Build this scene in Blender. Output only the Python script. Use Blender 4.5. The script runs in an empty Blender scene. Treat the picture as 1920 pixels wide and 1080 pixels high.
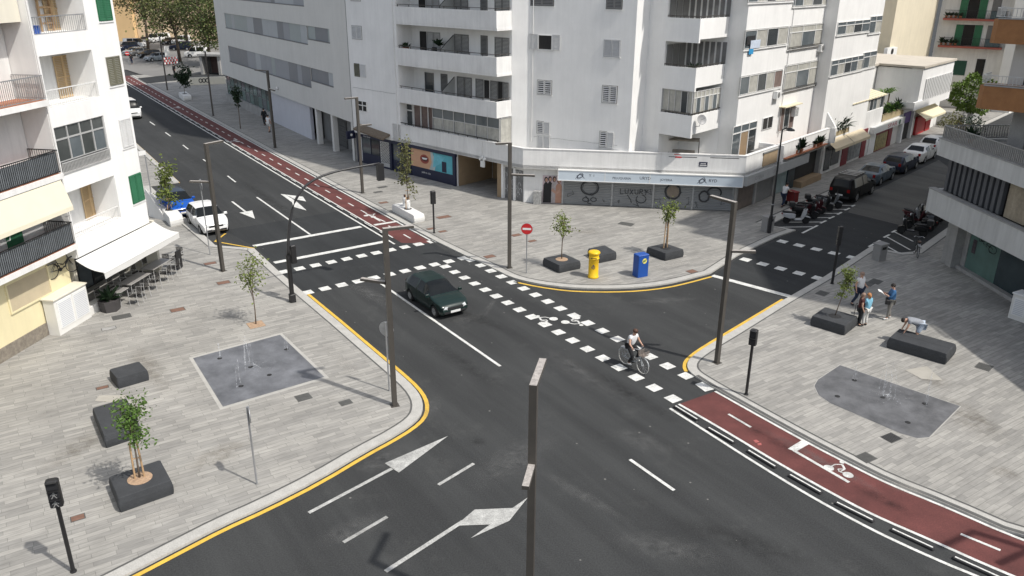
import bpy, math, random
from math import sin, cos, radians, pi
from mathutils import Vector, Matrix
random.seed(7)
scene = bpy.context.scene
COL = scene.collection

# ------------------------------------------------------------------ camera, sky, sun, exposure
CAM_F, CAM_PITCH, CAM_ROLL, CAM_H = 1498.63, 0.374536, 0.00619495, 15.02
_sp, _cp, _sr, _cr = sin(CAM_PITCH), cos(CAM_PITCH), sin(CAM_ROLL), cos(CAM_ROLL)
_r0, _u0, FW = Vector((1, 0, 0)), Vector((0, _sp, _cp)), Vector((0, _cp, -_sp))
RT = _cr * _r0 + _sr * _u0
UP = -_sr * _r0 + _cr * _u0
cam_data = bpy.data.cameras.new("camera")
cam = bpy.data.objects.new("camera", cam_data)
COL.objects.link(cam)
cam_data.sensor_width = 36.0
cam_data.lens = CAM_F / 1920 * 36
cam_data.clip_start = 0.1
cam_data.clip_end = 3000
cam.matrix_world = Matrix((
    (RT.x, UP.x, -FW.x, 0), (RT.y, UP.y, -FW.y, 0), (RT.z, UP.z, -FW.z, CAM_H), (0, 0, 0, 1)))
scene.camera = cam
SUN_AZ, SUN_EL = 122.0, 54.0          # compass bearing (from +Y clockwise) and height of the sun
world = bpy.data.worlds.new("World")
scene.world = world
world.use_nodes = True
nt = world.node_tree
bg = nt.nodes["Background"]
sky = nt.nodes.new("ShaderNodeTexSky")
sky.sky_type = 'NISHITA'
sky.sun_disc = False
sky.sun_elevation = radians(SUN_EL)
sky.sun_rotation = radians(SUN_AZ)
sky.dust_density = 2.0
hs = nt.nodes.new("ShaderNodeHueSaturation")          # a hazy, whitish sky
hs.inputs["Saturation"].default_value = 0.5
nt.links.new(sky.outputs[0], hs.inputs["Color"])
nt.links.new(hs.outputs[0], bg.inputs[0])
bg.inputs[1].default_value = 0.15
sl = bpy.data.lights.new("sun", 'SUN')
sl.energy = 3.3
sl.angle = radians(1.1)
sl.color = (1.0, 0.955, 0.89)
so = bpy.data.objects.new("sun", sl)
COL.objects.link(so)
_sd = Vector((sin(radians(SUN_AZ)) * cos(radians(SUN_EL)), cos(radians(SUN_AZ)) * cos(radians(SUN_EL)), sin(radians(SUN_EL))))
so.rotation_euler = _sd.to_track_quat('Z', 'Y').to_euler()
so.location = (0, 0, 80)
scene.view_settings.view_transform = 'Standard'
scene.view_settings.look = 'None'
scene.view_settings.exposure = 0.23
scene.view_settings.gamma = 1.0
scene.render.engine = 'CYCLES'
scene.cycles.max_bounces = 6
scene.cycles.diffuse_bounces = 3
scene.cycles.glossy_bounces = 3
scene.cycles.transparent_max_bounces = 8
scene.cycles.caustics_reflective = False
scene.cycles.caustics_refractive = False

PZ = 0.08                             # top of the pavements above the road


def G(px, py, z=0.0):
    """the point of the place at height z that the photograph shows at this pixel"""
    d = FW + RT * ((px - 960) / CAM_F) + UP * ((540 - py) / CAM_F)
    t = (z - CAM_H) / d.z
    return Vector((d.x * t, d.y * t, z))


def GP(pts, z=0.0):
    return [G(x, y, z).to_2d() for x, y in pts]


# ------------------------------------------------------------------ materials
MATS = {}


def lin(c):
    return tuple(((x / 12.92) if x <= 0.04045 else ((x + 0.055) / 1.055) ** 2.4) for x in c)


def M(name, col, rough=0.7, var=0.12, scale=2.0, metal=0.0, bump=0.0, detail=5, spec=0.5, streak=0.0, coat=0.0, fine=0.0):
    """plain procedural surface: base colour broken by noise, optional vertical streaks and fine grain"""
    if name in MATS:
        return MATS[name]
    m = bpy.data.materials.new(name)
    m.use_nodes = True
    n, l = m.node_tree.nodes, m.node_tree.links
    b = n["Principled BSDF"]
    b.inputs["Roughness"].default_value = rough
    b.inputs["Metallic"].default_value = metal
    b.inputs["Specular IOR Level"].default_value = spec
    b.inputs["Coat Weight"].default_value = coat
    b.inputs["Coat Roughness"].default_value = 0.08
    b.inputs["Base Color"].default_value = (*col, 1)
    last = None
    tc = n.new("ShaderNodeTexCoord")

    def mul(prev, fac_socket, lo, hi):
        mr = n.new("ShaderNodeMapRange")
        mr.inputs[1].default_value = 0.25
        mr.inputs[2].default_value = 0.75
        mr.inputs[3].default_value = lo
        mr.inputs[4].default_value = hi
        l.new(fac_socket, mr.inputs[0])
        mx = n.new("ShaderNodeMix")
        mx.data_type = 'RGBA'
        mx.blend_type = 'MULTIPLY'
        mx.inputs[0].default_value = 1
        if prev is None:
            mx.inputs[6].default_value = (*col, 1)
        else:
            l.new(prev, mx.inputs[6])
        l.new(mr.outputs[0], mx.inputs[7])
        return mx.outputs[2]
    if var:
        nz = n.new("ShaderNodeTexNoise")
        nz.inputs["Scale"].default_value = scale
        nz.inputs["Detail"].default_value = detail
        nz.inputs["Roughness"].default_value = 0.62
        l.new(tc.outputs["Object"], nz.inputs["Vector"])
        last = mul(last, nz.outputs["Fac"], 1 - var, 1 + var * 0.6)
        if bump:
            bp = n.new("ShaderNodeBump")
            bp.inputs["Strength"].default_value = bump
            bp.inputs["Distance"].default_value = 0.02
            l.new(nz.outputs["Fac"], bp.inputs["Height"])
            l.new(bp.outputs[0], b.inputs["Normal"])
    if streak:
        mp = n.new("ShaderNodeMapping")
        mp.inputs["Scale"].default_value = (2.2, 2.2, 0.22)
        l.new(tc.outputs["Object"], mp.inputs[0])
        nz = n.new("ShaderNodeTexNoise")
        nz.inputs["Scale"].default_value = 1.3
        nz.inputs["Detail"].default_value = 6
        nz.inputs["Roughness"].default_value = 0.7
        l.new(mp.outputs[0], nz.inputs["Vector"])
        last = mul(last, nz.outputs["Fac"], 1 - streak, 1.02)
    if fine:
        nz = n.new("ShaderNodeTexNoise")
        nz.inputs["Scale"].default_value = 24
        nz.inputs["Detail"].default_value = 3
        l.new(tc.outputs["Object"], nz.inputs["Vector"])
        last = mul(last, nz.outputs["Fac"], 1 - fine, 1 + fine)
    if last is not None:
        l.new(last, b.inputs["Base Color"])
    MATS[name] = m
    return m


def asphalt(name, base, patch=0.22):
    m = M(name, base, rough=0.93, var=patch, scale=0.16, detail=8, spec=0.25, fine=0.4)
    n, l = m.node_tree.nodes, m.node_tree.links
    b = n["Principled BSDF"]
    src = b.inputs["Base Color"].links[0].from_socket
    tc = n.new("ShaderNodeTexCoord")
    # drag marks of traffic, stretched along the street, and pale dusty blotches
    m0 = n.new("ShaderNodeMapping")
    m0.inputs["Rotation"].default_value = (0, 0, radians(56))
    l.new(tc.outputs["Object"], m0.inputs[0])
    mp = n.new("ShaderNodeMapping")
    mp.inputs["Scale"].default_value = (0.07, 0.8, 1)
    l.new(m0.outputs[0], mp.inputs[0])
    nz = n.new("ShaderNodeTexNoise")
    nz.inputs["Scale"].default_value = 1.0
    nz.inputs["Detail"].default_value = 7
    nz.inputs["Roughness"].default_value = 0.65
    l.new(mp.outputs[0], nz.inputs["Vector"])
    r1 = n.new("ShaderNodeMapRange")
    r1.inputs[1].default_value, r1.inputs[2].default_value = 0.4, 0.7
    r1.inputs[3].default_value, r1.inputs[4].default_value = 0.0, 0.4
    l.new(nz.outputs["Fac"], r1.inputs[0])
    mx = n.new("ShaderNodeMix")
    mx.data_type = 'RGBA'
    mx.inputs[7].default_value = (base[0] * 2.0, base[1] * 2.0, base[2] * 1.95, 1)
    l.new(r1.outputs[0], mx.inputs[0])
    l.new(src, mx.inputs[6])
    n2 = n.new("ShaderNodeTexNoise")
    n2.inputs["Scale"].default_value = 0.55
    n2.inputs["Detail"].default_value = 9
    n2.inputs["Roughness"].default_value = 0.75
    l.new(tc.outputs["Object"], n2.inputs["Vector"])
    r2 = n.new("ShaderNodeMapRange")
    r2.inputs[1].default_value, r2.inputs[2].default_value = 0.56, 0.8
    r2.inputs[3].default_value, r2.inputs[4].default_value = 0.0, 0.45
    l.new(n2.outputs["Fac"], r2.inputs[0])
    mx2 = n.new("ShaderNodeMix")
    mx2.data_type = 'RGBA'
    mx2.inputs[7].default_value = (base[0] * 2.6, base[1] * 2.5, base[2] * 2.35, 1)
    l.new(r2.outputs[0], mx2.inputs[0])
    l.new(mx.outputs[2], mx2.inputs[6])
    # small pale specks (grit)
    vo = n.new("ShaderNodeTexVoronoi")
    vo.inputs["Scale"].default_value = 1.1
    l.new(tc.outputs["Object"], vo.inputs["Vector"])
    lt = n.new("ShaderNodeMath")
    lt.operation = 'LESS_THAN'
    lt.inputs[1].default_value = 0.04
    l.new(vo.outputs["Distance"], lt.inputs[0])
    mx3 = n.new("ShaderNodeMix")
    mx3.data_type = 'RGBA'
    mx3.inputs[7].default_value = (0.16, 0.155, 0.145, 1)
    l.new(lt.outputs[0], mx3.inputs[0])
    l.new(mx2.outputs[2], mx3.inputs[6])
    l.new(mx3.outputs[2], b.inputs["Base Color"])
    return m


def paving(name, c1, c2, mortar, ang=33.0, bw=0.95, rh=0.2):
    m = bpy.data.materials.new(name)
    m.use_nodes = True
    n, l = m.node_tree.nodes, m.node_tree.links
    b = n["Principled BSDF"]
    b.inputs["Roughness"].default_value = 0.82
    b.inputs["Specular IOR Level"].default_value = 0.3
    tc = n.new("ShaderNodeTexCoord")
    mp = n.new("ShaderNodeMapping")
    mp.inputs["Rotation"].default_value = (0, 0, radians(-ang))
    l.new(tc.outputs["Object"], mp.inputs[0])
    br = n.new("ShaderNodeTexBrick")
    br.offset = 0.37
    br.offset_frequency = 2
    br.squash = 0.7
    br.squash_frequency = 3
    br.inputs["Color1"].default_value = (*c1, 1)
    br.inputs["Color2"].default_value = (*c2, 1)
    br.inputs["Mortar"].default_value = (*mortar, 1)
    br.inputs["Scale"].default_value = 1
    br.inputs["Mortar Size"].default_value = 0.007
    br.inputs["Mortar Smooth"].default_value = 0.3
    br.inputs["Bias"].default_value = -0.05
    br.inputs["Brick Width"].default_value = bw
    br.inputs["Row Height"].default_value = rh
    l.new(mp.outputs[0], br.inputs["Vector"])
    # grain of each stone, along its length
    m2 = n.new("ShaderNodeMapping")
    m2.inputs["Scale"].default_value = (0.8, 7, 1)
    l.new(mp.outputs[0], m2.inputs[0])
    nz = n.new("ShaderNodeTexNoise")
    nz.inputs["Scale"].default_value = 1.6
    nz.inputs["Detail"].default_value = 6
    nz.inputs["Roughness"].default_value = 0.7
    l.new(m2.outputs[0], nz.inputs["Vector"])

    def chain(prev, fac, a, c, lo, hi):
        r = n.new("ShaderNodeMapRange")
        r.inputs[1].default_value, r.inputs[2].default_value = a, c
        r.inputs[3].default_value, r.inputs[4].default_value = lo, hi
        l.new(fac, r.inputs[0])
        x = n.new("ShaderNodeMix")
        x.data_type = 'RGBA'
        x.blend_type = 'MULTIPLY'
        x.inputs[0].default_value = 1
        l.new(prev, x.inputs[6])
        l.new(r.outputs[0], x.inputs[7])
        return x.outputs[2]
    o = chain(br.outputs["Color"], nz.outputs["Fac"], 0.3, 0.72, 0.74, 1.12)
    big = n.new("ShaderNodeTexNoise")
    big.inputs["Scale"].default_value = 0.32
    big.inputs["Detail"].default_value = 8
    big.inputs["Roughness"].default_value = 0.68
    l.new(tc.outputs["Object"], big.inputs["Vector"])
    o = chain(o, big.outputs["Fac"], 0.3, 0.65, 0.8, 1.08)
    st = n.new("ShaderNodeTexNoise")
    st.inputs["Scale"].default_value = 1.1
    st.inputs["Detail"].default_value = 9
    st.inputs["Roughness"].default_value = 0.8
    l.new(tc.outputs["Object"], st.inputs["Vector"])
    o = chain(o, st.outputs["Fac"], 0.6, 0.74, 1.0, 0.8)
    l.new(o, b.inputs["Base Color"])
    MATS[name] = m
    return m


def glassy(name, col, rough=0.08, var=0.25, scale=1.2):
    return M(name, col, rough=rough, var=var, scale=scale, spec=0.7)


ASPH = asphalt("asphalt", (0.0385, 0.0400, 0.0405), 0.2)
ASPH2 = asphalt("asphalt_fresh", (0.029, 0.031, 0.0325), 0.16)
ASPH3 = asphalt("asphalt_old", (0.085, 0.084, 0.080), 0.25)
PAVE = paving("stone_paving", (0.380, 0.368, 0.338), (0.275, 0.268, 0.25), (0.20, 0.194, 0.18))
KERB = M("granite_kerb", (0.43, 0.42, 0.39), 0.8, 0.16, 3, fine=0.14)
GROOVE = M("kerb_groove", (0.10, 0.10, 0.095), 0.9, 0.2, 4)
REDLANE = M("red_cycle_paint", (0.120, 0.037, 0.033), 0.88, 0.4, 0.9, detail=9, fine=0.2)
WHITEP = M("road_paint_white", (0.64, 0.64, 0.61), 0.75, 0.36, 3.0, detail=9, fine=0.2)
WORN = M("road_paint_worn", (0.42, 0.42, 0.40), 0.8, 0.42, 3.0, detail=9, fine=0.25)
YELLOW = M("road_paint_yellow", (0.66, 0.42, 0.06), 0.75, 0.2, 3.0, detail=8, fine=0.1)
WHITE = M("white_render", (0.85, 0.845, 0.825), 0.9, 0.08, 0.5, streak=0.08)
WHITE2 = M("white_render_dirty", (0.82, 0.815, 0.795), 0.9, 0.11, 0.6, streak=0.19)
GREYR = M("pale_grey_render", (0.68, 0.67, 0.635), 0.9, 0.06, 0.35, streak=0.07)
CREAM = M("cream_render", (0.70, 0.63, 0.48), 0.9, 0.08, 0.5, streak=0.1)
YELR = M("pale_yellow_render", (0.74, 0.66, 0.42), 0.9, 0.08, 0.5, streak=0.08)
IVORY = M("ivory_render", (0.72, 0.68, 0.57), 0.9, 0.07, 0.5, streak=0.08)
OCHRE = M("ochre_render", (0.72, 0.50, 0.26), 0.9, 0.08, 0.2)
CONC = M("concrete", (0.36, 0.355, 0.34), 0.9, 0.22, 1.4, fine=0.1, streak=0.15)
STONEB = M("rough_stone", (0.24, 0.21, 0.17), 0.95, 0.4, 7, bump=0.6)
STEEL = M("bronze_lamp_paint", (0.088, 0.080, 0.070), 0.5, 0.15, 2, metal=0.3)
STEELTOP = M("bleached_lamp_top", (0.40, 0.37, 0.34), 0.7, 0.45, 14, detail=8)
BLACKP = M("black_paint", (0.016, 0.016, 0.017), 0.45, 0.2, 3)
BLACKM = M("black_mat", (0.02, 0.02, 0.021), 0.8, 0.3, 6)
RUBBER = M("rubber", (0.022, 0.022, 0.023), 0.85, 0.2, 8)
GALV = M("galvanised_steel", (0.40, 0.41, 0.42), 0.45, 0.2, 4, metal=0.6)
ALU = M("aluminium", (0.58, 0.58, 0.57), 0.4, 0.12, 4, metal=0.4)
WMET = M("white_metal", (0.72, 0.72, 0.70), 0.5, 0.06, 3)
BENCH = M("anthracite_concrete", (0.043, 0.046, 0.050), 0.85, 0.28, 2.2, fine=0.2, detail=8)
GLASS = glassy("dark_glass", (0.045, 0.052, 0.055))
GLASS2 = glassy("grey_glass", (0.11, 0.13, 0.14))
GLASSG = glassy("green_glass", (0.10, 0.17, 0.155))
CURT = M("net_curtain", (0.50, 0.49, 0.44), 0.8, 0.25, 3.5, streak=0.35)
CURTB = M("brown_curtain", (0.22, 0.16, 0.14), 0.8, 0.3, 3, streak=0.3)
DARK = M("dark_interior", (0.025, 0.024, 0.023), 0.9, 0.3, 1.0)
GREYSH = M("grey_shutter", (0.20, 0.20, 0.195), 0.7, 0.12, 2)
WSH = M("white_shutter", (0.64, 0.64, 0.63), 0.6, 0.08, 2)
TANSH = M("tan_wood_shutter", (0.56, 0.40, 0.22), 0.65, 0.15, 3)
OLIVSH = M("olive_shutter", (0.16, 0.155, 0.11), 0.7, 0.15, 3)
GREENSH = M("green_shutter", (0.03, 0.155, 0.075), 0.6, 0.15, 3)
GREYFAB = M("grey_fabric_screen", (0.185, 0.205, 0.22), 0.9, 0.2, 3, streak=0.3)
AWNW = M("white_awning", (0.62, 0.615, 0.59), 0.85, 0.05, 1.0)
AWNB = M("beige_awning", (0.62, 0.53, 0.38), 0.85, 0.08, 1.0, streak=0.06)
AWNC = M("cream_awning", (0.72, 0.65, 0.46), 0.85, 0.06, 1.0)
NAVY = M("navy_panel", (0.012, 0.016, 0.045), 0.5, 0.15, 2)
BROWNW = M("brown_wall", (0.30, 0.215, 0.13), 0.8, 0.15, 1.5)
TERRA = M("terracotta", (0.42, 0.17, 0.09), 0.85, 0.2, 4)
BRICK = M("brown_brick", (0.33, 0.155, 0.062), 0.85, 0.2, 3)
WOODT = M("stake_wood", (0.47, 0.31, 0.17), 0.8, 0.2, 8)
BARK = M("bark", (0.15, 0.115, 0.085), 0.95, 0.35, 9, bump=0.4)
SOIL = M("bark_mulch", (0.40, 0.275, 0.18), 0.95, 0.4, 14, detail=8, bump=0.6)
SKIN = M("skin", (0.52, 0.31, 0.22), 0.55, 0.08, 10)
CHROME = M("chrome", (0.62, 0.62, 0.62), 0.2, 0.1, 5, metal=0.9)
RED = M("signal_red", (0.55, 0.022, 0.025), 0.5, 0.1, 3)
SIGNW = M("sign_white", (0.78, 0.78, 0.76), 0.5, 0.05, 3)


def leafmat(name, c, var=0.45):
    m = M(name, c, rough=0.6, var=var, scale=2.5, detail=4, spec=0.3)
    b = m.node_tree.nodes["Principled BSDF"]
    b.inputs["Transmission Weight"].default_value = 0.0
    b.inputs["Subsurface Weight"].default_value = 0.0
    return m


LEAF = leafmat("fresh_leaves", (0.085, 0.155, 0.030))
LEAFY = leafmat("yellowish_leaves", (0.15, 0.19, 0.045))
LEAFD = leafmat("dark_leaves", (0.020, 0.042, 0.018))
LEAFO = leafmat("olive_leaves", (0.125, 0.13, 0.045))
LEAFB = leafmat("bronze_leaves", (0.19, 0.155, 0.065))
LEAFM = leafmat("mid_green_leaves", (0.075, 0.105, 0.03))
PINK = leafmat("pink_flowers", (0.45, 0.10, 0.13))

# ------------------------------------------------------------------ geometry helpers
ORIG = {}


class Fr:
    """a wall frame: s runs along compass bearing az from the origin, n points out of the wall, z is up"""
    def __init__(self, x, y, az, z=0.0):
        a = radians(az)
        self.o = Vector((x, y, z))
        self.d = Vector((sin(a), cos(a), 0))
        self.n = Vector((cos(a), -sin(a), 0))
        self.az = az

    def __call__(self, s, n, z):
        return self.o + self.d * s + self.n * n + Vector((0, 0, z))

    def sub(self, s, n, z=0, turn=0):
        p = self(s, n, z)
        return Fr(p.x, p.y, self.az + turn, p.z)


class Id:
    def __call__(self, x, y, z):
        return Vector((x, y, z))


W0 = Id()


class MB:
    def __init__(self):
        self.v, self.f, self.m = [], [], []

    def add(self, vs, fs, mi=0):
        k = len(self.v)
        self.v += [Vector(v) for v in vs]
        self.f += [tuple(i + k for i in f) for f in fs]
        self.m += [mi] * len(fs)
        return self

    def quad(self, a, b, c, d, mi=0):
        return self.add([a, b, c, d], [(0, 1, 2, 3)], mi)

    def box(self, F, s0, s1, n0, n1, z0, z1, mi=0):
        vs = [F(s, n, z) for z in (z0, z1) for n in (n0, n1) for s in (s0, s1)]
        return self.add(vs, [(0, 1, 3, 2), (4, 6, 7, 5), (0, 4, 5, 1), (2, 3, 7, 6), (0, 2, 6, 4), (1, 5, 7, 3)], mi)

    def bbox(self, F, s0, s1, n0, n1, z0, z1, b=0.02, mi=0):
        """box with chamfered edges on top and vertical corners"""
        def ring(z, e):
            return [F(s0 + e, n0 + b, z) if False else p for p in (
                F(s0 + b + e, n0 + e, z), F(s1 - b - e, n0 + e, z), F(s1 - e, n0 + b + e, z), F(s1 - e, n1 - b - e, z),
                F(s1 - b - e, n1 - e, z), F(s0 + b + e, n1 - e, z), F(s0 + e, n1 - b - e, z), F(s0 + e, n0 + b + e, z))]
        vs = ring(z0, 0) + ring(z1 - b, 0) + ring(z1, b)
        fs = [tuple(range(7, -1, -1)), tuple(range(16, 24))]
        for r in (0, 8):
            for i in range(8):
                j = (i + 1) % 8
                fs.append((r + i, r + j, r + 8 + j, r + 8 + i))
        return self.add(vs, fs, mi)

    def prism(self, poly, z0, z1, mi=0, F=None, bottom=True):
        n = len(poly)
        P = (lambda p, z: F(p[0], p[1], z)) if F else (lambda p, z: Vector((p[0], p[1], z)))
        vs = [P(p, z0) for p in poly] + [P(p, z1) for p in poly]
        fs = [tuple(range(n, 2 * n))] + ([tuple(range(n - 1, -1, -1))] if bottom else [])
        fs += [(i, (i + 1) % n, n + (i + 1) % n, n + i) for i in range(n)]
        return self.add(vs, fs, mi)

    def flat(self, poly, z, mi=0):
        return self.add([Vector((p[0], p[1], z)) for p in poly], [tuple(range(len(poly)))], mi)

    def onwall(self, F, poly, n, mi=0):
        """flat polygon (s,z) lying on a wall frame"""
        return self.add([F(s, n, z) for s, z in poly], [tuple(range(len(poly)))], mi)

    def strip(self, F, pts, w, n, mi=0):
        """ribbon of width w along points (s,z) on a wall frame"""
        for (a, b), (c, d) in zip(pts, pts[1:]):
            L = math.hypot(c - a, d - b) or 1e-6
            ux, uz = -(d - b) / L * w / 2, (c - a) / L * w / 2
            ex, ez = (c - a) / L * w * .25, (d - b) / L * w * .25
            self.add([F(a - ex + ux, n, b - ez + uz), F(c + ex + ux, n, d + ez + uz), F(c + ex - ux, n, d + ez - uz), F(a - ex - ux, n, b - ez - uz)], [(0, 1, 2, 3)], mi)
            n += 0.0006
        return self

    def tube(self, pts, r, n=6, r2=None, mi=0, cap=True):
        pts = [Vector(p) for p in pts]
        k = len(pts)
        rings = []
        for i, p in enumerate(pts):
            t = (pts[min(i + 1, k - 1)] - pts[max(i - 1, 0)]).normalized()
            a = Vector((0, 0, 1)) if abs(t.z) < 0.9 else Vector((1, 0, 0))
            u = t.cross(a).normalized()
            w = t.cross(u)
            rr = r if r2 is None else r + (r2 - r) * i / max(1, k - 1)
            rings.append([p + u * rr * cos(2 * pi * j / n) + w * rr * sin(2 * pi * j / n) for j in range(n)])
        vs = [v for g in rings for v in g]
        fs = []
        for i in range(k - 1):
            for j in range(n):
                fs.append((i * n + j, i * n + (j + 1) % n, (i + 1) * n + (j + 1) % n, (i + 1) * n + j))
        if cap:
            fs.append(tuple(range(n - 1, -1, -1)))
            fs.append(tuple(range((k - 1) * n, k * n)))
        return self.add(vs, fs, mi)

    def lathe(self, c, prof, n=16, mi=0, axis=None, ax2=None):
        """profile (radius, height) turned about an axis through c"""
        c = Vector(c)
        ax = Vector(axis) if axis else Vector((0, 0, 1))
        u = ax.cross(Vector((0, 0, 1)) if abs(ax.z) < 0.9 else Vector((1, 0, 0))).normalized()
        w = ax.cross(u)
        vs = []
        for r, h in prof:
            vs += [c + ax * h + (u * cos(2 * pi * j / n) + w * sin(2 * pi * j / n)) * r for j in range(n)]
        fs = []
        for i in range(len(prof) - 1):
            for j in range(n):
                fs.append((i * n + j, i * n + (j + 1) % n, (i + 1) * n + (j + 1) % n, (i + 1) * n + j))
        fs.append(tuple(range(n - 1, -1, -1)))
        fs.append(tuple(range((len(prof) - 1) * n, len(prof) * n)))
        return self.add(vs, fs, mi)

    def build(self, name, mats, parent=None, smooth=False):
        o = ORIG.get(parent.name, Vector((0, 0, 0))) if parent else Vector((0, 0, 0))
        me = bpy.data.meshes.new(name)
        me.from_pydata([tuple(v - o) for v in self.v], [], self.f)
        for mt in (mats if isinstance(mats, (list, tuple)) else [mats]):
            me.materials.append(mt)
        if any(self.m):
            for p, i in zip(me.polygons, self.m):
                p.material_index = i
        if smooth:
            for p in me.polygons:
                p.use_smooth = True
        me.update()
        ob = bpy.data.objects.new(name, me)
        COL.objects.link(ob)
        if parent:
            ob.parent = parent
            ORIG[ob.name] = o
        return ob


def fix_normals(ob):
    import bmesh
    bm = bmesh.new()
    bm.from_mesh(ob.data)
    bmesh.ops.recalc_face_normals(bm, faces=bm.faces)
    bm.to_mesh(ob.data)
    bm.free()


def tag(o, label, cat, group=None):
    o["label"] = label
    o["category"] = cat
    if group:
        o["group"] = group
    return o


def thing(name, label, cat, loc=(0, 0, 0), group=None):
    o = bpy.data.objects.new(name, None)
    o.empty_display_size = 0.3
    o.location = loc
    COL.objects.link(o)
    ORIG[o.name] = Vector(loc)
    return tag(o, label, cat, group)


def structure(mb, name, mats):
    o = mb.build(name, mats)
    o["kind"] = "structure"
    return o


def copy_tree(o, parent=None):
    c = o.copy()
    COL.objects.link(c)
    if parent:
        c.parent = parent
    for ch in o.children:
        copy_tree(ch, c)
    return c


def place(o, loc, az=0.0, label=None, group=None):
    """put a thing built at the origin (facing +Y) at loc, turned to compass bearing az"""
    o.location = loc
    o.rotation_euler = (0, 0, -radians(az))
    if label:
        o["label"] = label
    if group:
        o["group"] = group
    return o


def text_mb(F, txt, s, z, h, n=0.004, width=None):
    """lettering as a thin mesh on a wall frame, lower-left corner at (s,z), letter height h"""
    cu = bpy.data.curves.new("lettering", 'FONT')
    cu.body = txt
    cu.size = 1.0
    cu.resolution_u = 2
    ob = bpy.data.objects.new("lettering", cu)
    COL.objects.link(ob)
    dg = bpy.context.evaluated_depsgraph_get()
    me = bpy.data.meshes.new_from_object(ob.evaluated_get(dg))
    xs = [v.co.x for v in me.vertices] or [0, 1]
    kx = h / 0.7
    if width:
        kx = width / (max(xs) - min(xs))
    mb = MB()
    mb.add([F(s + (v.co.x - min(xs)) * kx, n, z + v.co.y * h / 0.7) for v in me.vertices], [tuple(p.vertices) for p in me.polygons])
    bpy.data.objects.remove(ob)
    bpy.data.curves.remove(cu)
    bpy.data.meshes.remove(me)
    return mb
# ------------------------------------------------------------------ ground, pavements, cycle lane, markings
def off(path, d):
    """open 2-D path moved d to its right"""
    out = []
    n = len(path)
    for i, p in enumerate(path):
        a, b = path[max(i - 1, 0)], path[min(i + 1, n - 1)]
        t = (b - a).normalized()
        nr = Vector((t.y, -t.x))
        if 0 < i < n - 1:
            t1 = (p - a).normalized()
            n1 = Vector((t1.y, -t1.x))
            k = max(0.5, nr.dot(n1))
            out.append(p + nr * d / k)
        else:
            out.append(p + nr * d)
    return out


def ribbon(mb, path, w, z, mi=0):
    a, b = off(path, w / 2), off(path, -w / 2)
    for i in range(len(path) - 1):
        mb.quad((*a[i], z), (*a[i + 1], z), (*b[i + 1], z), (*b[i], z), mi)


def smooth_path(pts, k=2):
    for _ in range(k):
        o = [pts[0]]
        for a, b in zip(pts, pts[1:]):
            o += [a * .75 + b * .25, a * .25 + b * .75]
        pts = o + [pts[-1]]
    return pts


def V2(x, y):
    return Vector((x, y))


mb = MB()
mb.flat([(-700, -60), (700, -60), (700, 900), (-700, 900)], 0.0)
structure(mb, "road", ASPH)

DM = V2(sin(radians(-33.6)), cos(radians(-33.6)))      # main street, away from the camera
NM = V2(DM.y, -DM.x)                                    # to its right
DR = V2(sin(radians(42.5)), cos(radians(42.5)))        # side street, away from the camera

yl1 = GP([(276, 288), (336, 343)])
left_edge = [yl1[0] + DM * 90, yl1[0], yl1[1]]
bay = yl1[1] - NM * 2.1
left_edge += [bay, *GP([(404, 462), (477, 468), (523, 511)])]
yl2 = GP([(577, 552), (640, 604), (680, 638), (725, 676), (757, 703), (783, 727), (797, 747), (801, 766), (795, 785), (774, 804), (735, 828),
          (690, 852), (600, 906), (500, 957), (420, 993), (340, 1035), (256, 1079), (60, 1180)])
yl2s = [yl2[0]] + smooth_path(yl2[1:], 1)
left_edge += off(yl2s, 0.14)
left_close = [V2(-30, 4), V2(-80, 20), V2(-120, 160)]

bikeR = [G(815, 455).to_2d(), G(646.7, 358).to_2d(), G(400, 225).to_2d(), G(236.7, 137.8).to_2d()]
bikeL = [G(740, 458).to_2d(), G(441.7, 280).to_2d(), G(251, 165.5).to_2d()]
# straighten both lines along the street
bdir = (bikeR[3] - bikeR[0]).normalized()
R0, R1 = bikeR[0], bikeR[0] + bdir * 98
ldir = (bikeL[2] - bikeL[0]).normalized()
L0, L1 = bikeL[0], bikeL[0] + ldir * 98
cen = [R1, R0] + GP([(870, 482), (905, 497), (945, 518), (968, 527), (1010, 536), (1060, 542), (1100, 544), (1150, 544.5), (1200, 542),
                     (1250, 536), (1290, 527), (1336, 515), (1387, 481), (1460, 446), (1495, 434)])
cen_path = [cen[0], cen[1]] + smooth_path(cen[2:-4], 1) + cen[-4:]
cbay = GP([(1440, 424)])[0]
cen_path = off(cen_path, -0.12) + [cbay, cbay + DR * 70]
cen_close = [V2(70, 150), V2(20, 160), R1 + V2(20, 6)]

rb = GP([(2300, 1105), (1919.6, 1013), (1771, 947), (1665, 905), (1594, 869), (1512.7, 827), (1417, 774), (1341, 731), (1318, 717), (1299, 705),
         (1288, 693), (1289, 680), (1302, 667), (1328, 650), (1372, 624), (1470, 564), (1545, 521), (1634, 463)])
right_path = smooth_path(rb[:-3], 1) + rb[-3:]
rbay = GP([(1650, 468), (1690, 476), (1712, 474)])
right_path += rbay + [rbay[-1] + DR * 75]
right_close = [V2(110, 90), V2(60, 5), V2(24, 8)]


def pavement(name, path, close, side):
    mb = MB()
    mb.prism([*path, *close], -0.02, PZ, bottom=False)
    structure(mb, name + "_kerb", KERB)
    mb = MB()
    mb.add([(*p, PZ + .004) for p in [*off(path, side * 0.42), *close]], [tuple(range(len(path) + len(close)))])
    structure(mb, name, PAVE)
    mb = MB()
    ribbon(mb, off(path, side * 0.42), 0.07, PZ + .008)
    structure(mb, name + "_kerb_groove", GROOVE)


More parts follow.
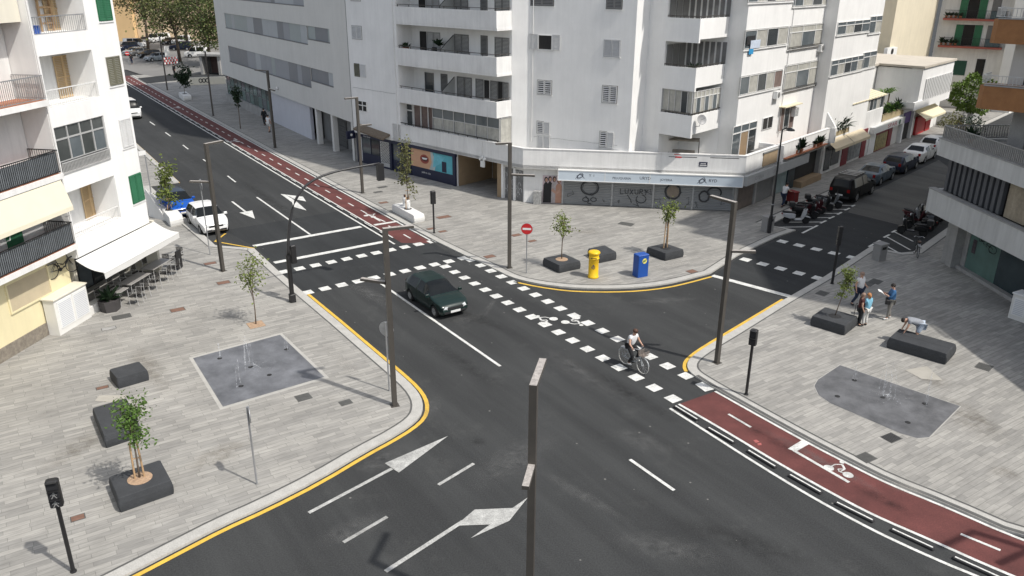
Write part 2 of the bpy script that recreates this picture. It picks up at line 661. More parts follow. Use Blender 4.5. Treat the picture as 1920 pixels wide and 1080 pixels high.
pavement("pavement_left_plaza", left_edge, left_close, 1)
pavement("pavement_centre_plaza", cen_path, cen_close, -1)
pavement("pavement_right_plaza", right_path, right_close, 1)

mb = MB()
ribbon(mb, off(right_path[:19], .09), .15, PZ + .006)
structure(mb, "pavement_right_gutter", GROOVE)
# fresh and old asphalt fields, with the straight seams where the paver stopped
mb = MB()
fresh = GP([(1335, 518), (1480, 558), (1545, 521), (1634, 463), (1700, 425), (1590, 398), (1495, 434), (1387, 482)])
mb.flat(fresh, 0.003)
structure(mb, "road_fresh_asphalt", ASPH2)
mb = MB()
mb.flat(GP([(480, 463), (556, 535), (577, 551), (862, 487), (815, 457), (745, 461), (640, 395), (420, 432)]), 0.003)
structure(mb, "road_crossing_asphalt", ASPH2)
mb = MB()
mb.flat(GP([(1590, 398), (1700, 425), (1720, 400), (1800, 330), (1760, 300), (1610, 372)]), 0.003)
structure(mb, "road_old_asphalt", ASPH3)

# cycle lane
inL0, inL1 = L0 + NM * 0.46, L1 + NM * 0.46
mb = MB()
e0, e1 = G(760, 459).to_2d(), G(812, 456).to_2d()
mb.flat([inL0, e1, R1, inL1], 0.006)
nR = GP([(1341, 734), (1417, 776.7), (1512.7, 829.8), (1594, 872), (1665, 907.7), (1771, 950), (1919.6, 1015.7), (2250, 1130)])
nI = GP([(1272.6, 758), (1361, 809), (1456, 867), (1550, 920), (1636, 966), (1750, 1015), (1874, 1071), (2154, 1184)])
nO = GP([(1256, 766), (1328.5, 812), (1417, 868.8), (1516, 929), (1594, 972), (1665, 1008.6), (1771, 1056.5), (1835, 1082), (2100, 1195)])
nRs, nIs, nOs = smooth_path(nR), smooth_path(nI), smooth_path(nO)
for i in range(len(nRs) - 1):
    mb.quad((*nIs[i], .006), (*nRs[i], .006), (*nRs[i + 1], .006), (*nIs[i + 1], .006))
structure(mb, "cycle_lane", REDLANE)

ZM = 0.012
wh, wo, ye = MB(), MB(), MB()


_lay = [0]


def lift():
    """next paint layer: overlapping strokes never share a plane"""
    _lay[0] = (_lay[0] + 1) % 12
    return _lay[0] * .0004


def seg(mb, a, b, w, z=ZM):
    z += lift()
    ribbon(mb, [G(*a).to_2d(), G(*b).to_2d()], w, z)


def pxpoly(mb, pts, z=ZM):
    mb.flat(GP(pts), z + lift())


ribbon(wh, [R0 - bdir * 0.0, R1], 0.12, ZM)
ribbon(wh, [L0, L1], 0.12, ZM)
ribbon(wh, [inL0 + ldir * 1.2, inL1], 0.10, ZM)
for p in (nRs, nIs, nOs):
    ribbon(wh, p, 0.11, ZM)
# centre dashes of the cycle lane
c0 = (R0 + inL0) / 2
for k in range(44):
    a = c0 + bdir * (1.0 + 2.15 * k)
    ribbon(wh, [a, a + bdir * 0.95], 0.10, ZM)
seg(wh, (1365.7, 776.7), (1408, 801.5), 0.10)
seg(wh, (1801, 1001.6), (1875.7, 1032.4), 0.10)
# waiting box in the near lane
pxpoly(wh, [(1477, 842), (1503, 826), (1519, 832), (1492, 847.5)])
seg(wh, (1488, 845), (1592, 905), 0.12)
# far waiting box
pxpoly(wh, [(700, 421), (745, 414), (748, 416), (703, 423.5)])
seg(wh, (722, 416), (686, 401), 0.12)
seg(wh, (770, 431), (790, 441), 0.1)


def bike_sign(mb, org, ux, uy, k=1.0, z=ZM):
    """painted cyclist: org = rear wheel hub, ux along the bicycle, uy up its figure"""
    def P(a, b):
        return org + ux * a * k + uy * b * k

    def disc(a, b, r):
        zz = z + lift()
        mb.add([(*P(a + r * cos(t * pi / 8), b + r * sin(t * pi / 8)), zz) for t in range(16)], [tuple(range(16))])

    def bar(a, b, w=0.07):
        ribbon(mb, [P(*a), P(*b)], w * k, z + lift())
    disc(0, 0, .27)
    disc(1.0, 0, .27)
    disc(0.62, 0.98, .13)
    bar((0, 0), (0.42, 0.02))
    bar((0.42, 0.02), (0.3, 0.42))
    bar((0.3, 0.42), (0.55, 0.78), .12)
    bar((0.55, 0.78), (0.85, 0.55))
    bar((0.85, 0.55), (1.0, 0.0))
    bar((0.3, 0.42), (0.58, 0.22))
    bar((0.58, 0.22), (0.45, 0.0))


a, b = G(1590, 891).to_2d(), G(1565, 882).to_2d()
ux = (b - a).normalized()
bike_sign(wh, a, ux, V2(ux.y, -ux.x), 0.62)
a, b = G(1018, 607).to_2d(), G(1043, 596).to_2d()
ux = (b - a).normalized()
bike_sign(wh, a, ux, V2(-ux.y, ux.x), 0.75)
a, b = G(1080, 596).to_2d(), G(1056, 606).to_2d()
ux = (b - a).normalized()
bike_sign(wh, a, ux, V2(-ux.y, ux.x), 0.75)
a, b = G(700, 407).to_2d(), G(683, 404).to_2d()
ux = (b - a).normalized()
bike_sign(wh, a, ux, V2(ux.y, -ux.x), 0.6)
for px in (430, 300):
    t = (px - 236.7) / (815 - 236.7)
    o = R0 + bdir * (62 if px == 300 else 38) - NM * 1.0
    bike_sign(wh, o, V2(-bdir.x, -bdir.y), -NM, 0.8)


def dots(mb, a, b, n, size, along=None, skew=None):
    a, b = G(*a).to_2d(), G(*b).to_2d()
    d = (b - a).normalized()
    s = skew.normalized() if skew else V2(d.y, -d.x)
    for i in range(n):
        c = a + (b - a) * i / (n - 1)
        h, v = d * size / 2, s * size / 2
        j = 1 + random.uniform(-.05, .05)
        mb.flat([c - h * j - v, c + h - v * j, c + h * j + v, c - h + v * j], ZM)


# zebra-dot crossings
dots(wh, (577, 548.5), (868, 484.5), 11, 0.54, skew=DM)
dots(wh, (531, 510), (810, 453), 11, 0.54, skew=DM)
dots(wh, (835, 500), (1262, 748), 18, 0.50, skew=NM)
dots(wh, (883, 488), (1286, 705), 17, 0.50, skew=NM)
pxpoly(wh, [(1303, 721), (1322, 715), (1340, 730), (1322, 735)])
dots(wh, (1467, 453), (1598, 483), 5, 0.55, skew=DR)
dots(wh, (1398, 487), (1533.6, 521.6), 5, 0.55, skew=DR)
# stop lines
seg(wh, (475, 461.7), (677, 425.3), 0.38)
seg(wh, (514, 493), (720, 453.5), 0.38)
seg(wh, (1336, 517), (1482, 556.5), 0.36)
# lane lines
seg(wh, (706.7, 526.7), (938, 687), 0.13)
seg(wh, (481.7, 370), (581.7, 440), 0.13)
for a, b in [((281, 228.4), (290.4, 235)), ((310, 248.4), (320, 255.6)), ((343, 272), (353, 280)), ((381, 299), (394, 308)), ((426.7, 330), (441.7, 341.7)),
             ((258, 212), (266, 217.5)), ((240, 199), (246, 203.5))]:
    seg(wh, a, b, 0.12)
seg(wh, (1181, 862), (1264, 920), 0.12)
seg(wo, (822, 909.7), (888.5, 869.7), 0.12)
seg(wo, (644, 1017.6), (726, 969.5), 0.12)
# arrows at the junction mouth
seg(wo, (579, 962), (735, 879), 0.13)
pxpoly(wo, [(721.4, 869), (840.3, 817.7), (747.9, 886.6)])
seg(wo, (722.8, 1072), (868, 978), 0.14)
pxpoly(wo, [(851, 989), (890, 956), (961, 953), (955, 977), (919, 984), (861, 986)])
pxpoly(wo, [(961, 953), (990, 933), (955, 977)])
pxpoly(wo, [(955, 977), (919, 984), (882, 1010)])
# arrows in the far lanes
seg(wh, (435, 378), (460, 397), 0.14)
pxpoly(wh, [(449, 399), (473, 395), (478, 410.5)])
pxpoly(wh, [(526, 364), (535, 365), (556, 378), (575, 395), (550, 388), (548, 380)])
pxpoly(wh, [(535, 365), (568, 369), (574, 378), (553, 374)])
# parking bays of the side street
for a, b in [((1504, 437.5), (1533, 423)), ((1538, 419), (1549, 414)), ((1554, 410.3), (1564, 406)), ((1570, 402.5), (1578, 398)), ((1584, 394.5), (1593, 390.5)), ((1597, 387.5), (1603, 384.5))]:
    seg(wh, a, b, 0.14)
for a, b in [((1462, 426.3), (1524, 425.5)), ((1474, 417), (1541, 416.5)), ((1520, 408.3), (1558, 408.3)), ((1537, 400.3), (1572, 400.3)), ((1550, 392.8), (1587, 392.8)), ((1563, 385), (1600, 385.5))]:
    seg(wh, a, b, 0.11)
for a, b in [((1629, 463), (1640, 457)), ((1642, 455.5), (1650, 451)), ((1657, 445.5), (1668, 440)), ((1672, 436), (1680, 432)), ((1687, 427), (1695, 422.5))]:
    seg(wh, a, b, 0.14)
for a, b in [((1664, 462.5), (1686, 475)), ((1663, 444.5), (1707, 469)), ((1677, 435), (1712, 453))]:
    seg(wh, a, b, 0.11)
structure(wh, "road_markings", WHITEP)
structure(wo, "road_markings_worn", WORN)
# yellow no-parking lines
ribbon(ye, [yl1[0] + DM * 60, yl1[0], yl1[1]], 0.13, ZM)
ribbon(ye, off(yl2s, -0.02), 0.15, ZM)
ribbon(ye, smooth_path(GP([(963, 528.5), (1010, 538.5), (1060, 545.5), (1100, 547.5), (1150, 548), (1200, 546), (1250, 540), (1290, 531), (1334, 519)]), 1), 0.14, ZM)
ribbon(ye, smooth_path(GP([(1287, 697), (1283, 689), (1285, 678), (1297, 666), (1322, 649), (1369, 621), (1468, 561.5)]), 1), 0.16, ZM)
for a, b in [((423, 438), (403, 453)), ((403, 453), (477, 466)), ((477, 466), (420, 474))]:
    seg(ye, a, b, 0.12)
structure(ye, "road_markings_yellow", YELLOW)
mb = MB()
for pts in ([(1412, 826), (1418, 825), (1424, 829), (1417, 831)], [(1420, 832), (1427, 831), (1428, 835), (1421, 836)]):
    pxpoly(mb, pts)
structure(mb, "road_markings_stencil", M("pink_stencil", (.42, .12, .11), .8, .4, 6))
# stains lying on the asphalt and the paving: chalky scuffs, oil, damp
STAINS = {}


def stain_mat(name, col, k):
    m = bpy.data.materials.new(name)
    m.use_nodes = True
    n, l = m.node_tree.nodes, m.node_tree.links
    b = n["Principled BSDF"]
    b.inputs["Base Color"].default_value = (*col, 1)
    b.inputs["Roughness"].default_value = .95
    b.inputs["Specular IOR Level"].default_value = .2
    tc = n.new("ShaderNodeTexCoord")
    sub_ = n.new("ShaderNodeVectorMath")
    sub_.operation = 'SUBTRACT'
    sub_.inputs[1].default_value = (.5, .5, 0)
    l.new(tc.outputs["UV"], sub_.inputs[0])
    ln = n.new("ShaderNodeVectorMath")
    ln.operation = 'LENGTH'
    l.new(sub_.outputs[0], ln.inputs[0])
    r1 = n.new("ShaderNodeMapRange")
    r1.interpolation_type = 'SMOOTHSTEP'
    for q, v in ((1, .05), (2, .48), (3, 1.0), (4, 0.0)):
        r1.inputs[q].default_value = v
    l.new(ln.outputs["Value"], r1.inputs[0])
    nz = n.new("ShaderNodeTexNoise")
    nz.inputs["Scale"].default_value = 2.6
    nz.inputs["Detail"].default_value = 10
    nz.inputs["Roughness"].default_value = .78
    l.new(tc.outputs["Object"], nz.inputs["Vector"])
    r2 = n.new("ShaderNodeMapRange")
    for q, v in ((1, .38), (2, .66), (3, 0.0), (4, k)):
        r2.inputs[q].default_value = v
    l.new(nz.outputs["Fac"], r2.inputs[0])
    mu = n.new("ShaderNodeMath")
    mu.operation = 'MULTIPLY'
    l.new(r1.outputs[0], mu.inputs[0])
    l.new(r2.outputs[0], mu.inputs[1])
    l.new(mu.outputs[0], b.inputs["Alpha"])
    return m


CHALK = stain_mat("chalky_scuff", (.185, .186, .182), .40)
OIL = stain_mat("oil_stain", (.022, .022, .022), .36)
DAMP = stain_mat("damp_stain", (.15, .125, .09), .42)
DRYP = stain_mat("dry_dust", (.48, .46, .42), .35)


def stain(name, a, b, w, mat, z):
    A, B = G(*a).to_2d(), G(*b).to_2d()
    d = (B - A).normalized()
    n = V2(d.y, -d.x) * w / 2
    me = bpy.data.meshes.new(name)
    me.from_pydata([(*(A - n), z), (*(B - n), z), (*(B + n), z), (*(A + n), z)], [], [(0, 1, 2, 3)])
    uv = me.uv_layers.new(name="uv")
    for i, c in enumerate(((0, 0), (1, 0), (1, 1), (0, 1))):
        uv.data[i].uv = c
    me.materials.append(mat)
    o = bpy.data.objects.new(name, me)
    COL.objects.link(o)
    o["kind"] = "structure"


for k, (a, b, w, m) in enumerate((
        ((985, 868), (1215, 1000), .7, CHALK), ((845, 608), (918, 585), .9, CHALK), ((905, 598), (935, 548), .5, CHALK), ((796, 800), (820, 735), 1.0, CHALK),
        ((640, 905), (800, 820), 1.6, CHALK), ((1130, 800), (1290, 860), 1.6, CHALK), ((1000, 640), (1180, 760), 1.8, CHALK), ((560, 1040), (760, 950), 1.3, CHALK),
        ((860, 930), (1060, 800), 2.2, CHALK), ((1100, 1000), (1400, 1060), 1.6, CHALK), ((640, 520), (760, 590), 1.4, CHALK), ((1150, 570), (1330, 560), 1.2, CHALK),
        ((780, 620), (980, 760), 1.1, OIL), ((440, 330), (600, 440), 1.2, OIL), ((870, 820), (915, 835), .8, OIL), ((1050, 660), (1330, 830), 1.0, OIL), ((1200, 960), (1600, 1075), 1.4, OIL),
        ((1330, 760), (1560, 890), .8, OIL), ((1560, 890), (1760, 990), .8, OIL), ((1400, 790), (1700, 950), .6, CHALK), ((1240, 770), (1300, 775), .5, CHALK), ((800, 560), (1000, 640), 1.2, OIL))):
    stain("road_stain", a, b, w, m, .0145 + .0006 * k)
for k, (a, b, w, m) in enumerate((
        ((1750, 735), (1900, 850), 2.2, DAMP), ((1690, 690), (1800, 740), 1.4, DAMP), ((1840, 880), (1930, 900), 1.0, DAMP), ((1500, 660), (1590, 640), 1.4, DRYP), ((60, 900), (210, 800), 1.6, DAMP),
        ((130, 660), (420, 560), 2.2, DRYP), ((330, 900), (480, 820), 1.6, DAMP), ((600, 640), (700, 740), .9, DRYP), ((880, 440), (1000, 480), 1.6, DRYP), ((1030, 430), (1150, 440), 1.4, DAMP),
        ((1180, 510), (1320, 490), 1.2, DRYP), ((240, 640), (330, 760), 1.4, DAMP), ((1640, 900), (1760, 930), 1.2, DRYP), ((200, 1000), (420, 930), 1.2, DRYP))):
    stain("pavement_stain", a, b, w, m, PZ + .0045 + .0004 * k)

# cycle-lane separators: low rubber bars with a white stripe
sep = thing("lane_separator", "black rubber lane separator with white top stripe along the main street cycle lane", "lane separator", group="separators of the main street cycle lane")
MB().bbox(W0, -.08, .08, -.6, .6, 0, .07, .02).build("rubber_bar", RUBBER, sep)
MB().box(W0, -.028, .028, -.56, .56, .0705, .0735).build("white_stripe", WHITEP, sep)
azl = math.degrees(math.atan2(ldir.x, ldir.y))
for k in range(38):
    o = sep if k == 0 else copy_tree(sep)
    p = L0 + NM * 0.23 + ldir * (2.0 + 2.3 * k)
    place(o, (*p, .008), azl)
for a, b in [((1272, 764), (1303, 783)), ((1330, 802), (1375, 828)), ((1405, 845), (1453, 874)), ((1485, 892), (1536, 921)), ((1573, 944), (1633, 974)), ((1677, 994), (1746, 1026)), ((1795, 1047), (1870, 1081))]:
    o = copy_tree(sep)
    A, B = G(a[0] - 1, a[1] + 3).to_2d(), G(b[0] - 1, b[1] + 3).to_2d()
    d = B - A
    place(o, (*((A + B) / 2), .008), math.degrees(math.atan2(d.x, d.y)), "black rubber lane separator with white top stripe along the near curved cycle lane", "separators of the near cycle lane")
# ------------------------------------------------------------------ building helpers
def _px(self, x, y, n=0.0):
    """where the sight line of a pixel meets this wall (s, z)"""
    ray = FW + RT * ((x - 960) / CAM_F) + UP * ((540 - y) / CAM_F)
    c = Vector((0, 0, CAM_H))
    o = self.o + self.n * n
    t = (o - c).dot(self.n) / ray.dot(self.n)
    p = c + ray * t
    return (p - self.o).dot(self.d), p.z - self.o.z


def _rect(self, x0, y0, x1, y1, n=0.0):
    a, b = self.px(x0, y0, n), self.px(x1, y1, n)
    return min(a[0], b[0]), max(a[0], b[0]), min(a[1], b[1]), max(a[1], b[1])


Fr.px, Fr.rect = _px, _rect


def wall(mb, F, s0, s1, z0, z1, holes=(), n=0.0, depth=0.2, mi=0):
    """wall sheet with rectangular openings (a, b, c, d) and their reveals"""
    S = sorted({s0, s1, *[h[0] for h in holes], *[h[1] for h in holes]})
    Z = sorted({z0, z1, *[h[2] for h in holes], *[h[3] for h in holes]})
    S = [s for s in S if s0 <= s <= s1]
    Z = [z for z in Z if z0 <= z <= z1]
    for a, b in zip(S, S[1:]):
        for c, d in zip(Z, Z[1:]):
            m, k = (a + b) / 2, (c + d) / 2
            if any(h[0] < m < h[1] and h[2] < k < h[3] for h in holes):
                continue
            mb.quad(F(a, n, c), F(b, n, c), F(b, n, d), F(a, n, d), mi)
    for a, b, c, d in holes:
        e = n - depth
        mb.quad(F(a, n, c), F(a, n, d), F(a, e, d), F(a, e, c), mi)
        mb.quad(F(b, n, c), F(b, e, c), F(b, e, d), F(b, n, d), mi)
        mb.quad(F(a, n, c), F(a, e, c), F(b, e, c), F(b, n, c), mi)
        mb.quad(F(a, n, d), F(b, n, d), F(b, e, d), F(a, e, d), mi)


def shutter(parent, F, s0, s1, z0, z1, n, mat, name="shutter", pitch=0.085, swing=0.0):
    """one louvred leaf: frame and tilted slats"""
    if swing:
        F = F.sub(s0 if swing > 0 else s1, n, 0, swing)
        w = s1 - s0
        s0, s1 = (0, w) if swing > 0 else (-w, 0)
        n = 0
    mb = MB()
    t = 0.05
    for a, b, c, d in ((s0, s0 + t, z0, z1), (s1 - t, s1, z0, z1), (s0 + t, s1 - t, z0, z0 + t), (s0 + t, s1 - t, z1 - t, z1)):
        mb.box(F, a, b, n, n + .045, c, d)
    if z1 - z0 > 1.5:
        mb.box(F, s0 + t, s1 - t, n, n + .045, (z0 + z1) / 2 - t / 2, (z0 + z1) / 2 + t / 2)
    k = int((z1 - z0 - 2 * t) / pitch)
    for i in range(k):
        z = z0 + t + (i + .5) * (z1 - z0 - 2 * t) / k
        mb.quad(F(s0 + t, n + .04, z - .03), F(s1 - t, n + .04, z - .03), F(s1 - t, n + .005, z + .028), F(s0 + t, n + .005, z + .028))
    return mb.build(name, mat, parent)


def shutters(parent, F, r, n, mat, leaves=2, gap=0.012, back=None, pitch=0.085):
    s0, s1, z0, z1 = r
    MB().box(F, s0 - .03, s1 + .03, n - .02, n + .003, z0 - .03, z1 + .03).build("window_recess", back or DARK, parent)
    w = (s1 - s0) / leaves
    for i in range(leaves):
        shutter(parent, F, s0 + i * w + gap, s0 + (i + 1) * w - gap, z0, z1, n + .006, mat, pitch=pitch)


def window(parent, F, r, n, cols, rows=1, fm=None, gm=None, t=0.05, top=None, name="window", deep=.06):
    """framed glazing: frame part with its panes as a sub-part"""
    s0, s1, z0, z1 = r
    mb = MB()
    zs = [z0, z1] if rows == 1 else [z0 + (z1 - z0) * i / rows for i in range(rows + 1)]
    if top:
        zs = [z0, z1 - top, z1]
    for i in range(cols + 1):
        c = s0 + (s1 - s0) * i / cols
        mb.box(F, max(s0, c - t / 2), min(s1, c + t / 2), n, n + deep, z0, z1)
    for z in zs:
        mb.box(F, s0 + t / 2, s1 - t / 2, n + .002, n + deep - .004, max(z0, z - t / 2), min(z1, z + t / 2))
    f = mb.build(name, fm or ALU, parent)
    g = MB()
    mats = gm if isinstance(gm, list) else [gm or GLASS]
    for i in range(cols):
        a, b = s0 + (s1 - s0) * i / cols, s0 + (s1 - s0) * (i + 1) / cols
        for j, (c, d) in enumerate(zip(zs, zs[1:])):
            g.quad(F(a, n + .02, c), F(b, n + .02, c), F(b, n + .02, d), F(a, n + .02, d), 0 if (top and j == 1) else (i + j) % len(mats))
    g.build("pane", mats, f)
    return f


def railing(parent, pts, z0, z1, mat, pitch=0.12, r=0.009, rail=0.022, name="railing", top_only=False):
    """balusters between two rails along a polyline of 2-D points"""
    mb = MB()
    P = [Vector((p[0], p[1])) for p in pts]
    for a, b in zip(P, P[1:]):
        L = (b - a).length
        d = (b - a) / L
        F = Fr(a.x, a.y, math.degrees(math.atan2(d.x, d.y)))
        mb.box(F, 0, L, -rail, rail, z1 - .04, z1)
        if not top_only:
            mb.box(F, 0, L, -rail * .7, rail * .7, z0, z0 + .03)
        k = max(1, int(L / pitch))
        for i in range(k + 1):
            s = L * i / k
            mb.box(F, max(0, s - r), min(L, s + r), -r, r, z0 + (0 if top_only else .03), z1 - .04)
    return mb.build(name, mat, parent)


def slab_wall(mb, pts, t, z0, z1, mi=0, cap=None):
    """upright wall of thickness t along a 2-D polyline, thickness to the left of travel"""
    P = [Vector((p[0], p[1])) for p in pts]
    Q = off(P, -t)
    for a, b, c, d in zip(P, P[1:], Q, Q[1:]):
        vs = [(*p, z) for z in (z0, z1) for p in (a, b, d, c)]
        mb.add(vs, [(3, 2, 1, 0), (4, 5, 6, 7), (0, 1, 5, 4), (1, 2, 6, 5), (2, 3, 7, 6), (3, 0, 4, 7)], mi)


def xy(v):
    return (v.x, v.y)


def clutter_plant(parent, F, s, n, z, h, mat, k=26, name="potted_plant", pot=True):
    mb = MB()
    if pot:
        mb.lathe(F(s, n, z), [(.11, 0), (.16, .24), (.15, .25), (.13, .22)], 8, 0)
    for i in range(k):
        a, e = random.uniform(0, 2 * pi), random.uniform(.2, 1.3)
        L = h * random.uniform(.5, 1)
        b = F(s, n, z + (.22 if pot else 0))
        t = b + Vector((cos(a) * cos(e), sin(a) * cos(e), sin(e))) * L
        m = (b + t) / 2 + Vector((0, 0, L * .16))
        w = Vector((-sin(a), cos(a), 0)) * .05 * (1 + h)
        mb.add([b, m - w, t, m + w], [(0, 1, 2, 3)], 1)
    return mb.build(name, [TERRA, mat], parent)


# ------------------------------------------------------------------ the long grey office block on the main street
o = thing("office_building", "long pale grey office block with stepped frosted window bands along the main street", "building", (-13.35, 67.11, 0))
FM = Fr(-13.35, 67.11, 146.5)
b1 = [(-36.5, -9.3, 9.0, 10.62), (-9.3, -3.9, 9.48, 10.62)]
b2 = [(-36.5, -9.3, 5.2, 7.0), (-9.3, -3.8, 5.85, 7.0)]
b3 = [(-36.5, -9.5, 12.25, 13.9)]
b4 = [(-36.5, -4, 15.6, 17.3)]
mb = MB()
wall(mb, FM, -40.6, -0.02, 3.35, 34.0, b1 + b2 + b3 + b4, 0, .16)  # unseen mass above the top window band, added to cast shadow across the street
mb.prism([(-40.6, -.4), (-.02, -.4), (-.02, -16), (-40.6, -16)], 3.35, 34.0, F=lambda s, n, z: FM(s, n, z))
mb.quad(FM(-40.6, 0, 3.35), FM(-40.6, -.4, 3.35), FM(-40.6, -.4, 34), FM(-40.6, 0, 34))
mb.quad(FM(-.02, 0, 3.35), FM(-.02, -.4, 3.35), FM(-.02, -.4, 34), FM(-.02, 0, 34))
mb.quad(FM(-40.6, 0, 3.35), FM(-.02, 0, 3.35), FM(-.02, -1.6, 3.35), FM(-40.6, -1.6, 3.35))
mb.build("wall", GREYR, o)
fr = [M("frosted_pale", (0.40, 0.43, 0.455), .35, .06, .8), M("frosted_mid", (0.29, 0.31, 0.345), .35, .08, .8), M("frosted_dark", (0.19, 0.205, 0.23), .35, .1, .8),
      M("frosted_green", (0.33, 0.375, 0.38), .35, .06, .8)]
for band in (b1, b2, b3, b4):
    for (a, b, c, d) in band:
        s = a
        while s < b - .05:
            w = min(random.choice([1.2, 1.8, 2.4, 3.0, 4.2]), b - s)
            if b - s - w < .6:
                w = b - s
            mb = MB()
            mb.box(FM, s + .012, s + w - .012, -.15, -.10, c, d)
            mb.build("window_panel", random.choice(fr), o)
            s += w
    mb = MB()
    for (a, b, c, d) in band:
        mb.box(FM, a, b, -.10, .015, c - .05, c + .03)
    mb.build("window_sill", GREYSH, o)
# ground floor
wb = MB()
wb.box(FM, -40.6, -23.2, -.5, -.14, 0, 1.0)
wb.box(FM, -23.2, -11.2, -.6, -.3, 0, 3.35, 1)
wb.box(FM, -11.2, -.02, -2.0, -1.6, 0, 3.35, 2)
wb.box(FM, -40.6, -.02, -5, -1.9, 0, 3.34, 2)
wb.build("plinth", [CONC, M("frosted_white_wall", (0.60, 0.61, 0.66), .5, .06, .6, streak=.06), M("grey_recess", (0.26, 0.26, 0.255), .8, .12, 1)], o)
window(o, FM, (-40.4, -23.3, 1.0, 3.3), -.4, 11, 2, GREYSH, [GLASSG, GLASS2, GLASSG, glassy("green_glass_dark", (.05, .09, .08))], .05)
for s in (-8.9, -5.0, -.45):
    MB().box(FM, s - .22, s + .22, -.5, -.05, 0, 3.345).build("column", GREYR, o)
for a, b in ((-8.4, -5.4), (-4.4, -1.0)):
    mb = MB()
    k = 14
    for i in range(k):
        z = 3.1 * i / k
        mb.box(FM, a, b, -1.55, -1.5 - .02 * (i % 2), z, z + 3.1 / k - .02)
    mb.build("roller_door", M("dark_grey_door", (0.10, 0.10, 0.098), .6, .15, 1.5), o)
MB().lathe(FM(-19.2, .06, 4.05), [(0, 0), (.16, .02), (.16, .1), (.05, .16)], 10, axis=FM.n).build("wall_lamp", SIGNW, o)

# ------------------------------------------------------------------ the white corner apartment house
o = thing("apartment_building", "white corner apartment house with balconies above a wrap-round shop podium", "building", (0.7, 56, 0))
CB = o
FB = Fr(-13.35, 67.11, 133)
p3, p4, p5, p6, pc = V2(-.11, 56.82), V2(1.12, 56.65), V2(7.74, 53.05), V2(8.75, 54.3), V2(11.45, 51.6)
eE = V2(sin(radians(41.6)), cos(radians(41.6)))
nE = V2(eE.y, -eE.x)
p7 = p6 + (pc - p6) * .36
p10 = pc + eE * 3.8
p11 = p10 + nE * 1.2
FI = Fr(p11.x, p11.y, 41.6)
p12, p13, p14, p15 = FI(12.5, 0, 0), FI(12.5, 1.0, 0), FI(22.4, 1.0, 0), FI(22.4, -12, 0)
p8 = p7 + eE * 2.6
TOP = 23.0
outline = [xy(FB(0.03, 0, 0)), xy(FB(6.2, 0, 0)), xy(FB(6.2, -1.5, 0)), p3, p4, p5, p6, p7, p8, p10, p11, xy(p12), xy(p13), xy(p14), xy(p15), xy(FB(0.03, -16, 0))]
mb = MB()
mb.prism(outline, 2.68, TOP)
cw = mb.build("wall", WHITE, o)
fix_normals(cw)
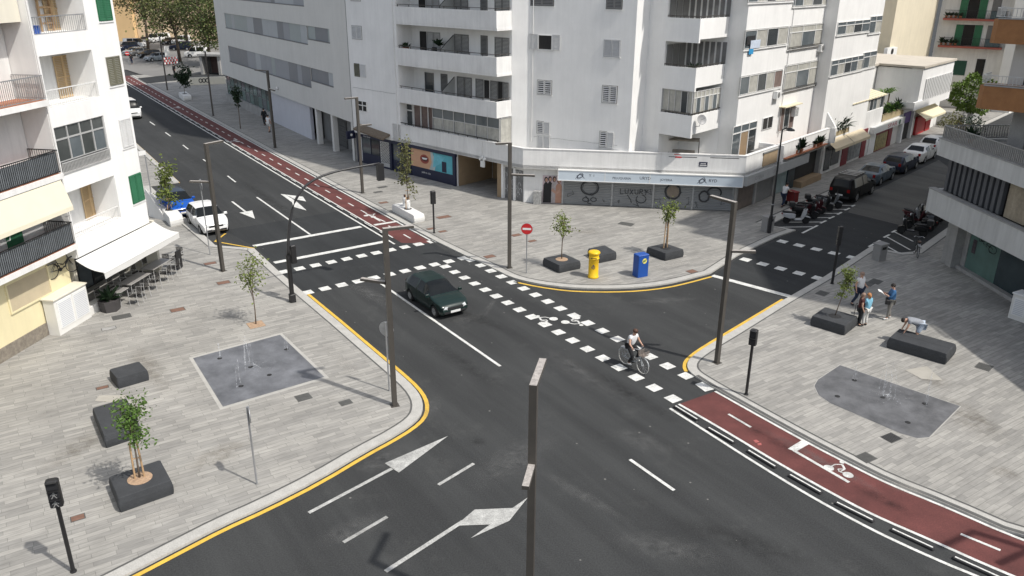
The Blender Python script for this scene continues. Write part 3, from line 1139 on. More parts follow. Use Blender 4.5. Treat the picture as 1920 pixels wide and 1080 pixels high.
# loggias on the main street side
LV = [5.7, 8.67, 11.62, 14.57, 17.52]
for i, z in enumerate(LV):
    top = z + 1.1
    mb = MB()
    mb.prism([(6.2, 0), (16.7, 0), (16.7, -1.5), (6.2, -1.5)], z, z + .18, F=lambda s, n, zz: FB(s, n, zz))
    mb.box(FB, 6.2, 16.7, -.16, 0.002, z + .18, top)
    mb.box(FB, 16.54, 16.702, -1.48, -.16, z + .18, top)
    mb.box(FB, 6.2, 16.72, -1.5, -.02, z + 2.80, z + 2.972)
    mb.build("balcony", WHITE2, o)
    if z > 14.6:
        continue
    mb = MB()
    mb.box(FB, 6.3, 16.66, -.10, -.06, top + .14, top + .18)
    mb.box(FB, 16.60, 16.64, -1.45, -.10, top + .14, top + .18)
    for k in range(9):
        s = 6.4 + k * 1.27
        mb.box(FB, s - .015, s + .015, -.10, -.06, top, top + .14)
    mb.build("handrail", STEEL, o)
    # doors, shutters and windows on the back wall of the loggia
    n = -1.5
    zf = z + .18
    if i == 0:
        window(o, FB, (7.6, 8.6, zf, zf + 2.1), n, 1, 1, GREYSH, GLASS)
        shutters(o, FB, (9.4, 10.1, zf + .9, zf + 2.1), n, GREYSH, 1)
        for a in (11.2, 12.0):
            shutter(o, FB, a, a + .75, zf, zf + 2.1, n + .01, GREYSH)
        shutter(o, FB, 13.2, 14.0, zf + .75, zf + 2.1, n + .05, GREYSH)
        window(o, FB, (14.0, 14.6, zf + .75, zf + 2.1), n, 1, 1, WMET, DARK)
        shutter(o, FB, 14.7, 15.4, zf, zf + 2.1, n + .05, GREYSH)
        window(o, FB, (15.4, 15.9, zf, zf + 2.1), n, 1, 1, GREYSH, DARK)
        shutter(o, FB, 15.95, 16.5, zf, zf + 2.1, n + .05, GREYSH)
    else:
        window(o, FB, (7.2, 7.9, zf, zf + 2.1), n, 1, 1, BLACKP, DARK)
        for a in (8.0, 8.75):
            shutter(o, FB, a, a + .7, zf, zf + 2.1, n + .01, M("pale_grey_shutter", (.36, .36, .355), .7, .1, 2))
        for a in (11.0, 11.75):
            shutter(o, FB, a, a + .73, zf, zf + 2.1, n + .01, GREYSH)
        shutters(o, FB, (13.7, 14.35, zf + .8, zf + 2.1), n, GREYSH, 1)
        for a in (15.1, 15.8):
            shutter(o, FB, a, a + .68, zf, zf + 2.1, n + .01, GREYSH)
    # slanted privacy screen between the two flats
    s = 10.9
    mb = MB()
    vs = [FB(s, -1.48, zf), FB(s, -.2, zf), FB(s, -.2, zf + 1.1), FB(s, -1.48, zf + 2.0)]
    mb.add(vs + [v + FB.d * .04 for v in vs], [(0, 1, 2, 3), (7, 6, 5, 4), (0, 4, 5, 1), (1, 5, 6, 2), (2, 6, 7, 3), (3, 7, 4, 0)])
    mb.build("privacy_screen", M("frosted_screen", (.42, .43, .42), .4, .12, 2), o)
    mb = MB()
    mb.tube([FB(s + .02, -.2, zf + .05), FB(s + .02, -.2, zf + 1.1), FB(s + .02, -1.46, zf + 2.02)], .03, 5)
    mb.build("screen_frame", BLACKP, o)
    if i == 1:
        clutter_plant(o, FB, 9.9, -.9, zf + 1.2, .75, LEAFD, 40, pot=False)
        for s_ in (6.6, 6.9):
            clutter_plant(o, FB, s_, -.4, zf + .7, .5, LEAFD, 22)
        mb = MB()
        for q in range(4):
            mb.tube([FB(9.2 + .12 * (q % 2) * 3, -.5 - .35 * (q // 2), zf), FB(9.2 + .12 * (q % 2) * 3, -.5 - .35 * (q // 2), zf + 1.05)], .015, 4)
        mb.box(FB, 9.15, 9.65, -.95, -.45, zf + .55, zf + .6)
        mb.box(FB, 9.15, 9.65, -.97, -.93, zf + .6, zf + 1.1)
        mb.build("balcony_chair", BLACKP, o)
        mb = MB()
        mb.box(FB, 13.3, 14.0, -1.4, -1.1, zf + .1, zf + .65)
        mb.lathe(FB(13.55, -1.09, zf + .38), [(.2, 0), (.2, .02), (.05, .03)], 12, 1, axis=FB.n)
        mb.build("air_conditioner", [SIGNW, BLACKP], o)
    if i == 2:
        mb = MB()
        mb.box(FB, 7.3, 8.2, -1.1, -.5, zf + .6, zf + .66)
        for q in (7.35, 8.1):
            mb.box(FB, q, q + .05, -1.0, -.6, zf, zf + .6)
        mb.build("balcony_table", ALU, o)
# solid part beside the office
for r, kind in (((659, 48, 679, 74), 0), ((664, 119, 684, 145), 1), ((656, -22, 676, 2), 0)):
    q = FB.rect(*r)
    if kind == 0:
        shutters(o, FB, q, .004, WSH, 2, back=GREYSH)
    else:
        shutters(o, FB, (q[0], (q[0] + q[1]) / 2, q[2], q[3]), .004, OLIVSH, 1)
        shutter(o, FB, (q[0] + q[1]) / 2 + .1, q[1] + .2, q[2], q[3], .01, WSH)
window(o, FB, FB.rect(672, 188, 689, 210), .004, 2, 1, WMET, DARK, .07, top=.35)
# glazed-in gallery on the first floor
window(o, FB, (5.95, 6.9, 3.0, 5.55), -.75, 1, 1, WMET, [GLASS], .09, top=.5)
mb = MB()
mb.quad(FB(7.0, -.8, 2.9), FB(9.6, -.8, 2.9), FB(9.6, -.8, 5.6), FB(7.0, -.8, 5.6))
mb.build("curtain", CURTB, o)
mb = MB()
for s in (7.0, 7.85, 8.7, 9.55):
    mb.box(FB, s - .04, s + .04, -.78, -.70, 2.9, 5.68)
mb.build("window_post", WMET, o)
window(o, FB, (9.7, 16.7, 3.0, 5.66), -.32, 6, 1, ALU, [GLASS2, CURT], .06, top=.72)
q = MB()
for k in range(6):
    a = 9.7 + 7 / 6 * k
    q.quad(FB(a + .08, -.29, 3.1), FB(a + 1.09, -.29, 3.1), FB(a + 1.09, -.29, 4.9), FB(a + .08, -.29, 4.9))
q.build("curtain", CURT, o)
FBe = FB.sub(16.7, -.32, 0, -90)
window(o, FBe, (0.02, 1.15, 3.0, 5.66), 0.0, 1, 1, ALU, [CURT], .06)
mb = MB()
mb.box(FB, 5.6, 16.9, -.08, -.04, 4.12, 4.17)
for k in range(12):
    mb.box(FB, 5.7 + k, 5.73 + k, -.08, -.04, 3.93, 4.12)
mb.tube([FB(5.4, -.06, 4.15), FB(4.6, -.06, 4.1)], .025, 4)
mb.build("handrail", BLACKP, o)
# podium: floor slab, parapet, fascia
X0, X1, X2 = FB(5.2, 0, 0).to_2d(), FB(19.2, 0, 0).to_2d(), V2(15.35, 52.0)
X3 = X2 + eE * 14.7
mb = MB()
inn = [V2(25, 68), V2(0, 66)]
mb.prism([X0, X1, X2, X3, *[V2(*xy(FI(13.5, -8, 0)))], *[V2(*xy(FB(5.2, -8, 0)))]], 2.62, 2.84)
mb.build("podium_slab", WHITE2, o)
fix_normals(o.children[-1])
mb = MB()
slab_wall(mb, [X0, X1, X2, X3], .18, 2.60, 3.95)
mb.build("parapet", WHITE2, o)
mb = MB()
slab_wall(mb, off([X0, X1, X2, X3], .03), .26, 3.952, 4.0)
mb.build("parapet_coping", WHITE2, o)
FC = Fr(X1.x, X1.y, math.degrees(math.atan2(X2.x - X1.x, X2.y - X1.y)))
LC = (X2 - X1).length
FE = Fr(X2.x, X2.y, 41.6)
# ground floor walls
mb = MB()
i0, i1, i2, i3 = FB(0.03, -.3, 0).to_2d(), FC(.05, -.5, 0).to_2d(), V2(*xy(FC(14.35, -.52, 0))), V2(*xy(FE(14.7, -.55, 0)))
en = [FB(12.35, -.3, 0).to_2d(), FB(12.35, -4, 0).to_2d(), FB(16.6, -4, 0).to_2d(), FB(16.6, -.5, 0).to_2d()]
mb.prism([i0, *en, i1, i2, i3, V2(*xy(FI(13.5, -6, 0))), FB(0.03, -8, 0).to_2d()], 0, 2.63)
mb.build("ground_floor_wall", WHITE2, o)
fix_normals(o.children[-1])
mb = MB()
mb.quad(FB(12.37, -.35, 0.09), FB(12.37, -3.95, 0.09), FB(12.37, -3.95, 2.6), FB(12.37, -.35, 2.6))
mb.quad(FB(12.4, -3.97, 0.09), FB(16.58, -3.97, 0.09), FB(16.58, -3.97, 2.6), FB(12.4, -3.97, 2.6))
mb.quad(FB(16.57, -.5, 0.09), FB(16.57, -3.95, 0.09), FB(16.57, -3.95, 2.6), FB(16.57, -.5, 2.6))
mb.box(FB, 16.55, 16.95, -.49, -.2, 0.09, 2.6)
mb.build("entrance_lining", BROWNW, o)
mb = MB()
mb.box(FB, 14.4, 16.2, -3.9, -3.8, .3, 2.5)
mb.box(FB, 14.2, 16.4, -3.96, -3.5, .09, .3, 1)
mb.build("entrance_door", [DARK, M("ochre_step", (.40, .31, .16), .8, .15, 2)], o)
# navy dental shop front
mb = MB()
mb.box(FB, .25, 12.3, -.29, -.05, 2.32, 2.58)
for s in (.3, 4.62, 6.95, 12.1):
    mb.box(FB, s - .14, s + .14, -.29, -.12, .08, 2.32)
mb.box(FB, .5, 12.0, -.29, -.2, .08, .22)
mb.build("shop_front", NAVY, o)
mb = text_mb(FB, "clinica dental", 1.2, 2.37, .13, -.045)
mb.build("shop_lettering", SIGNW, o)
for a, b in ((.75, 3.1), (4.8, 6.8)):
    window(o, FB, (a, b, .95, 2.3), -.28, 2, 1, NAVY, [GLASS2, GLASS], .04)
    MB().box(FB, a, b, -.285, -.22, .22, .95).build("window_apron", NAVY, o)
mb = MB()
mb.box(FB, 3.2, 4.5, -.29, -.22, .08, 2.3)
for r in range(16):
    for c in range(6):
        s = 3.27 + c * .2 + (.1 if r % 2 else 0)
        mb.box(FB, s, min(s + .13, 4.46), -.221, -.216, .55 + r * .105, .61 + r * .105, 1)
mb.build("perforated_shutter", [ALU, GLASS], o)
# dental poster: a smiling mouth on peach beside a teal gloved hand
F = FB
mb = MB()
pa, pb = 7.15, 11.95
mb.box(F, pa, pb, -.285, -.16, .22, .9, 0)
mb.box(F, pa, 9.6, -.285, -.161, .9, 2.3, 1)
mb.box(F, 9.6, pb, -.285, -.1605, .9, 2.3, 2)
mb.onwall(F, [(9.3, .9), (9.9, .9), (10.1, 1.5), (9.7, 2.3), (9.45, 2.3), (9.6, 1.5)], -.157, 3)
mb.onwall(F, [(9.7, 1.1), (10.7, 1.6), (11.1, 2.1), (10.4, 2.2), (9.9, 2.25)], -.1565, 4)


def ell(cx, cz, a, b, k=16):
    return [(cx + a * cos(2 * pi * i / k), cz + b * sin(2 * pi * i / k)) for i in range(k)]


mb.onwall(F, ell(8.75, 1.62, .52, .36), -.157, 5)
mb.onwall(F, ell(8.78, 1.64, .38, .2), -.154, 6)
mb.onwall(F, [(8.45, 1.72), (9.1, 1.74), (9.0, 1.6), (8.55, 1.58)], -.151, 7)
mb.box(F, 10.75, 11.25, -.16, -.15, .95, 1.75, 0)
mb.build("advertising_poster", [NAVY, M("poster_peach", (.62, .36, .22), .5, .1, 1.5), M("poster_teal", (.10, .42, .50), .5, .2, 1.2), M("poster_pale", (.45, .52, .52), .5, .2, 2),
                               M("poster_glove", (.16, .52, .62), .5, .25, 2), M("poster_lip", (.30, .055, .04), .4, .2, 3), M("poster_mouth", (.10, .02, .02), .5, .1, 3), SIGNW], o)
text_mb(FB, "pide tu cita", 8.4, .5, .16, -.152).build("poster_lettering", SIGNW, o)
# bracket sign at the office end
mb = MB()
mb.box(FB, -.05, .1, -.1, .75, 2.1, 2.75)
mb.lathe(FB(.1, .32, 2.42), [(.11, 0), (.11, .01), (.05, .012)], 14, 1, axis=FB.d)
mb.build("bracket_sign", [NAVY, SIGNW], o)
# little thatched canopy
mb = MB()
for k in range(6):
    a, b = 1.0 + k * .64, 1.0 + (k + 1) * .64
    za, zb = 3.5 - .0 * k, 3.5
    mb.add([FB(a, -.0, 3.42 - k * .06), FB(b, -.0, 3.36 - k * .06), FB(b, .75, 3.08 - k * .06), FB(a, .75, 3.14 - k * .06), FB(a, .0, 3.28 - k * .06), FB(b, .0, 3.22 - k * .06), FB(b, .75, 2.95 - k * .06), FB(a, .75, 3.0 - k * .06)],
           [(0, 1, 2, 3), (7, 6, 5, 4), (3, 2, 6, 7), (0, 3, 7, 4), (1, 5, 6, 2)])
mb.build("tarpaulin_canopy", M("brown_tarpaulin", (.17, .135, .10), .95, .35, 8, bump=.5), o)
# pale fascia moulding under the left flats
mb = MB()
mb.box(FB, .2, 5.2, -.3, .05, 2.6, 2.78)
mb.build("fascia", WHITE2, o)
# graffiti doors left of the corner
for a, b in ((17.15, 18.0), (18.2, 18.85)):
    mb = MB()
    mb.box(FB, a, b, -.52, -.42, .09, 2.3)
    mb.build("metal_door", M("grey_door", (.16, .16, .16), .6, .3, 4), o)
mb = MB()
rs = random.Random(3)
for k in range(16):
    c, d = rs.uniform(17.2, 18.75), rs.uniform(.5, 2.1)
    pts = [(c + .16 * cos(t * .9) * rs.uniform(.5, 1.2), d + .26 * sin(t * .9) * rs.uniform(.6, 1.1)) for t in range(6)]
    mb.strip(FB, pts, .035, -.417)
mb.build("graffiti", M("white_spray", (.5, .5, .5), .8, .3, 5), o)
MB().box(FB, 18.02, 18.18, -.5, -.3, 0.09, 2.4).build("door_post", WHITE, o)
MB().box(FB, 16.95, 17.12, -.5, -.2, 0.09, 2.6).build("door_post", WHITE, o)
mb = MB()
mb.tube([FB(15.3, .03, 2.7), FB(15.3, .03, 3.9)], .02, 5)
for k in range(5):
    mb.lathe(FB(15.1 + .12 * k, .06, 2.55 + .08 * (k % 3)), [(.07, 0), (.09, .1), (.05, .2)], 7)
mb.box(FB, 15.2, 15.55, .01, .14, 2.1, 2.55)
mb.build("cable_box", WMET, o)
# shop sign box round the corner
SG = M("sign_box_face", (.55, .62, .68), .4, .06, 1)
mb = MB()
mb.box(FC, 2.45, LC - .1, .002, .3, 1.98, 2.62)
mb.build("shop_sign", SG, o)
mb = MB()
mb.box(FC, 2.43, LC - .08, .0, .33, 2.621, 2.68)
mb.box(FC, 2.43, LC - .08, .0, .33, 1.93, 1.979)
for s in (2.43, 5.6, 8.6, LC - .12):
    mb.box(FC, s, s + .05, .0, .31, 1.979, 2.621)
mb.build("sign_frame", WMET, o)
mb = MB()
mb.box(FE, -.1, 10.0, .002, .26, 2.0, 2.66)
mb.build("shop_sign", M("sign_box_grey", (.40, .41, .41), .5, .12, 1.5), o)
DKL = M("sign_letter_dark", (.03, .035, .06), .5, .1, 3)
for t, s, z, h, F in (("Y  I", 4.55, 2.27, .18, FC), ("PELUQUERIA", 6.15, 2.18, .15, FC), ("URYD", 7.95, 2.22, .2, FC), ("JOYERIA", 9.3, 2.18, .15, FC), ("RYD", 12.5, 2.22, .2, FC), ("JOYERIA", 1.0, 2.2, .26, FE), ("URYD", 3.8, 2.2, .28, FE)):
    text_mb(F, t, s, z, h, .305 if F is FC else .265).build("sign_lettering", DKL if F is FC else M("faded_letter", (.24, .245, .25), .6, .15, 2), o)
mb = MB()
for c in (3.95, 12.05):
    for (a, b) in ((.26, .12), (.2, .2)):
        e = [(c + a * cos(t * .52) * (1 if t % 3 else .7), 2.3 + b * sin(t * .52 + .6)) for t in range(13)]
        mb.strip(FC, e, .025, .305)
    mb.strip(FC, [(c - .3, 2.1), (c, 2.45), (c + .3, 2.15)], .03, .308)
mb.build("sign_emblem", DKL, o)
# roller shutters
SHT = M("zinc_shutter", (.31, .32, .325), .55, .12, 1.0, metal=.2)
edges = [2.75, 6.15, 8.95, 11.6, 14.25]
for a, b in zip(edges, edges[1:]):
    mb = MB()
    k = 16
    for i in range(k):
        z = .1 + i * 1.87 / k
        mb.quad(FC(a + .06, -.42, z), FC(b - .06, -.42, z), FC(b - .06, -.375, z + .09), FC(a + .06, -.375, z + .09))
        mb.quad(FC(a + .06, -.375, z + .09), FC(b - .06, -.375, z + .09), FC(b - .06, -.42, z + .117), FC(a + .06, -.42, z + .117))
    mb.build("roller_shutter", SHT, o)
mb = MB()
for e in edges:
    mb.box(FC, e - .06, e + .06, -.5, -.36, .09, 1.98)
mb.build("shutter_guide", GALV, o)
gr = MB()


def ring(mb, F, c, d, a, b, w, n, k=20, t0=0, t1=2 * pi, j=0.0):
    mb.strip(F, [(c + a * cos(t0 + (t1 - t0) * i / k) * (1 + random.uniform(-j, j)), d + b * sin(t0 + (t1 - t0) * i / k) * (1 + random.uniform(-j, j))) for i in range(k + 1)], w, n)


ring(gr, FC, 4.6, 1.35, .6, .5, .09, -.36, j=.06)
ring(gr, FC, 4.6, 1.33, .5, .42, .03, -.36, j=.08)
ring(gr, FC, 4.35, .5, .2, .14, .05, -.36, j=.1)
ring(gr, FC, 4.9, .52, .2, .14, .05, -.36, j=.1)
gr.strip(FC, [(4.35, .75), (4.6, .45), (4.5, .25), (4.75, .2)], .05, -.36)
ring(gr, FC, 8.15, .7, .33, .28, .05, -.36, t0=2.4, t1=7.6)
gr.strip(FC, [(7.2, .95), (7.45, .6), (7.5, .4)], .05, -.36)
ring(gr, FC, 10.25, 1.3, .5, .5, .12, -.36, j=.05)
ring(gr, FC, 12.35, 1.05, .33, .36, .11, -.36, j=.05)
ring(gr, FC, 13.0, 1.35, .45, .36, .1, -.36, t0=-.4, t1=3.6)
for k in range(9):
    c, d = (3.3, 5.5, 6.7, 8.6, 9.3, 11.2, 11.9, 13.7, 7.8)[k], (.9, .6, .4, 1.3, .5, .7, .45, .8, .35)[k]
    gr.strip(FC, [(c + random.uniform(-.25, .25), d + random.uniform(-.3, .3)) for _ in range(5)], .022, -.361)
gr.build("graffiti_pattern", M("black_spray", (.045, .047, .05), .8, .3, 5), o)
gr = MB()
GL = dict(L=[[(0, 1), (.05, .02), (.6, 0)]], U=[[(0, 1), (.05, .2), (.3, 0), (.6, .15), (.62, 1)]], X=[[(0, 1), (.62, 0)], [(.6, 1), (0, .02)]], R=[[(0, 0), (.03, 1), (.5, .95), (.55, .6), (.08, .5), (.65, 0)]], Y=[[(0, 1), (.3, .5), (.62, 1)], [(.3, .5), (.28, 0)]])
for k, c in enumerate("LUXURY"):
    for st in GL[c]:
        gr.strip(FC, [(6.7 + k * .33 + x * .36 + random.uniform(-.015, .015), 1.02 + y * .34 + .02 * sin(k * 2) + random.uniform(-.02, .02)) for x, y in st], .042, -.358)
gr.build("graffiti_lettering", M("black_spray", (.045, .047, .05)), o)
gr = MB()
gr.onwall(FC, ell(10.25, 1.3, .42, .42, 18), -.364)
gr.build("painted_disc", M("tan_spray", (.24, .20, .16), .8, .2, 5), o)
# fashion poster with four figures
mb = MB()
n0 = -.44
mb.box(FC, 1.35, 2.72, -.49, n0, .12, 2.05, 0)
for c, w, mi, top in ((1.58, .2, 1, 1.9), (1.85, .2, 1, 1.95), (2.15, .2, 3, 1.95), (2.48, .24, 4, 1.85)):
    n0 += .002
    mb.onwall(FC, [(c - w, .14), (c + w, .14), (c + w * .9, top - .5), (c + w * .4, top - .32), (c - w * .4, top - .32), (c - w * .9, top - .5)], n0, mi)
    mb.onwall(FC, ell(c, top - .12, .13, .2), n0 + .004, 1 if c < 2.3 else 5)
    mb.onwall(FC, ell(c + .02, top - .15, .085, .14), n0 + .006, 2)
mb.onwall(FC, [(1.95, 1.0), (2.3, .75), (2.6, .95), (2.55, 1.15), (2.3, .95), (2.05, 1.2)], n0 + .004, 2)
mb.build("advertising_poster", [M("poster_blush", (.50, .40, .42), .5, .1, 1), BLACKM, M("poster_skin", (.45, .27, .20), .5, .15, 4), M("poster_grey_dress", (.42, .38, .38), .6, .25, 5), M("poster_skin_deep", (.42, .23, .16), .5, .15, 3), M("poster_hair", (.14, .06, .04), .6, .2, 5)], o)
mb = MB()
mb.box(FC, .75, 1.3, -.45, -.05, .09, 1.0)
mb.build("graffitied_cabinet", M("smeared_paint", (.36, .36, .35), .7, .6, 9, detail=8), o)
# parapet openings (bars) and street name plate
mb = MB()
for r in ((1254, 287.5, 1307, 290.5), (1254, 293, 1307, 296), (1332, 289.5, 1386, 292.5), (1332, 295, 1386, 298)):
    s0, s1, z0, z1 = FC.rect(*r)
    mb.box(FC, s0, s1, -.02, .006, z0, z1, 0)
mb.build("parapet_slot", DARK, o)
mb = MB()
for r in ((1264, 287.5, 1276, 290.5), (1266, 293, 1278, 296)):
    s0, s1, z0, z1 = FC.rect(*r)
    mb.box(FC, s0, s1, .006, .012, z0, z1)
mb.build("red_cloth", RED, o)
s0, s1, z0, z1 = FC.rect(1311, 303.5, 1326, 312.5)
MB().box(FC, s0, s1, .0, .02, z0, z1).build("street_name_plate", NAVY, o)
mb = MB()
mb.box(FC, s0 + .05, s1 - .05, .02, .024, z0 + .06, z0 + .11)
mb.box(FC, s0 + .1, s1 - .1, .02, .024, z0 + .17, z0 + .21)
mb.build("plate_lettering", SIGNW, o)

# chamfer face windows
FD = Fr(p4.x, p4.y, math.degrees(math.atan2(p5.x - p4.x, p5.y - p4.y)))
PGS = M("light_grey_shutter", (.50, .505, .51), .6, .08, 2)
for r, kind in (((995, -18, 1038, 11), 'g'), ((1138, -14, 1166, 17), 'g'), ((1010, 65, 1035, 94), 'open'), ((1133, 74, 1162, 107), 'w'), ((1008, 150, 1034, 178), 'd'),
                ((1130, 160, 1156, 194), 'd'), ((1007, 227, 1031, 252), 'h'), ((1125, 246, 1150, 278), 'h')):
    q = FD.rect(*r)
    if kind == 'g':
        shutters(o, FD, q, .004, GREYSH, 2)
    elif kind == 'w':
        shutters(o, FD, q, .004, PGS, 2, back=PGS)
    elif kind == 'd':
        shutters(o, FD, q, .004, WSH, 2, pitch=.12)
    elif kind == 'h':
        m = (q[0] + q[1]) / 2
        shutters(o, FD, (q[0], m, q[2], q[3]), .004, WSH, 1, pitch=.12)
        shutters(o, FD, (m, q[1], q[2], q[3]), .004, WSH, 1, back=WSH)
    else:
        window(o, FD, q, .004, 1, 1, WMET, DARK, .07)
        w = (q[1] - q[0]) * .55
        shutter(o, FD, q[0] - w * 1.25, q[0] - .02, q[2], q[3] + .05, .03, WSH)
        shutter(o, FD, q[1] + .02, q[1] + w * 1.1, q[2], q[3] + .05, .03, WSH)
    MB().box(FD, q[0] - .08, q[1] + .08, .0, .05, q[2] - .09, q[2] - .03).build("window_sill", WHITE2, o)
q = FD.rect(1007, 254, 1031, 282)
shutters(o, FD, q, .004, WSH, 2, back=WSH)

# corner balconies above the crossing
FG = Fr(p6.x, p6.y, math.degrees(math.atan2(pc.x - p6.x, pc.y - p6.y)))
LG = (pc - p6).length
for i, z in enumerate((5.4, 8.35, 11.3, 14.25, 17.2)):
    mb = MB()
    mb.prism([p7, pc, p10, p8], z, z + .25)
    slab_wall(mb, [p7 + (pc - p6).normalized() * .0, pc, p10], .15, z + .25, z + 1.22)
    slab_wall(mb, [p7, pc], .16, z - .22, z)
    mb.build("balcony", WHITE, o)
    fix_normals(o.children[-1])
    if z > 12:
        continue
    F2 = Fr(p7.x, p7.y, 41.6)
    L2 = (p8 - p7).length
    F3 = Fr(p8.x, p8.y, math.degrees(math.atan2(p10.x - p8.x, p10.y - p8.y)))
    L3 = (p10 - p8).length
    mb = MB()
    a, b = p7 + (pc - p7) * .03, p10
    for A, B in ((p7, pc), (pc, p10)):
        d = (B - A)
        Fx = Fr(A.x, A.y, math.degrees(math.atan2(d.x, d.y)))
        mb.box(Fx, 0, d.length, -.1, -.05, z + 1.32, z + 1.36)
        for k in range(9):
            s = d.length * k / 8
            mb.box(Fx, max(0, s - .012), min(d.length, s + .012), -.09, -.06, z + 1.22, z + 1.32)
    mb.build("handrail", STEEL, o)
    if i == 0:
        # glazed in with curtains
        Fg = Fr(p7.x, p7.y, FG.az)
        Lg = (pc - p7).length
        window(o, Fg, (0.02, Lg - .03, z + 1.3, z + 2.7), -.14, 5, 1, ALU, [CURT, CURT, CURT, GLASS, CURT], .05)
        Fh = Fr(pc.x, pc.y, 41.6)
        window(o, Fh, (0.03, 3.78, z + 1.3, z + 2.7), -.14, 7, 1, WMET, [CURT, GLASS2], .05, top=.4)
    else:
        mb = MB()
        for k in range(7):
            s = .1 + k * L3 / 7
            mb.box(F3, s, s + L3 / 7 - .12, .02, .06, z + .3, z + 2.6)
        mb.build("curtain", M("grey_curtain", (.20, .20, .20), .8, .3, 3, streak=.3), o)
        mb = MB()
        for k in range(3):
            s = .2 + k * .8
            mb.box(F2, s, s + .7, .02, .05, z + .3, z + 2.5)
        mb.build("shutter", GREYSH, o)
        if i == 1:
            for k in range(7):
                t = random.random()
                c = p8 + (pc - p8) * random.uniform(.45, .7) + eE * random.uniform(.2, 1.0)
                clutter_plant(o, W0, c.x, c.y, z + .3, random.uniform(.6, 1.2), LEAFD, 20)
mb = MB()
Fh = Fr(pc.x, pc.y, 41.6)
pd = Fh(.55, -.15, 6.35)
ax = (Fh.n * .8 + Vector((0, 0, .35)) - Fh.d * .5).normalized()
FG_, FG = FG, Fh
mb.tube([Fh(.5, 0, 5.9), Fh(.5, .3, 5.95), pd + FG.n * .5], .025, 5)
mb.lathe(pd + FG.n * .5, [(.0, .02), (.16, .04), (.32, .11), (.33, .12), (.31, .125), (.16, .07), (.0, .05)], 20, axis=ax)
mb.tube([pd + FG.n * .5, pd + FG.n * .5 + ax * .55], .015, 4)
FG = FG_
mb.build("satellite_dish", M("dish_grey", (.33, .33, .33), .5, .1, 2), o)

# side-street face of the house
IW = [((1397, 58, 1474, 82), 4), ((1388, 145, 1463, 162), 5), ((1405, -28, 1485, 1), 5), ((1481, 50, 1546, 82), 3), ((1472, 124, 1533, 156), 3), ((1490, -24, 1556, 8), 4)]
for r, c in IW:
    q = FI.rect(*r)
    MB().box(FI, q[0] - .05, q[1] + .05, .0, .004, q[2] - .03, q[3] + .04).build("window_recess", GREYSH, o)
    window(o, FI, q, .006, c, 1, WMET, [GLASS2, CURT, GLASS, CURT, CURTB] if c != 3 else [CURT, GLASS2], .06, top=(q[3] - q[2]) * .28 if c == 3 else None)
    MB().box(FI, q[0] - .1, q[1] + .1, .0, .09, q[2] - .12, q[2] - .04).build("window_sill", WHITE2, o)
    if c == 3:
        railing(o, [xy(FI(q[0], .12, 0)), xy(FI(q[1], .12, 0))], q[2] - .12, q[2] + .12, STEEL, .2)
FJ = FI.sub(12.5, 1.0)
for r, c in (((1571, 42, 1628, 58), 4), ((1632, 31, 1649, 60), 2), ((1559, 114, 1616, 130), 5), ((1619, 99, 1639, 124), 2)):
    q = FJ.rect(*r)
    window(o, FJ, q, .006, c, 1, WMET, [GLASS2, CURT, GLASS], .06, top=(q[3] - q[2]) * .3)
    MB().box(FJ, q[0] - .1, q[1] + .1, .0, .09, q[2] - .12, q[2] - .04).build("window_sill", WHITE2, o)
# clothes drying at the open window
mb = MB()
q = FI.rect(1398, 62, 1412, 84)
mb.box(FI, q[0] + .1, q[1], .08, .1, q[2] + .05, q[3] - .2, 0)
q = FI.rect(1405, 76, 1421, 92)
mb.box(FI, q[0], q[1], .1, .13, q[2] + .1, q[3], 1)
q = FI.rect(1402, 92, 1409, 101)
mb.box(FI, q[0], q[1], .1, .12, q[2], q[3], 2)
mb.build("laundry", [BLACKM, M("pale_laundry", (.55, .62, .72), .8, .2, 5), M("blue_laundry", (.03, .28, .55), .8, .1, 3)], o)
# terrace level on the side street: doors, divider walls, awning roof, planters
window(o, FI, FI.rect(1374, 238, 1412, 286), .006, 3, 1, WMET, [GLASS2, BROWNW, GLASS], .08, top=.5)
window(o, FI, FI.rect(1430, 222, 1446, 239), .006, 2, 1, WMET, DARK, .05)
q = FI.rect(1462, 202, 1482, 238)
window(o, FI, (q[0], q[1] + .3, q[2] - .1, q[3]), .006, 3, 1, WMET, [CURTB, GLASS], .06)
MB().box(FI, q[0] - .1, q[1] + .5, .0, .5, q[3] + .02, q[3] + .1).build("awning_box", AWNC, o)
mb = MB()
for s, zt in ((3.9, 4.35), (13.2, 5.3)):
    mb.prism([(s, 1.85), (s, 0.0), (s + .15, 0.0), (s + .15, 1.85)], 2.84, 4.0, F=lambda a, b, z: FI(a, b, z))
mb.add([FI(13.3, .0, 2.84), FI(13.3, 1.85, 2.84), FI(13.3, 1.85, 4.0), FI(13.3, .8, 5.4), FI(13.3, 0, 5.5), FI(13.5, .0, 2.84), FI(13.5, 1.85, 2.84), FI(13.5, 1.85, 4.0), FI(13.5, .8, 5.4), FI(13.5, 0, 5.5)],
       [(0, 1, 2, 3, 4), (9, 8, 7, 6, 5), (2, 7, 8, 3), (3, 8, 9, 4), (1, 6, 7, 2)])
mb.build("terrace_divider", WHITE, o)
mb = MB()
mb.box(FI, 1.6, 3.8, .6, 1.5, 2.85, 3.75, 0)
mb.box(FI, 1.5, 3.85, .5, 1.55, 3.751, 3.83, 1)
mb.build("terrace_shed", [M("tan_board", (.36, .27, .17), .8, .15, 2), GREYSH], o)
mb = MB()
mb.prism([(5.0, 1.7), (5.0, .1), (12.6, .1), (12.6, 1.7)], 2.845, 2.9, F=lambda a, b, z: FI(a, b, z))
mb.build("terrace_tiles", TERRA, o)
mb = MB()
mb.box(FI, 8.7, 9.3, .02, .35, 5.25, 5.9, 0)
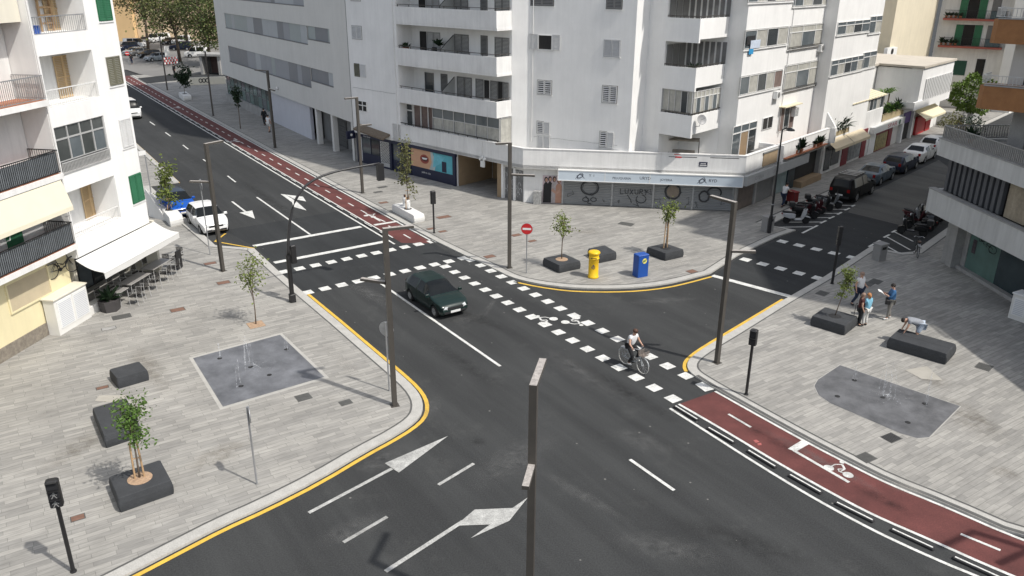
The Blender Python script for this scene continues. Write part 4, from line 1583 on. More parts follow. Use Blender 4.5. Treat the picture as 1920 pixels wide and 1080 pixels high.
for k in range(6):
    mb.box(FI, 8.75, 9.25, .35, .36, 5.3 + k * .1, 5.36 + k * .1, 1)
mb.build("air_conditioner", [SIGNW, GREYSH], o)
mb = MB()
mb.box(FI, .3, .9, .5, .9, 2.85, 3.5, 0)
mb.build("red_crate", M("orange_plastic", (.55, .12, .05), .5, .1, 3), o)
for s, n in ((7.2, 1.4), (7.9, 1.5), (10.4, 1.45), (11.0, 1.5), (11.6, 1.5)):
    clutter_plant(o, FI, s, n, 2.9, random.uniform(.6, 1.3), LEAFD, 24)
# garden swing on the corner terrace
c = V2(11.9, 54.3)
sw = MB()
F = Fr(10.7, 54.6, 105, 2.84)
for s in (0, 2.0):
    sw.tube([F(s, .5, 0), F(s, 0, 1.75), F(s, -.5, 0)], .03, 5, mi=0)
sw.tube([F(0, 0, 1.75), F(2.0, 0, 1.75)], .03, 5, mi=0)
sw.box(F, .0, 2.0, -.55, .45, 1.72, 1.8, 1)
sw.box(F, .25, 1.75, -.25, .25, .45, .55, 1)
sw.box(F, .25, 1.75, -.3, -.22, .55, 1.0, 1)
sw = sw.build("garden_swing", [BLACKP, M("swing_cloth", (.30, .27, .23), .9, .3, 4)])
tag(sw, "black framed garden swing seat with a canopy on the white corner terrace", "garden swing")

# shops under the side-street arcade
mb = MB()
for a, b, mi in ((.25, 2.6, 0), (3.1, 5.6, 1), (5.9, 8.0, 2)):
    mb.box(FE, a, b, -.53, -.46, .12, 2.0, mi)
mb.build("shop_window", [M("rust_glass", (.15, .12, .10), .3, .4, 3), GREYSH, M("pale_poster", (.28, .36, .36), .5, .35, 2)], o)
for s in (0, 2.85, 5.75):
    MB().box(FE, s - .12, s + .12, -.52, -.38, .09, 2.0).build("pillar", CONC, o)
mb = MB()
mb.box(FE, 8.1, 9.3, -.53, -.4, .09, 2.5, 0)
mb.box(FE, 9.4, 14.6, -.53, -.45, .6, 2.5, 1)
mb.box(FE, 9.4, 13.2, -.53, .2, .09, .55, 2)
mb.box(FE, 13.2, 13.6, -.5, -.1, .09, 2.6, 3)
mb.build("shop_window", [M("dark_teal_poster", (.04, .06, .07), .4, .5, 4), DARK, BROWNW, CONC], o)

# seam, pipes and cables on the corner house and the office
mb = MB()
mb.box(FM, -.02, .03, -.05, .02, 0.1, 23)
mb.build("seam_cover", GREYSH, CB)
for F, s, z0, z1 in ((FD, .25, 4.0, 22), (FB, 5.9, 2.8, 22), (FI, 6.9, 4.0, 22)):
    MB().tube([F(s, .045, z0), F(s, .045, z1)], .03, 5).build("drain_pipe", WHITE2, CB)
mb = MB()
for k in range(14):
    s = .4 + k * .45
    mb.tube([FD(s, .012, 4.35 + .02 * sin(k * 1.7)), FD(s + .45, .012, 4.35 + .02 * sin((k + 1) * 1.7))], .009, 4)
for k in range(10):
    mb.tube([FB(.3 + k * .55, .012, 6.3 + .015 * sin(k * 2.1)), FB(.85 + k * .55, .012, 6.3 + .015 * sin(k * 2.1 + 2.1))], .009, 4)
mb.build("wall_cable", GREYSH, CB)
for F, s, z in ((FI, 5.2, 6.9), (FI, 12.0, 9.7)):
    mb = MB()
    mb.box(F, s, s + .75, .02, .32, z, z + .52, 0)
    mb.lathe(F(s + .3, .32, z + .26), [(.2, 0), (.2, .012), (.05, .02)], 12, 1, axis=F.n)
    mb.build("air_conditioner", [SIGNW, GREYSH], CB)

# ------------------------------------------------------------------ white house on the left plaza
FL = Fr(-20.9, 29.2, 9)
FU = FL.sub(0, .5)
o = thing("corner_house", "white house with recessed balconies and a cafe under it on the left plaza", "building", (-20.9, 36, 0))
a0, a1 = 4.93, 10.62
lg = [(3.83, 5.94), (6.77, 8.78), (9.61, 11.72), (12.55, 14.6), (15.5, 17.6)]
holes = [(5.12, 8.5, c, d) for c, d in lg]
mb = MB()
wall(mb, FU, a0, a1, 2.95, 19.5, holes, 0, 1.4)
mb.prism([(a0, -1.41), (a1, -1.41), (a1, -9), (a0, -9)], 2.95, 19.5, F=lambda s, n, z: FU(s, n, z))
for s in (a0, a1):
    mb.quad(FU(s, 0, 2.95), FU(s, -1.41, 2.95), FU(s, -1.41, 19.5), FU(s, 0, 19.5))
mb.quad(FU(a0, 0, 2.95), FU(a1, 0, 2.95), FU(a1, -1.41, 2.95), FU(a0, -1.41, 2.95))
mb.quad(FU(a0, 0, 19.5), FU(a1, 0, 19.5), FU(a1, -1.41, 19.5), FU(a0, -1.41, 19.5))
mb.build("wall", WHITE, o)
mb = MB()
for c, d in lg:
    mb.quad(FU(5.125, -1.39, c), FU(8.495, -1.39, c), FU(8.495, -1.39, d), FU(5.125, -1.39, d))
mb.build("loggia_back_wall", WHITE2, o)
# tan slatted doors standing in three of the recesses
for i, dx0, dx1, dy in ((0, 155, 192, 380), (2, 106, 144, 150), (3, 84, 119, 30)):
    c, d = lg[i]
    e0, e1 = FU.px(dx0, dy, -1.36)[0], FU.px(dx1, dy, -1.36)[0]
    e1 = max(e1, e0 + 1.1)
    for k, a in enumerate((e0, e0 + .57)):
        shutter(o, FU, a, a + .55, c + .02, d - .25, -1.36, TANSH, "slatted_door", .07)
    railing(o, [xy(FU(5.14, -.08, 0)), xy(FU(8.48, -.08, 0))], c + .02, c + (.62 if i == 0 else .72), WMET if i != 3 else GALV, .13, .007)
c, d = lg[1]
window(o, FU, (5.14, 8.48, c + .5, d), -.1, 4, 1, ALU, [glassy("gallery_glass", (.055, .062, .06)), GLASS2], .07, top=.55)
railing(o, [xy(FU(5.16, .03, 0)), xy(FU(8.46, .03, 0))], c - .02, c + .47, ALU, .09, .014, name="window_railing")
mb = MB()
mb.quad(FU(5.2, -.16, c), FU(8.4, -.16, c), FU(8.4, -.16, c + .5), FU(5.2, -.16, c + .5))
mb.build("window_apron", GREYSH, o)
# things standing in the recesses
c = lg[2][0]
mb = MB()
mb.tube([FU(5.5, -.35, c), FU(5.25, -1.2, c + 1.25)], .05, 5)
mb.tube([FU(5.75, -.4, c), FU(5.6, -1.2, c + 1.0)], .04, 5)
mb.build("leaning_plank", WSH, o)
c = lg[3][0]
mb = MB()
for k in range(5):
    mb.box(FU, 7.25, 7.95, -1.3 + .0, -1.24, c + .3 + k * .33, c + .38 + k * .33)
mb.box(FU, 7.2, 7.26, -1.32, -1.22, c, c + 2)
mb.box(FU, 7.94, 8.0, -1.32, -1.22, c, c + 2)
mb.build("folding_ladder", WOODT, o)
mb = MB()
mb.box(FU, 5.2, 5.5, -.7, -.3, c, c + .7, 0)
mb.box(FU, 5.55, 5.95, -.7, -.35, c, c + .35, 1)
mb.build("storage_box", [M("teal_plastic", (.02, .16, .16), .5, .1, 3), M("blue_plastic", (.03, .10, .40), .5, .1, 3)], o)
for r, mt in (((241, 332, 271, 373), GREENSH), ((222, 226, 251, 271), WSH), ((197, 108, 231, 156), OLIVSH), ((178, -8, 211, 37), GREENSH)):
    q = list(FU.rect(*r))
    q[1] = min(q[1], a1 - .06)
    shutters(o, FU, q, .004, mt, 2, back=mt if mt is not OLIVSH else WSH, pitch=.075)
    MB().box(FU, q[0] - .06, q[1] + .04, .0, .04, q[2] - .1, q[2] - .04).build("window_sill", WHITE2, o)
mb = MB()
mb.tube([FU(a0 + .05, .04, 3.0), FU(a0 + .05, .04, 19)], .035, 6)
mb.build("drain_pipe", WHITE2, o)
# cafe front under the flats
mb = MB()
mb.box(FL, 5.4, 11.0, -2.4, -1.9, 0, 2.95, 0)
mb.box(FL, 5.3, 5.5, -1.9, -.1, 0, 2.95, 1)
mb.box(FL, 10.9, 11.1, -1.9, .45, 0, 2.95, 1)
mb.build("cafe_wall", [DARK, IVORY], o)
window(o, FL, (5.6, 10.8, .1, 2.6), -1.88, 5, 1, BLACKP, [GLASS, GLASSG, GLASS2], .08, top=.5)
# awning over the terrace, sagging between wall and front bar
mb = MB()
k, L = 6, 12
P = []
for i in range(k + 1):
    t = i / k
    P.append([FL(4.75 + 6.15 * j / L, .56 + 1.3 * t, 2.92 - .5 * t - .12 * sin(pi * t) + .015 * sin(j * 1.3) * t) for j in range(L + 1)])
for i in range(k):
    for j in range(L):
        mb.quad(P[i][j], P[i][j + 1], P[i + 1][j + 1], P[i + 1][j])
for j in range(L):
    a, b = P[k][j], P[k][j + 1]
    mb.quad(a, b, b - Vector((0, 0, .3)) + FL.n * .02, a - Vector((0, 0, .3)) + FL.n * .02)
aw = mb.build("cafe_awning", AWNW)
tag(aw, "white cloth awning stretched over the cafe tables under the white house", "awning")
aw.modifiers.new("thick", 'SOLIDIFY').thickness = .012
mb = MB()
mb.tube([FL(4.75, 1.86, 2.4), FL(10.9, 1.86, 2.4)], .03, 6)
for s in (5.6, 10.0):
    mb.tube([FL(s, .56, 2.75), FL(s, 1.2, 2.5), FL(s, 1.85, 2.38)], .022, 5)
arm = MB()
mb.build("awning_frame", WMET, aw)

# ------------------------------------------------------------------ pale yellow house
o = thing("yellow_house", "pale yellow house with grey screened balconies beside the white cabinet", "building", (-22, 28, 0))
mb = MB()
mb.prism([(-9, 0), (4.9, 0), (4.9, -8), (-9, -8)], 0, 3.5, F=lambda s, n, z: FL(s, n, z))
mb.build("wall", YELR, o)
mb = MB()
mb.prism([(-9, -.75), (4.9, -.75), (4.9, -8), (-9, -8)], 3.5, 20, F=lambda s, n, z: FL(s, n, z))
mb.build("upper_wall", WHITE2, o)
mb = MB()
mb.prism([(-9, .12), (2.35, .12), (2.35, -.7), (-9, -.7)], 10.9, 20, F=lambda s, n, z: FU(s, n, z))
mb.prism([(-9, -.3), (4.9, -.3), (4.9, -.7), (-9, -.7)], 13.1, 20, F=lambda s, n, z: FU(s, n, z))
mb.build("upper_bay", IVORY, o)
MB().box(FL, -9, 2.88, -.02, .05, 0, .66).build("stone_plinth", STONEB, o)
q = (1.2, 3.55, 1.85, 3.0)
mb = MB()
k = 16
for i in range(k):
    z = q[2] + (q[3] - q[2]) * i / k
    mb.quad(FL(q[0], .03, z), FL(q[1], .03, z), FL(q[1], .012, z + .07), FL(q[0], .012, z + .07))
mb.build("roller_blind", M("tan_blind", (.52, .44, .30), .7, .1, 2), o)
mb = MB()
mb.box(FL, q[0] - .08, q[1] + .08, .0, .07, q[2] - .07, q[2] - .002)
mb.box(FL, q[0] - .08, q[0], .0, .06, q[2], q[3] + .05)
mb.box(FL, q[1], q[1] + .08, .0, .06, q[2], q[3] + .05)
mb.build("window_frame", YELR, o)
for i, z in enumerate((3.48, 6.68, 9.78)):
    mb = MB()
    mb.box(FU, -9, 4.86, -1.25, .25, z, z + .24)
    mb.build("balcony_slab", WHITE2, o)
    mb = MB()
    mb.box(FU, -9, 4.8, -1.2, .2, z + .241, z + .25)
    mb.build("balcony_tiles", TERRA, o)
    pts = [xy(FU(-9, .2, 0)), xy(FU(4.8, .2, 0)), xy(FU(4.8, -1.2, 0))]
    railing(o, pts, z + .3, z + 1.25, BLACKP if i < 2 else GALV, .105, .008)
    if i < 2:
        mb = MB()
        n = 96
        for j in range(n):
            a = -9 + 13.75 * j / n
            m = .012 * (j % 2)
            mb.quad(FU(a, .17 - m, z + .32), FU(a + 13.75 / n, .17 - .012 + m, z + .32), FU(a + 13.75 / n, .17 - .012 + m, z + 1.2 - .05 * abs(sin(a * .8))), FU(a, .17 - m, z + 1.2 - .05 * abs(sin(a * .8))))
        mb.build("balcony_screen", GREYFAB, o)
for a, z0, z1, mt in ((1.6, 6.93, 9.0, GREYSH), (.2, 10.03, 12.2, GREENSH), (2.6, 3.75, 5.8, GREENSH)):
    mb = MB()
    mb.box(FL, a, a + .9, -.76, -.70, z0, z1)
    mb.build("balcony_door", mt, o)
mb = MB()
k = 10
for i in range(k):
    for t0, t1 in ((i / k, (i + 1) / k),):
        mb.quad(FU(-9, .27 + .33 * t0, 6.66 - 1.12 * t0), FU(4.6, .27 + .33 * t0, 6.66 - 1.12 * t0), FU(4.6, .27 + .33 * t1, 6.66 - 1.12 * t1), FU(-9, .27 + .33 * t1, 6.66 - 1.12 * t1))
mb.quad(FU(-9, .60, 5.54), FU(4.6, .60, 5.54), FU(4.6, .61, 5.36), FU(-9, .61, 5.36))
b = mb.build("balcony_awning", M("ivory_awning", (.72, .67, .52), .85, .05, 1), o)
for s in (4.45, .9):
    MB().tube([FU(s, .55, 5.4), FU(s, .5, 5.15), FU(s, .25, 5.05)], .02, 5).build("awning_arm", WMET, o)

# white meter cabinet against it
o = thing("meter_cabinet", "tall white masonry meter cabinet with a low step against the pale yellow house", "cabinet", tuple(FL(3.9, .2, 0)))
mb = MB()
mb.bbox(FL, 2.85, 5.0, .06, .62, PZ, 1.72, .02)
mb.bbox(FL, 5.005, 6.3, .06, .52, PZ, .5, .02)
mb.build("body", M("cabinet_white", (.74, .73, .69), .8, .06, 1, streak=.08), o)
MB().bbox(FL, 2.8, 5.05, .0, .68, 1.722, 1.79, .015).build("lid", IVORY, o)
mb = MB()
for a in (3.0, 4.0):
    mb.box(FL, a, a + .92, .621, .645, .35, 1.6, 0)
    for k in range(14):
        mb.box(FL, a + .06, a + .86, .645, .652, .42 + k * .08, .46 + k * .08, 1)
mb.build("door", [SIGNW, M("vent_white", (.55, .57, .6), .6, .05, 2)], o)

# ------------------------------------------------------------------ the house on the right
o = thing("terrace_house", "apartment house with dark louvres, wide terrace and brown brick balconies on the right plaza", "building", (24, 42, 0))
FR = Fr(23.1, 43.3, 177)
FK = FR.sub(0, 0)
mb = MB()
mb.prism([(.9, -.95), (1.85, -.95), (1.85, -1.6), (30, -1.6), (30, -30), (.9, -30)], 0, 2.86, F=lambda s, n, z: FR(s, n, z))
mb.build("ground_floor_wall", CONC, o)
fix_normals(o.children[-1])
mb = MB()
mb.box(FR, 2.25, 4.8, -1.58, -1.5, .25, 2.72, 0)
mb.box(FR, 4.8, 7.6, -1.58, -1.505, .25, 2.72, 1)
mb.build("shop_window", [M("whitewashed_glass", (.115, .20, .175), .3, .25, 1.2, streak=.2), glassy("blue_black_glass", (.030, .048, .055))], o)
MB().box(FR, 1.86, 2.25, -1.59, -1.45, 0.09, 2.8).build("shop_jamb", CONC, o)
MB().box(FR, 7.6, 8.2, -1.59, -1.3, 0.09, 2.8).build("shop_jamb", CONC, o)
MB().box(FR, 1.9, 8.1, -1.58, -1.2, .085, .26).build("shop_plinth", CONC, o)
gr = MB()
rs = random.Random(9)
for k in range(9):
    c = 2.75 + k * .16
    ring(gr, FR, c, 2.32 - .05 * k + rs.uniform(-.1, .1), rs.uniform(.08, .2), rs.uniform(.07, .16), .035, -1.49, 12, rs.uniform(0, 3), rs.uniform(4, 7), .15)
ring(gr, FR, 4.2, 1.9, .32, .2, .04, -1.49, 16)
gr.build("graffiti", BLACKM, o)
MB().box(FR, 2.55, 2.85, -1.5, -1.485, 1.2, 1.95).build("poster", M("black_poster", (.07, .05, .06), .5, .8, 6), o)
for z0, z1, e in ((2.86, 4.1, 0), (5.98, 6.86, 0)):
    mb = MB()
    mb.prism([(0, 0), (30, 0), (30, -.3), (.3, -.3), (.3, -28), (0, -28)], z0, z1, F=lambda s, n, z: FR(s, n, z))
    mb.prism([(.3, -.3), (30, -.3), (30, -28), (.3, -28)], z0 + .01, z0 + .25, F=lambda s, n, z: FR(s, n, z))
    if z0 > 5:
        mb.prism([(.3, -.3), (30, -.3), (30, -28), (.3, -28)], z1 - .3, z1 - .12, F=lambda s, n, z: FR(s, n, z))
    mb.build("parapet", M("weathered_white", (.60, .60, .58), .9, .1, .6, streak=.25), o)
    fix_normals(o.children[-1])
    MB().box(FR, -.03, 30, -.35, .03, z1 + .002, z1 + .06).build("coping", CONC, o)
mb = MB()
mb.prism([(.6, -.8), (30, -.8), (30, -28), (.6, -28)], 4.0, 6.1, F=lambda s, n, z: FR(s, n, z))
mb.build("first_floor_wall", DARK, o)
mb = MB()
for k in range(11):
    s = .62 + k * .46
    mb.box(FR, s, s + .26, -.62, -.42, 4.16, 5.98)
mb.build("louvre_fin", M("slate_louvre", (.085, .09, .098), .6, .15, 2), o)
TB = M("tan_blind_weave", (.40, .34, .25), .85, .25, 6, streak=.35)
mb = MB()
for a, b in ((5.75, 7.3), (7.35, 9.0), (9.05, 10.4)):
    for k in range(22):
        z = 4.16 + 1.8 * k / 22
        mb.quad(FR(a, -.5, z), FR(b, -.5, z), FR(b, -.525, z + .082), FR(a, -.525, z + .082))
mb.build("roller_blind", TB, o)
MB().box(FR, 10.4, 30, -.6, -.5, 4.1, 5.98).build("bay_wall", WHITE2, o)
railing(o, [xy(FR(.12, -28, 0)), xy(FR(.12, -.1, 0)), xy(FR(14, -.1, 0))], 6.93, 7.6, M("zinc_rail", (.34, .34, .33), .5, .15, 3, metal=.4), .14, .024, .03)
mb = MB()
mb.prism([(.4, -.35), (30, -.35), (30, -28), (.4, -28)], 6.745, 6.76, F=lambda s, n, z: FR(s, n, z))
mb.build("terrace_floor", M("terrace_tiles_grey", (.30, .29, .27), .8, .3, 2.5), o)
# upper storeys turned towards the side street
A_, K_ = V2(23.3, 39.9), V2(27.5, 28.6)
FT = Fr(A_.x, A_.y, 133)
mb = MB()
B_ = FT(6.6, 0, 0).to_2d()
eR = V2(sin(radians(42)), cos(radians(42)))
up = [FT(0.3, -1.6, 0).to_2d(), FT(6.6, -1.6, 0).to_2d(), B_, K_, V2(60, 28), V2(75, 75), FT(0.3, -1.6, 0).to_2d() + eR * 42]
mb.prism(up, 9.2, 23.2)
mb.build("upper_wall", GREYR, o)
fix_normals(o.children[-1])
core = [FT(1.2, -4.5, 0).to_2d(), FT(6.6, -4.5, 0).to_2d(), FT(6.6, -.6, 0).to_2d(), K_, V2(60, 28), V2(70, 70), FT(1.2, -4.5, 0).to_2d() + eR * 36]
mb = MB()
mb.prism(core, 6.76, 9.2)
mb.build("terrace_wall", GREYR, o)
fix_normals(o.children[-1])
for s, w in ((.9, .75), (4.3, .9)):
    MB().box(FT, s, s + w, -1.9, -1.5, 6.76, 9.1).build("pillar", CONC, o)
for z in (8.95, 12.05, 15.15, 18.25):
    mb = MB()
    mb.prism([(-.55, -.25), (-.3, 0), (9, 0), (9, -1.65), (-.55, -1.65)], z, z + 1.1, F=lambda s, n, zz: FT(s, n, zz))
    mb.build("balcony", BRICK, o)
    fix_normals(o.children[-1])
    MB().box(FT, -.33, 9, -.2, .04, z + 1.102, z + 1.16).build("coping", CONC, o)
    railing(o, [xy(FT(-.49, -1.6, 0)), xy(FT(-.49, -.28, 0)), xy(FT(-.27, -.08, 0)), xy(FT(8.5, -.08, 0))], z + 1.2, z + 1.62, ALU, .16, .012, .02)
    mb = MB()
    mb.box(FT, 1.0, 2.6, -1.6, -1.55, z + 1.1, z + 2.9)
    mb.build("balcony_door", GLASS, o)
mb = MB()
mb.tube([FT(3.0, -1.3, 6.76), FT(3.0, -1.3, 9.1)], .05, 6)
mb.tube([FT(2.7 + .3 * cos(t * .6), -.8, 7.2 + .5 * sin(t * .6)) for t in range(6)], .03, 5)
mb.build("terrace_post", BLACKP, o)
mb = MB()
mb.bbox(FR, 4.6, 6.4, -6.5, -4.5, 6.77, 7.5, .1)
mb.build("covered_table", M("dark_blue_cover", (.03, .035, .06), .8, .3, 3), o)
for s, n, h in ((8.2, -1.0, 1.5), (8.6, -1.3, 1.1), (.9, -1.2, .8)):
    clutter_plant(o, FR, s, n, 6.77, h, LEAFD, 34)
for s in (9.3, 11):
    mb = MB()
    mb.box(FR, s, s + .06, -6, -3.2, 7.3, 7.36)
    for q in (-5.9, -3.3):
        mb.box(FR, s, s + .06, q - .03, q + .03, 6.76, 7.3)
    mb.build("terrace_rail", ALU, o)
# white cabinet on the right plaza edge
o = thing("meter_cabinet", "low white cabinet with louvred doors beside the teal glazed shop front", "cabinet", tuple(G(1905, 600)))
c0 = G(1888, 598).to_2d()
Fx = Fr(c0.x, c0.y, 150)
MB().bbox(Fx, 0, 2.0, -.7, 0, PZ, 1.3, .02).build("body", M("cabinet_white", (.74, .73, .69)), o)
MB().bbox(Fx, -.04, 2.04, -.74, .04, 1.302, 1.36, .015).build("lid", SIGNW, o)
mb = MB()
for a in (.12, .72, 1.32):
    mb.box(Fx, a, a + .56, .001, .02, .3, 1.15, 0)
    for k in range(9):
        mb.box(Fx, a + .05, a + .51, .02, .027, .36 + k * .085, .4 + k * .085, 1)
mb.build("door", [SIGNW, M("vent_white", (.55, .57, .6))], o)

# ------------------------------------------------------------------ row along the side street
FS = FE.sub(0, -.5)
o = thing("terrace_shops", "low white shops with a glazed roof terrace and beige awnings beside the corner house", "building", tuple(FS(20, 0, 0)))
mb = MB()
mb.prism([(14.75, 0), (27.7, 0), (27.7, -8), (14.75, -8)], 0, 2.9, F=lambda s, n, z: FS(s, n, z))
mb.prism([(19.7, 0), (27.7, 0), (27.7, -.15), (19.7, -.15)], 2.9, 4.05, F=lambda s, n, z: FS(s, n, z))
mb.prism([(19.7, -.15), (19.85, -.15), (19.85, -5), (19.7, -5)], 2.9, 6.2, F=lambda s, n, z: FS(s, n, z))
mb.build("wall", WHITE2, o)
window(o, FS, (19.75, 27.6, 4.05, 5.12), -.1, 9, 1, WMET, [GLASS2, CURT, GLASS], .07)
mb = MB()
n = 11
for k in range(n):
    s = 19.5 + 8.4 * k / n
    w = 8.4 / n
    mb.add([FS(s + .05, .1, 5.2), FS(s + w - .05, .1, 5.2), FS(s + w - .05, -6, 6.5), FS(s + .05, -6, 6.5), FS(s + .05, .1, 5.12), FS(s + w - .05, .1, 5.12), FS(s + w - .05, -6, 6.42), FS(s + .05, -6, 6.42)],
           [(0, 1, 2, 3), (7, 6, 5, 4), (0, 4, 5, 1), (1, 5, 6, 2), (3, 7, 4, 0)])
mb.build("slatted_roof", AWNC, o)
mb = MB()
mb.quad(FS(19.5, .1, 5.1), FS(27.9, .1, 5.1), FS(27.9, -6, 6.4), FS(19.5, -6, 6.4))
mb.quad(FS(14.8, -2.5, 5.4), FS(19.5, -2.5, 5.4), FS(19.5, -6, 6.2), FS(14.8, -6, 6.2), 1)
mb.build("roof", [GREYSH, AWNC], o)
mb = MB()
mb.box(FS, 15.2, 19.4, -3.2, -3.0, 2.9, 5.3, 0)
mb.box(FS, 15.6, 16.8, -3.0, -2.95, 3.2, 5.0, 1)
mb.box(FS, 17.4, 19.0, -3.0, -2.95, 3.4, 5.0, 1)
mb.build("gable_wall", [GREYR, GLASS], o)
MB().box(FS, 14.9, 19.6, -.5, .05, 2.9, 3.3).build("planter_box", M("tan_planter", (.42, .34, .20), .85, .15, 2), o)
for a, b in ((14.95, 18.9), (19.0, 22.8)):
    mb = MB()
    mb.quad(FS(a, .02, 2.8), FS(b, .02, 2.8), FS(b, .85, 2.25), FS(a, .85, 2.25))
    mb.quad(FS(a, .85, 2.25), FS(b, .85, 2.25), FS(b, .86, 2.02), FS(a, .86, 2.02))
    mb.build("shop_awning", AWNB, o)
mb = MB()
mb.box(FS, 15.2, 16.4, .0, .05, .3, 2.2, 0)
mb.box(FS, 16.6, 18.3, .0, .05, .5, 2.2, 0)
mb.box(FS, 18.9, 20.2, .0, .06, .1, 2.2, 1)
mb.box(FS, 20.4, 23.2, .0, .05, .3, 2.3, 2)
mb.box(FS, 23.3, 24.4, .0, .07, .1, 2.6, 1)
mb.build("shop_window", [GLASS, M("dark_red_panel", (.20, .014, .02), .5, .15, 2), M("grey_photo_poster", (.28, .29, .29), .5, .6, 2.5)], o)
for k in range(5):
    clutter_plant(o, FS, 15.4 + k * .9, -.3, 3.2, random.uniform(.8, 1.6), LEAFD, 60, pot=False)

o = thing("supermarket", "shop with a white and red fascia sign and planted roof terrace on the side street", "building", tuple(FS(31, 0, 0)))
mb = MB()
mb.prism([(27.75, 0), (34.1, 0), (34.1, -9), (27.75, -9)], 0, 2.7, F=lambda s, n, z: FS(s, n, z))
mb.build("wall", WHITE2, o)
MB().box(FS, 25.0, 33.4, .02, .4, 1.98, 2.56).build("shop_sign", SIGNW, o)
text_mb(FS, "SPAR", 28.6, 2.07, .38, .405, 2.6).build("sign_lettering", M("sign_red", (.40, .01, .03), .5, .1, 3), o)
mb = MB()
mb.onwall(FS, ell(31.9, 2.26, .3, .24), .405)
mb.onwall(FS, [(31.6, 2.2), (31.9, 2.52), (32.2, 2.2)], .408)
mb.build("sign_emblem", M("sign_green", (.02, .09, .05), .5, .1, 3), o)
mb = MB()
mb.box(FS, 25.2, 26.7, .0, .08, 0, 1.95, 0)
mb.box(FS, 27.0, 30.0, .0, .06, .15, 1.6, 1)
mb.box(FS, 26.9, 30.2, .0, .1, 0, .15, 2)
mb.box(FS, 26.9, 30.0, .0, .065, 1.6, 1.75, 2)
mb.box(FS, 30.2, 31.2, .0, .09, 0, 1.95, 2)
mb.box(FS, 31.3, 32.9, .0, .05, 0, 1.95, 3)
mb.box(FS, 33.0, 33.4, .0, .4, 0, 2.5, 0)
mb.build("shop_window", [WHITE, M("grocery_poster", (.34, .28, .12), .5, .8, 3.5, detail=8), M("dark_red_panel", (.30, .014, .02)), GREYR], o)
mb = MB()
mb.box(FS, 27.8, 33.7, -.4, .05, 2.72, 3.35)
mb.build("planter_box", M("tan_planter", (.42, .34, .20)), o)
for k in range(7):
    clutter_plant(o, FS, 28.1 + k * .85, -.3, 3.2, random.uniform(.7, 1.4), LEAF if k % 2 else LEAFD, 50, pot=False)
clutter_plant(o, FS, 28.3, -1.5, 3.6, 1.5, PINK, 60, pot=False)
clutter_plant(o, FS, 29.3, -1.6, 3.9, 1.5, PINK, 50, pot=False)
for s in (31.2, 32.6):
    mb = MB()
    mb.tube([FS(s, -1.2, 2.7), FS(s + .1, -1.2, 4.6)], .07, 5, mi=0)
    for k in range(16):
        a = k * 2.4
        p = FS(s + .1, -1.2, 4.6)
        e = p + Vector((cos(a), sin(a), .1 + .5 * random.random())) * 1.0
        m = (p + e) / 2 + Vector((0, 0, .3))
        w = Vector((-sin(a), cos(a), 0)) * .1
        mb.add([p, m - w, e, m + w], [(0, 1, 2, 3)], 1)
    mb.build("potted_palm", [BARK, LEAF], o)

o = thing("low_white_house", "low white flat-roofed house with a slatted white balcony front down the side street", "building", tuple(FS(38, 0, 0)))
mb = MB()
mb.prism([(27.8, -3.2), (46, -3.2), (46, -12), (27.8, -12)], 2.75, 7.0, F=lambda s, n, z: FS(s, n, z))
mb.prism([(34.2, 0), (46, 0), (46, -3.15), (34.2, -3.15)], 0, 6.9, F=lambda s, n, z: FS(s, n, z))
mb.prism([(34.2, 1.0), (44.6, 1.0), (44.6, .0), (34.2, .0)], 3.25, 6.95, F=lambda s, n, z: FS(s, n, z))
mb.build("wall", WHITE, o)
mb = MB()
mb.prism([(27.6, -3.0), (34.0, -3.0), (34.0, 1.15), (44.8, 1.15), (44.8, -12.2), (27.6, -12.2)], 7.0, 7.2, F=lambda s, n, z: FS(s, n, z))
mb.build("roof", M("roof_screed", (.55, .50, .42), .9, .15, 1), o)
fix_normals(o.children[-1])
mb = MB()
for k in range(16):
    s = 35.6 + k * .56
    mb.box(FS, s, s + .3, 1.0, 1.12, 3.9, 5.9)
mb.build("shutter_slats", WSH, o)
mb = MB()
mb.box(FS, 33.0, 34.2, -.6, 1.05, 3.2, 3.4)
slab_wall(mb, [xy(FS(33.0, -.6, 0)), xy(FS(33.0, 1.1, 0)), xy(FS(44.7, 1.1, 0))], .1, 3.2, 3.95)
mb.build("balcony", WHITE, o)
mb = MB()
mb.box(FS, 34.2, 36.4, .01, .06, 1.7, 2.75, 0)
mb.box(FS, 33.5, 36.2, .005, .05, .0, 1.7, 1)
mb.box(FS, 36.3, 36.7, .0, .3, 0, 2.7, 2)
mb.box(FS, 38.2, 41.0, .0, .25, 0, 1.9, 3)
mb.box(FS, 41.4, 43.0, .0, .25, 0, 2.6, 3)
mb.build("shop_window", [M("purple_panel", (.10, .05, .22), .5, .1, 2), DARK, WHITE, M("red_shop_panel", (.42, .015, .02), .5, .1, 2)], o)
mb = MB()
mb.quad(FS(36.8, .05, 2.75), FS(43.6, .05, 2.75), FS(43.6, 1.35, 2.0), FS(36.8, 1.35, 2.0))
mb.quad(FS(36.8, 1.35, 2.0), FS(43.6, 1.35, 2.0), FS(43.6, 1.36, 1.8), FS(36.8, 1.36, 1.8))
mb.build("shop_awning", AWNC, o)

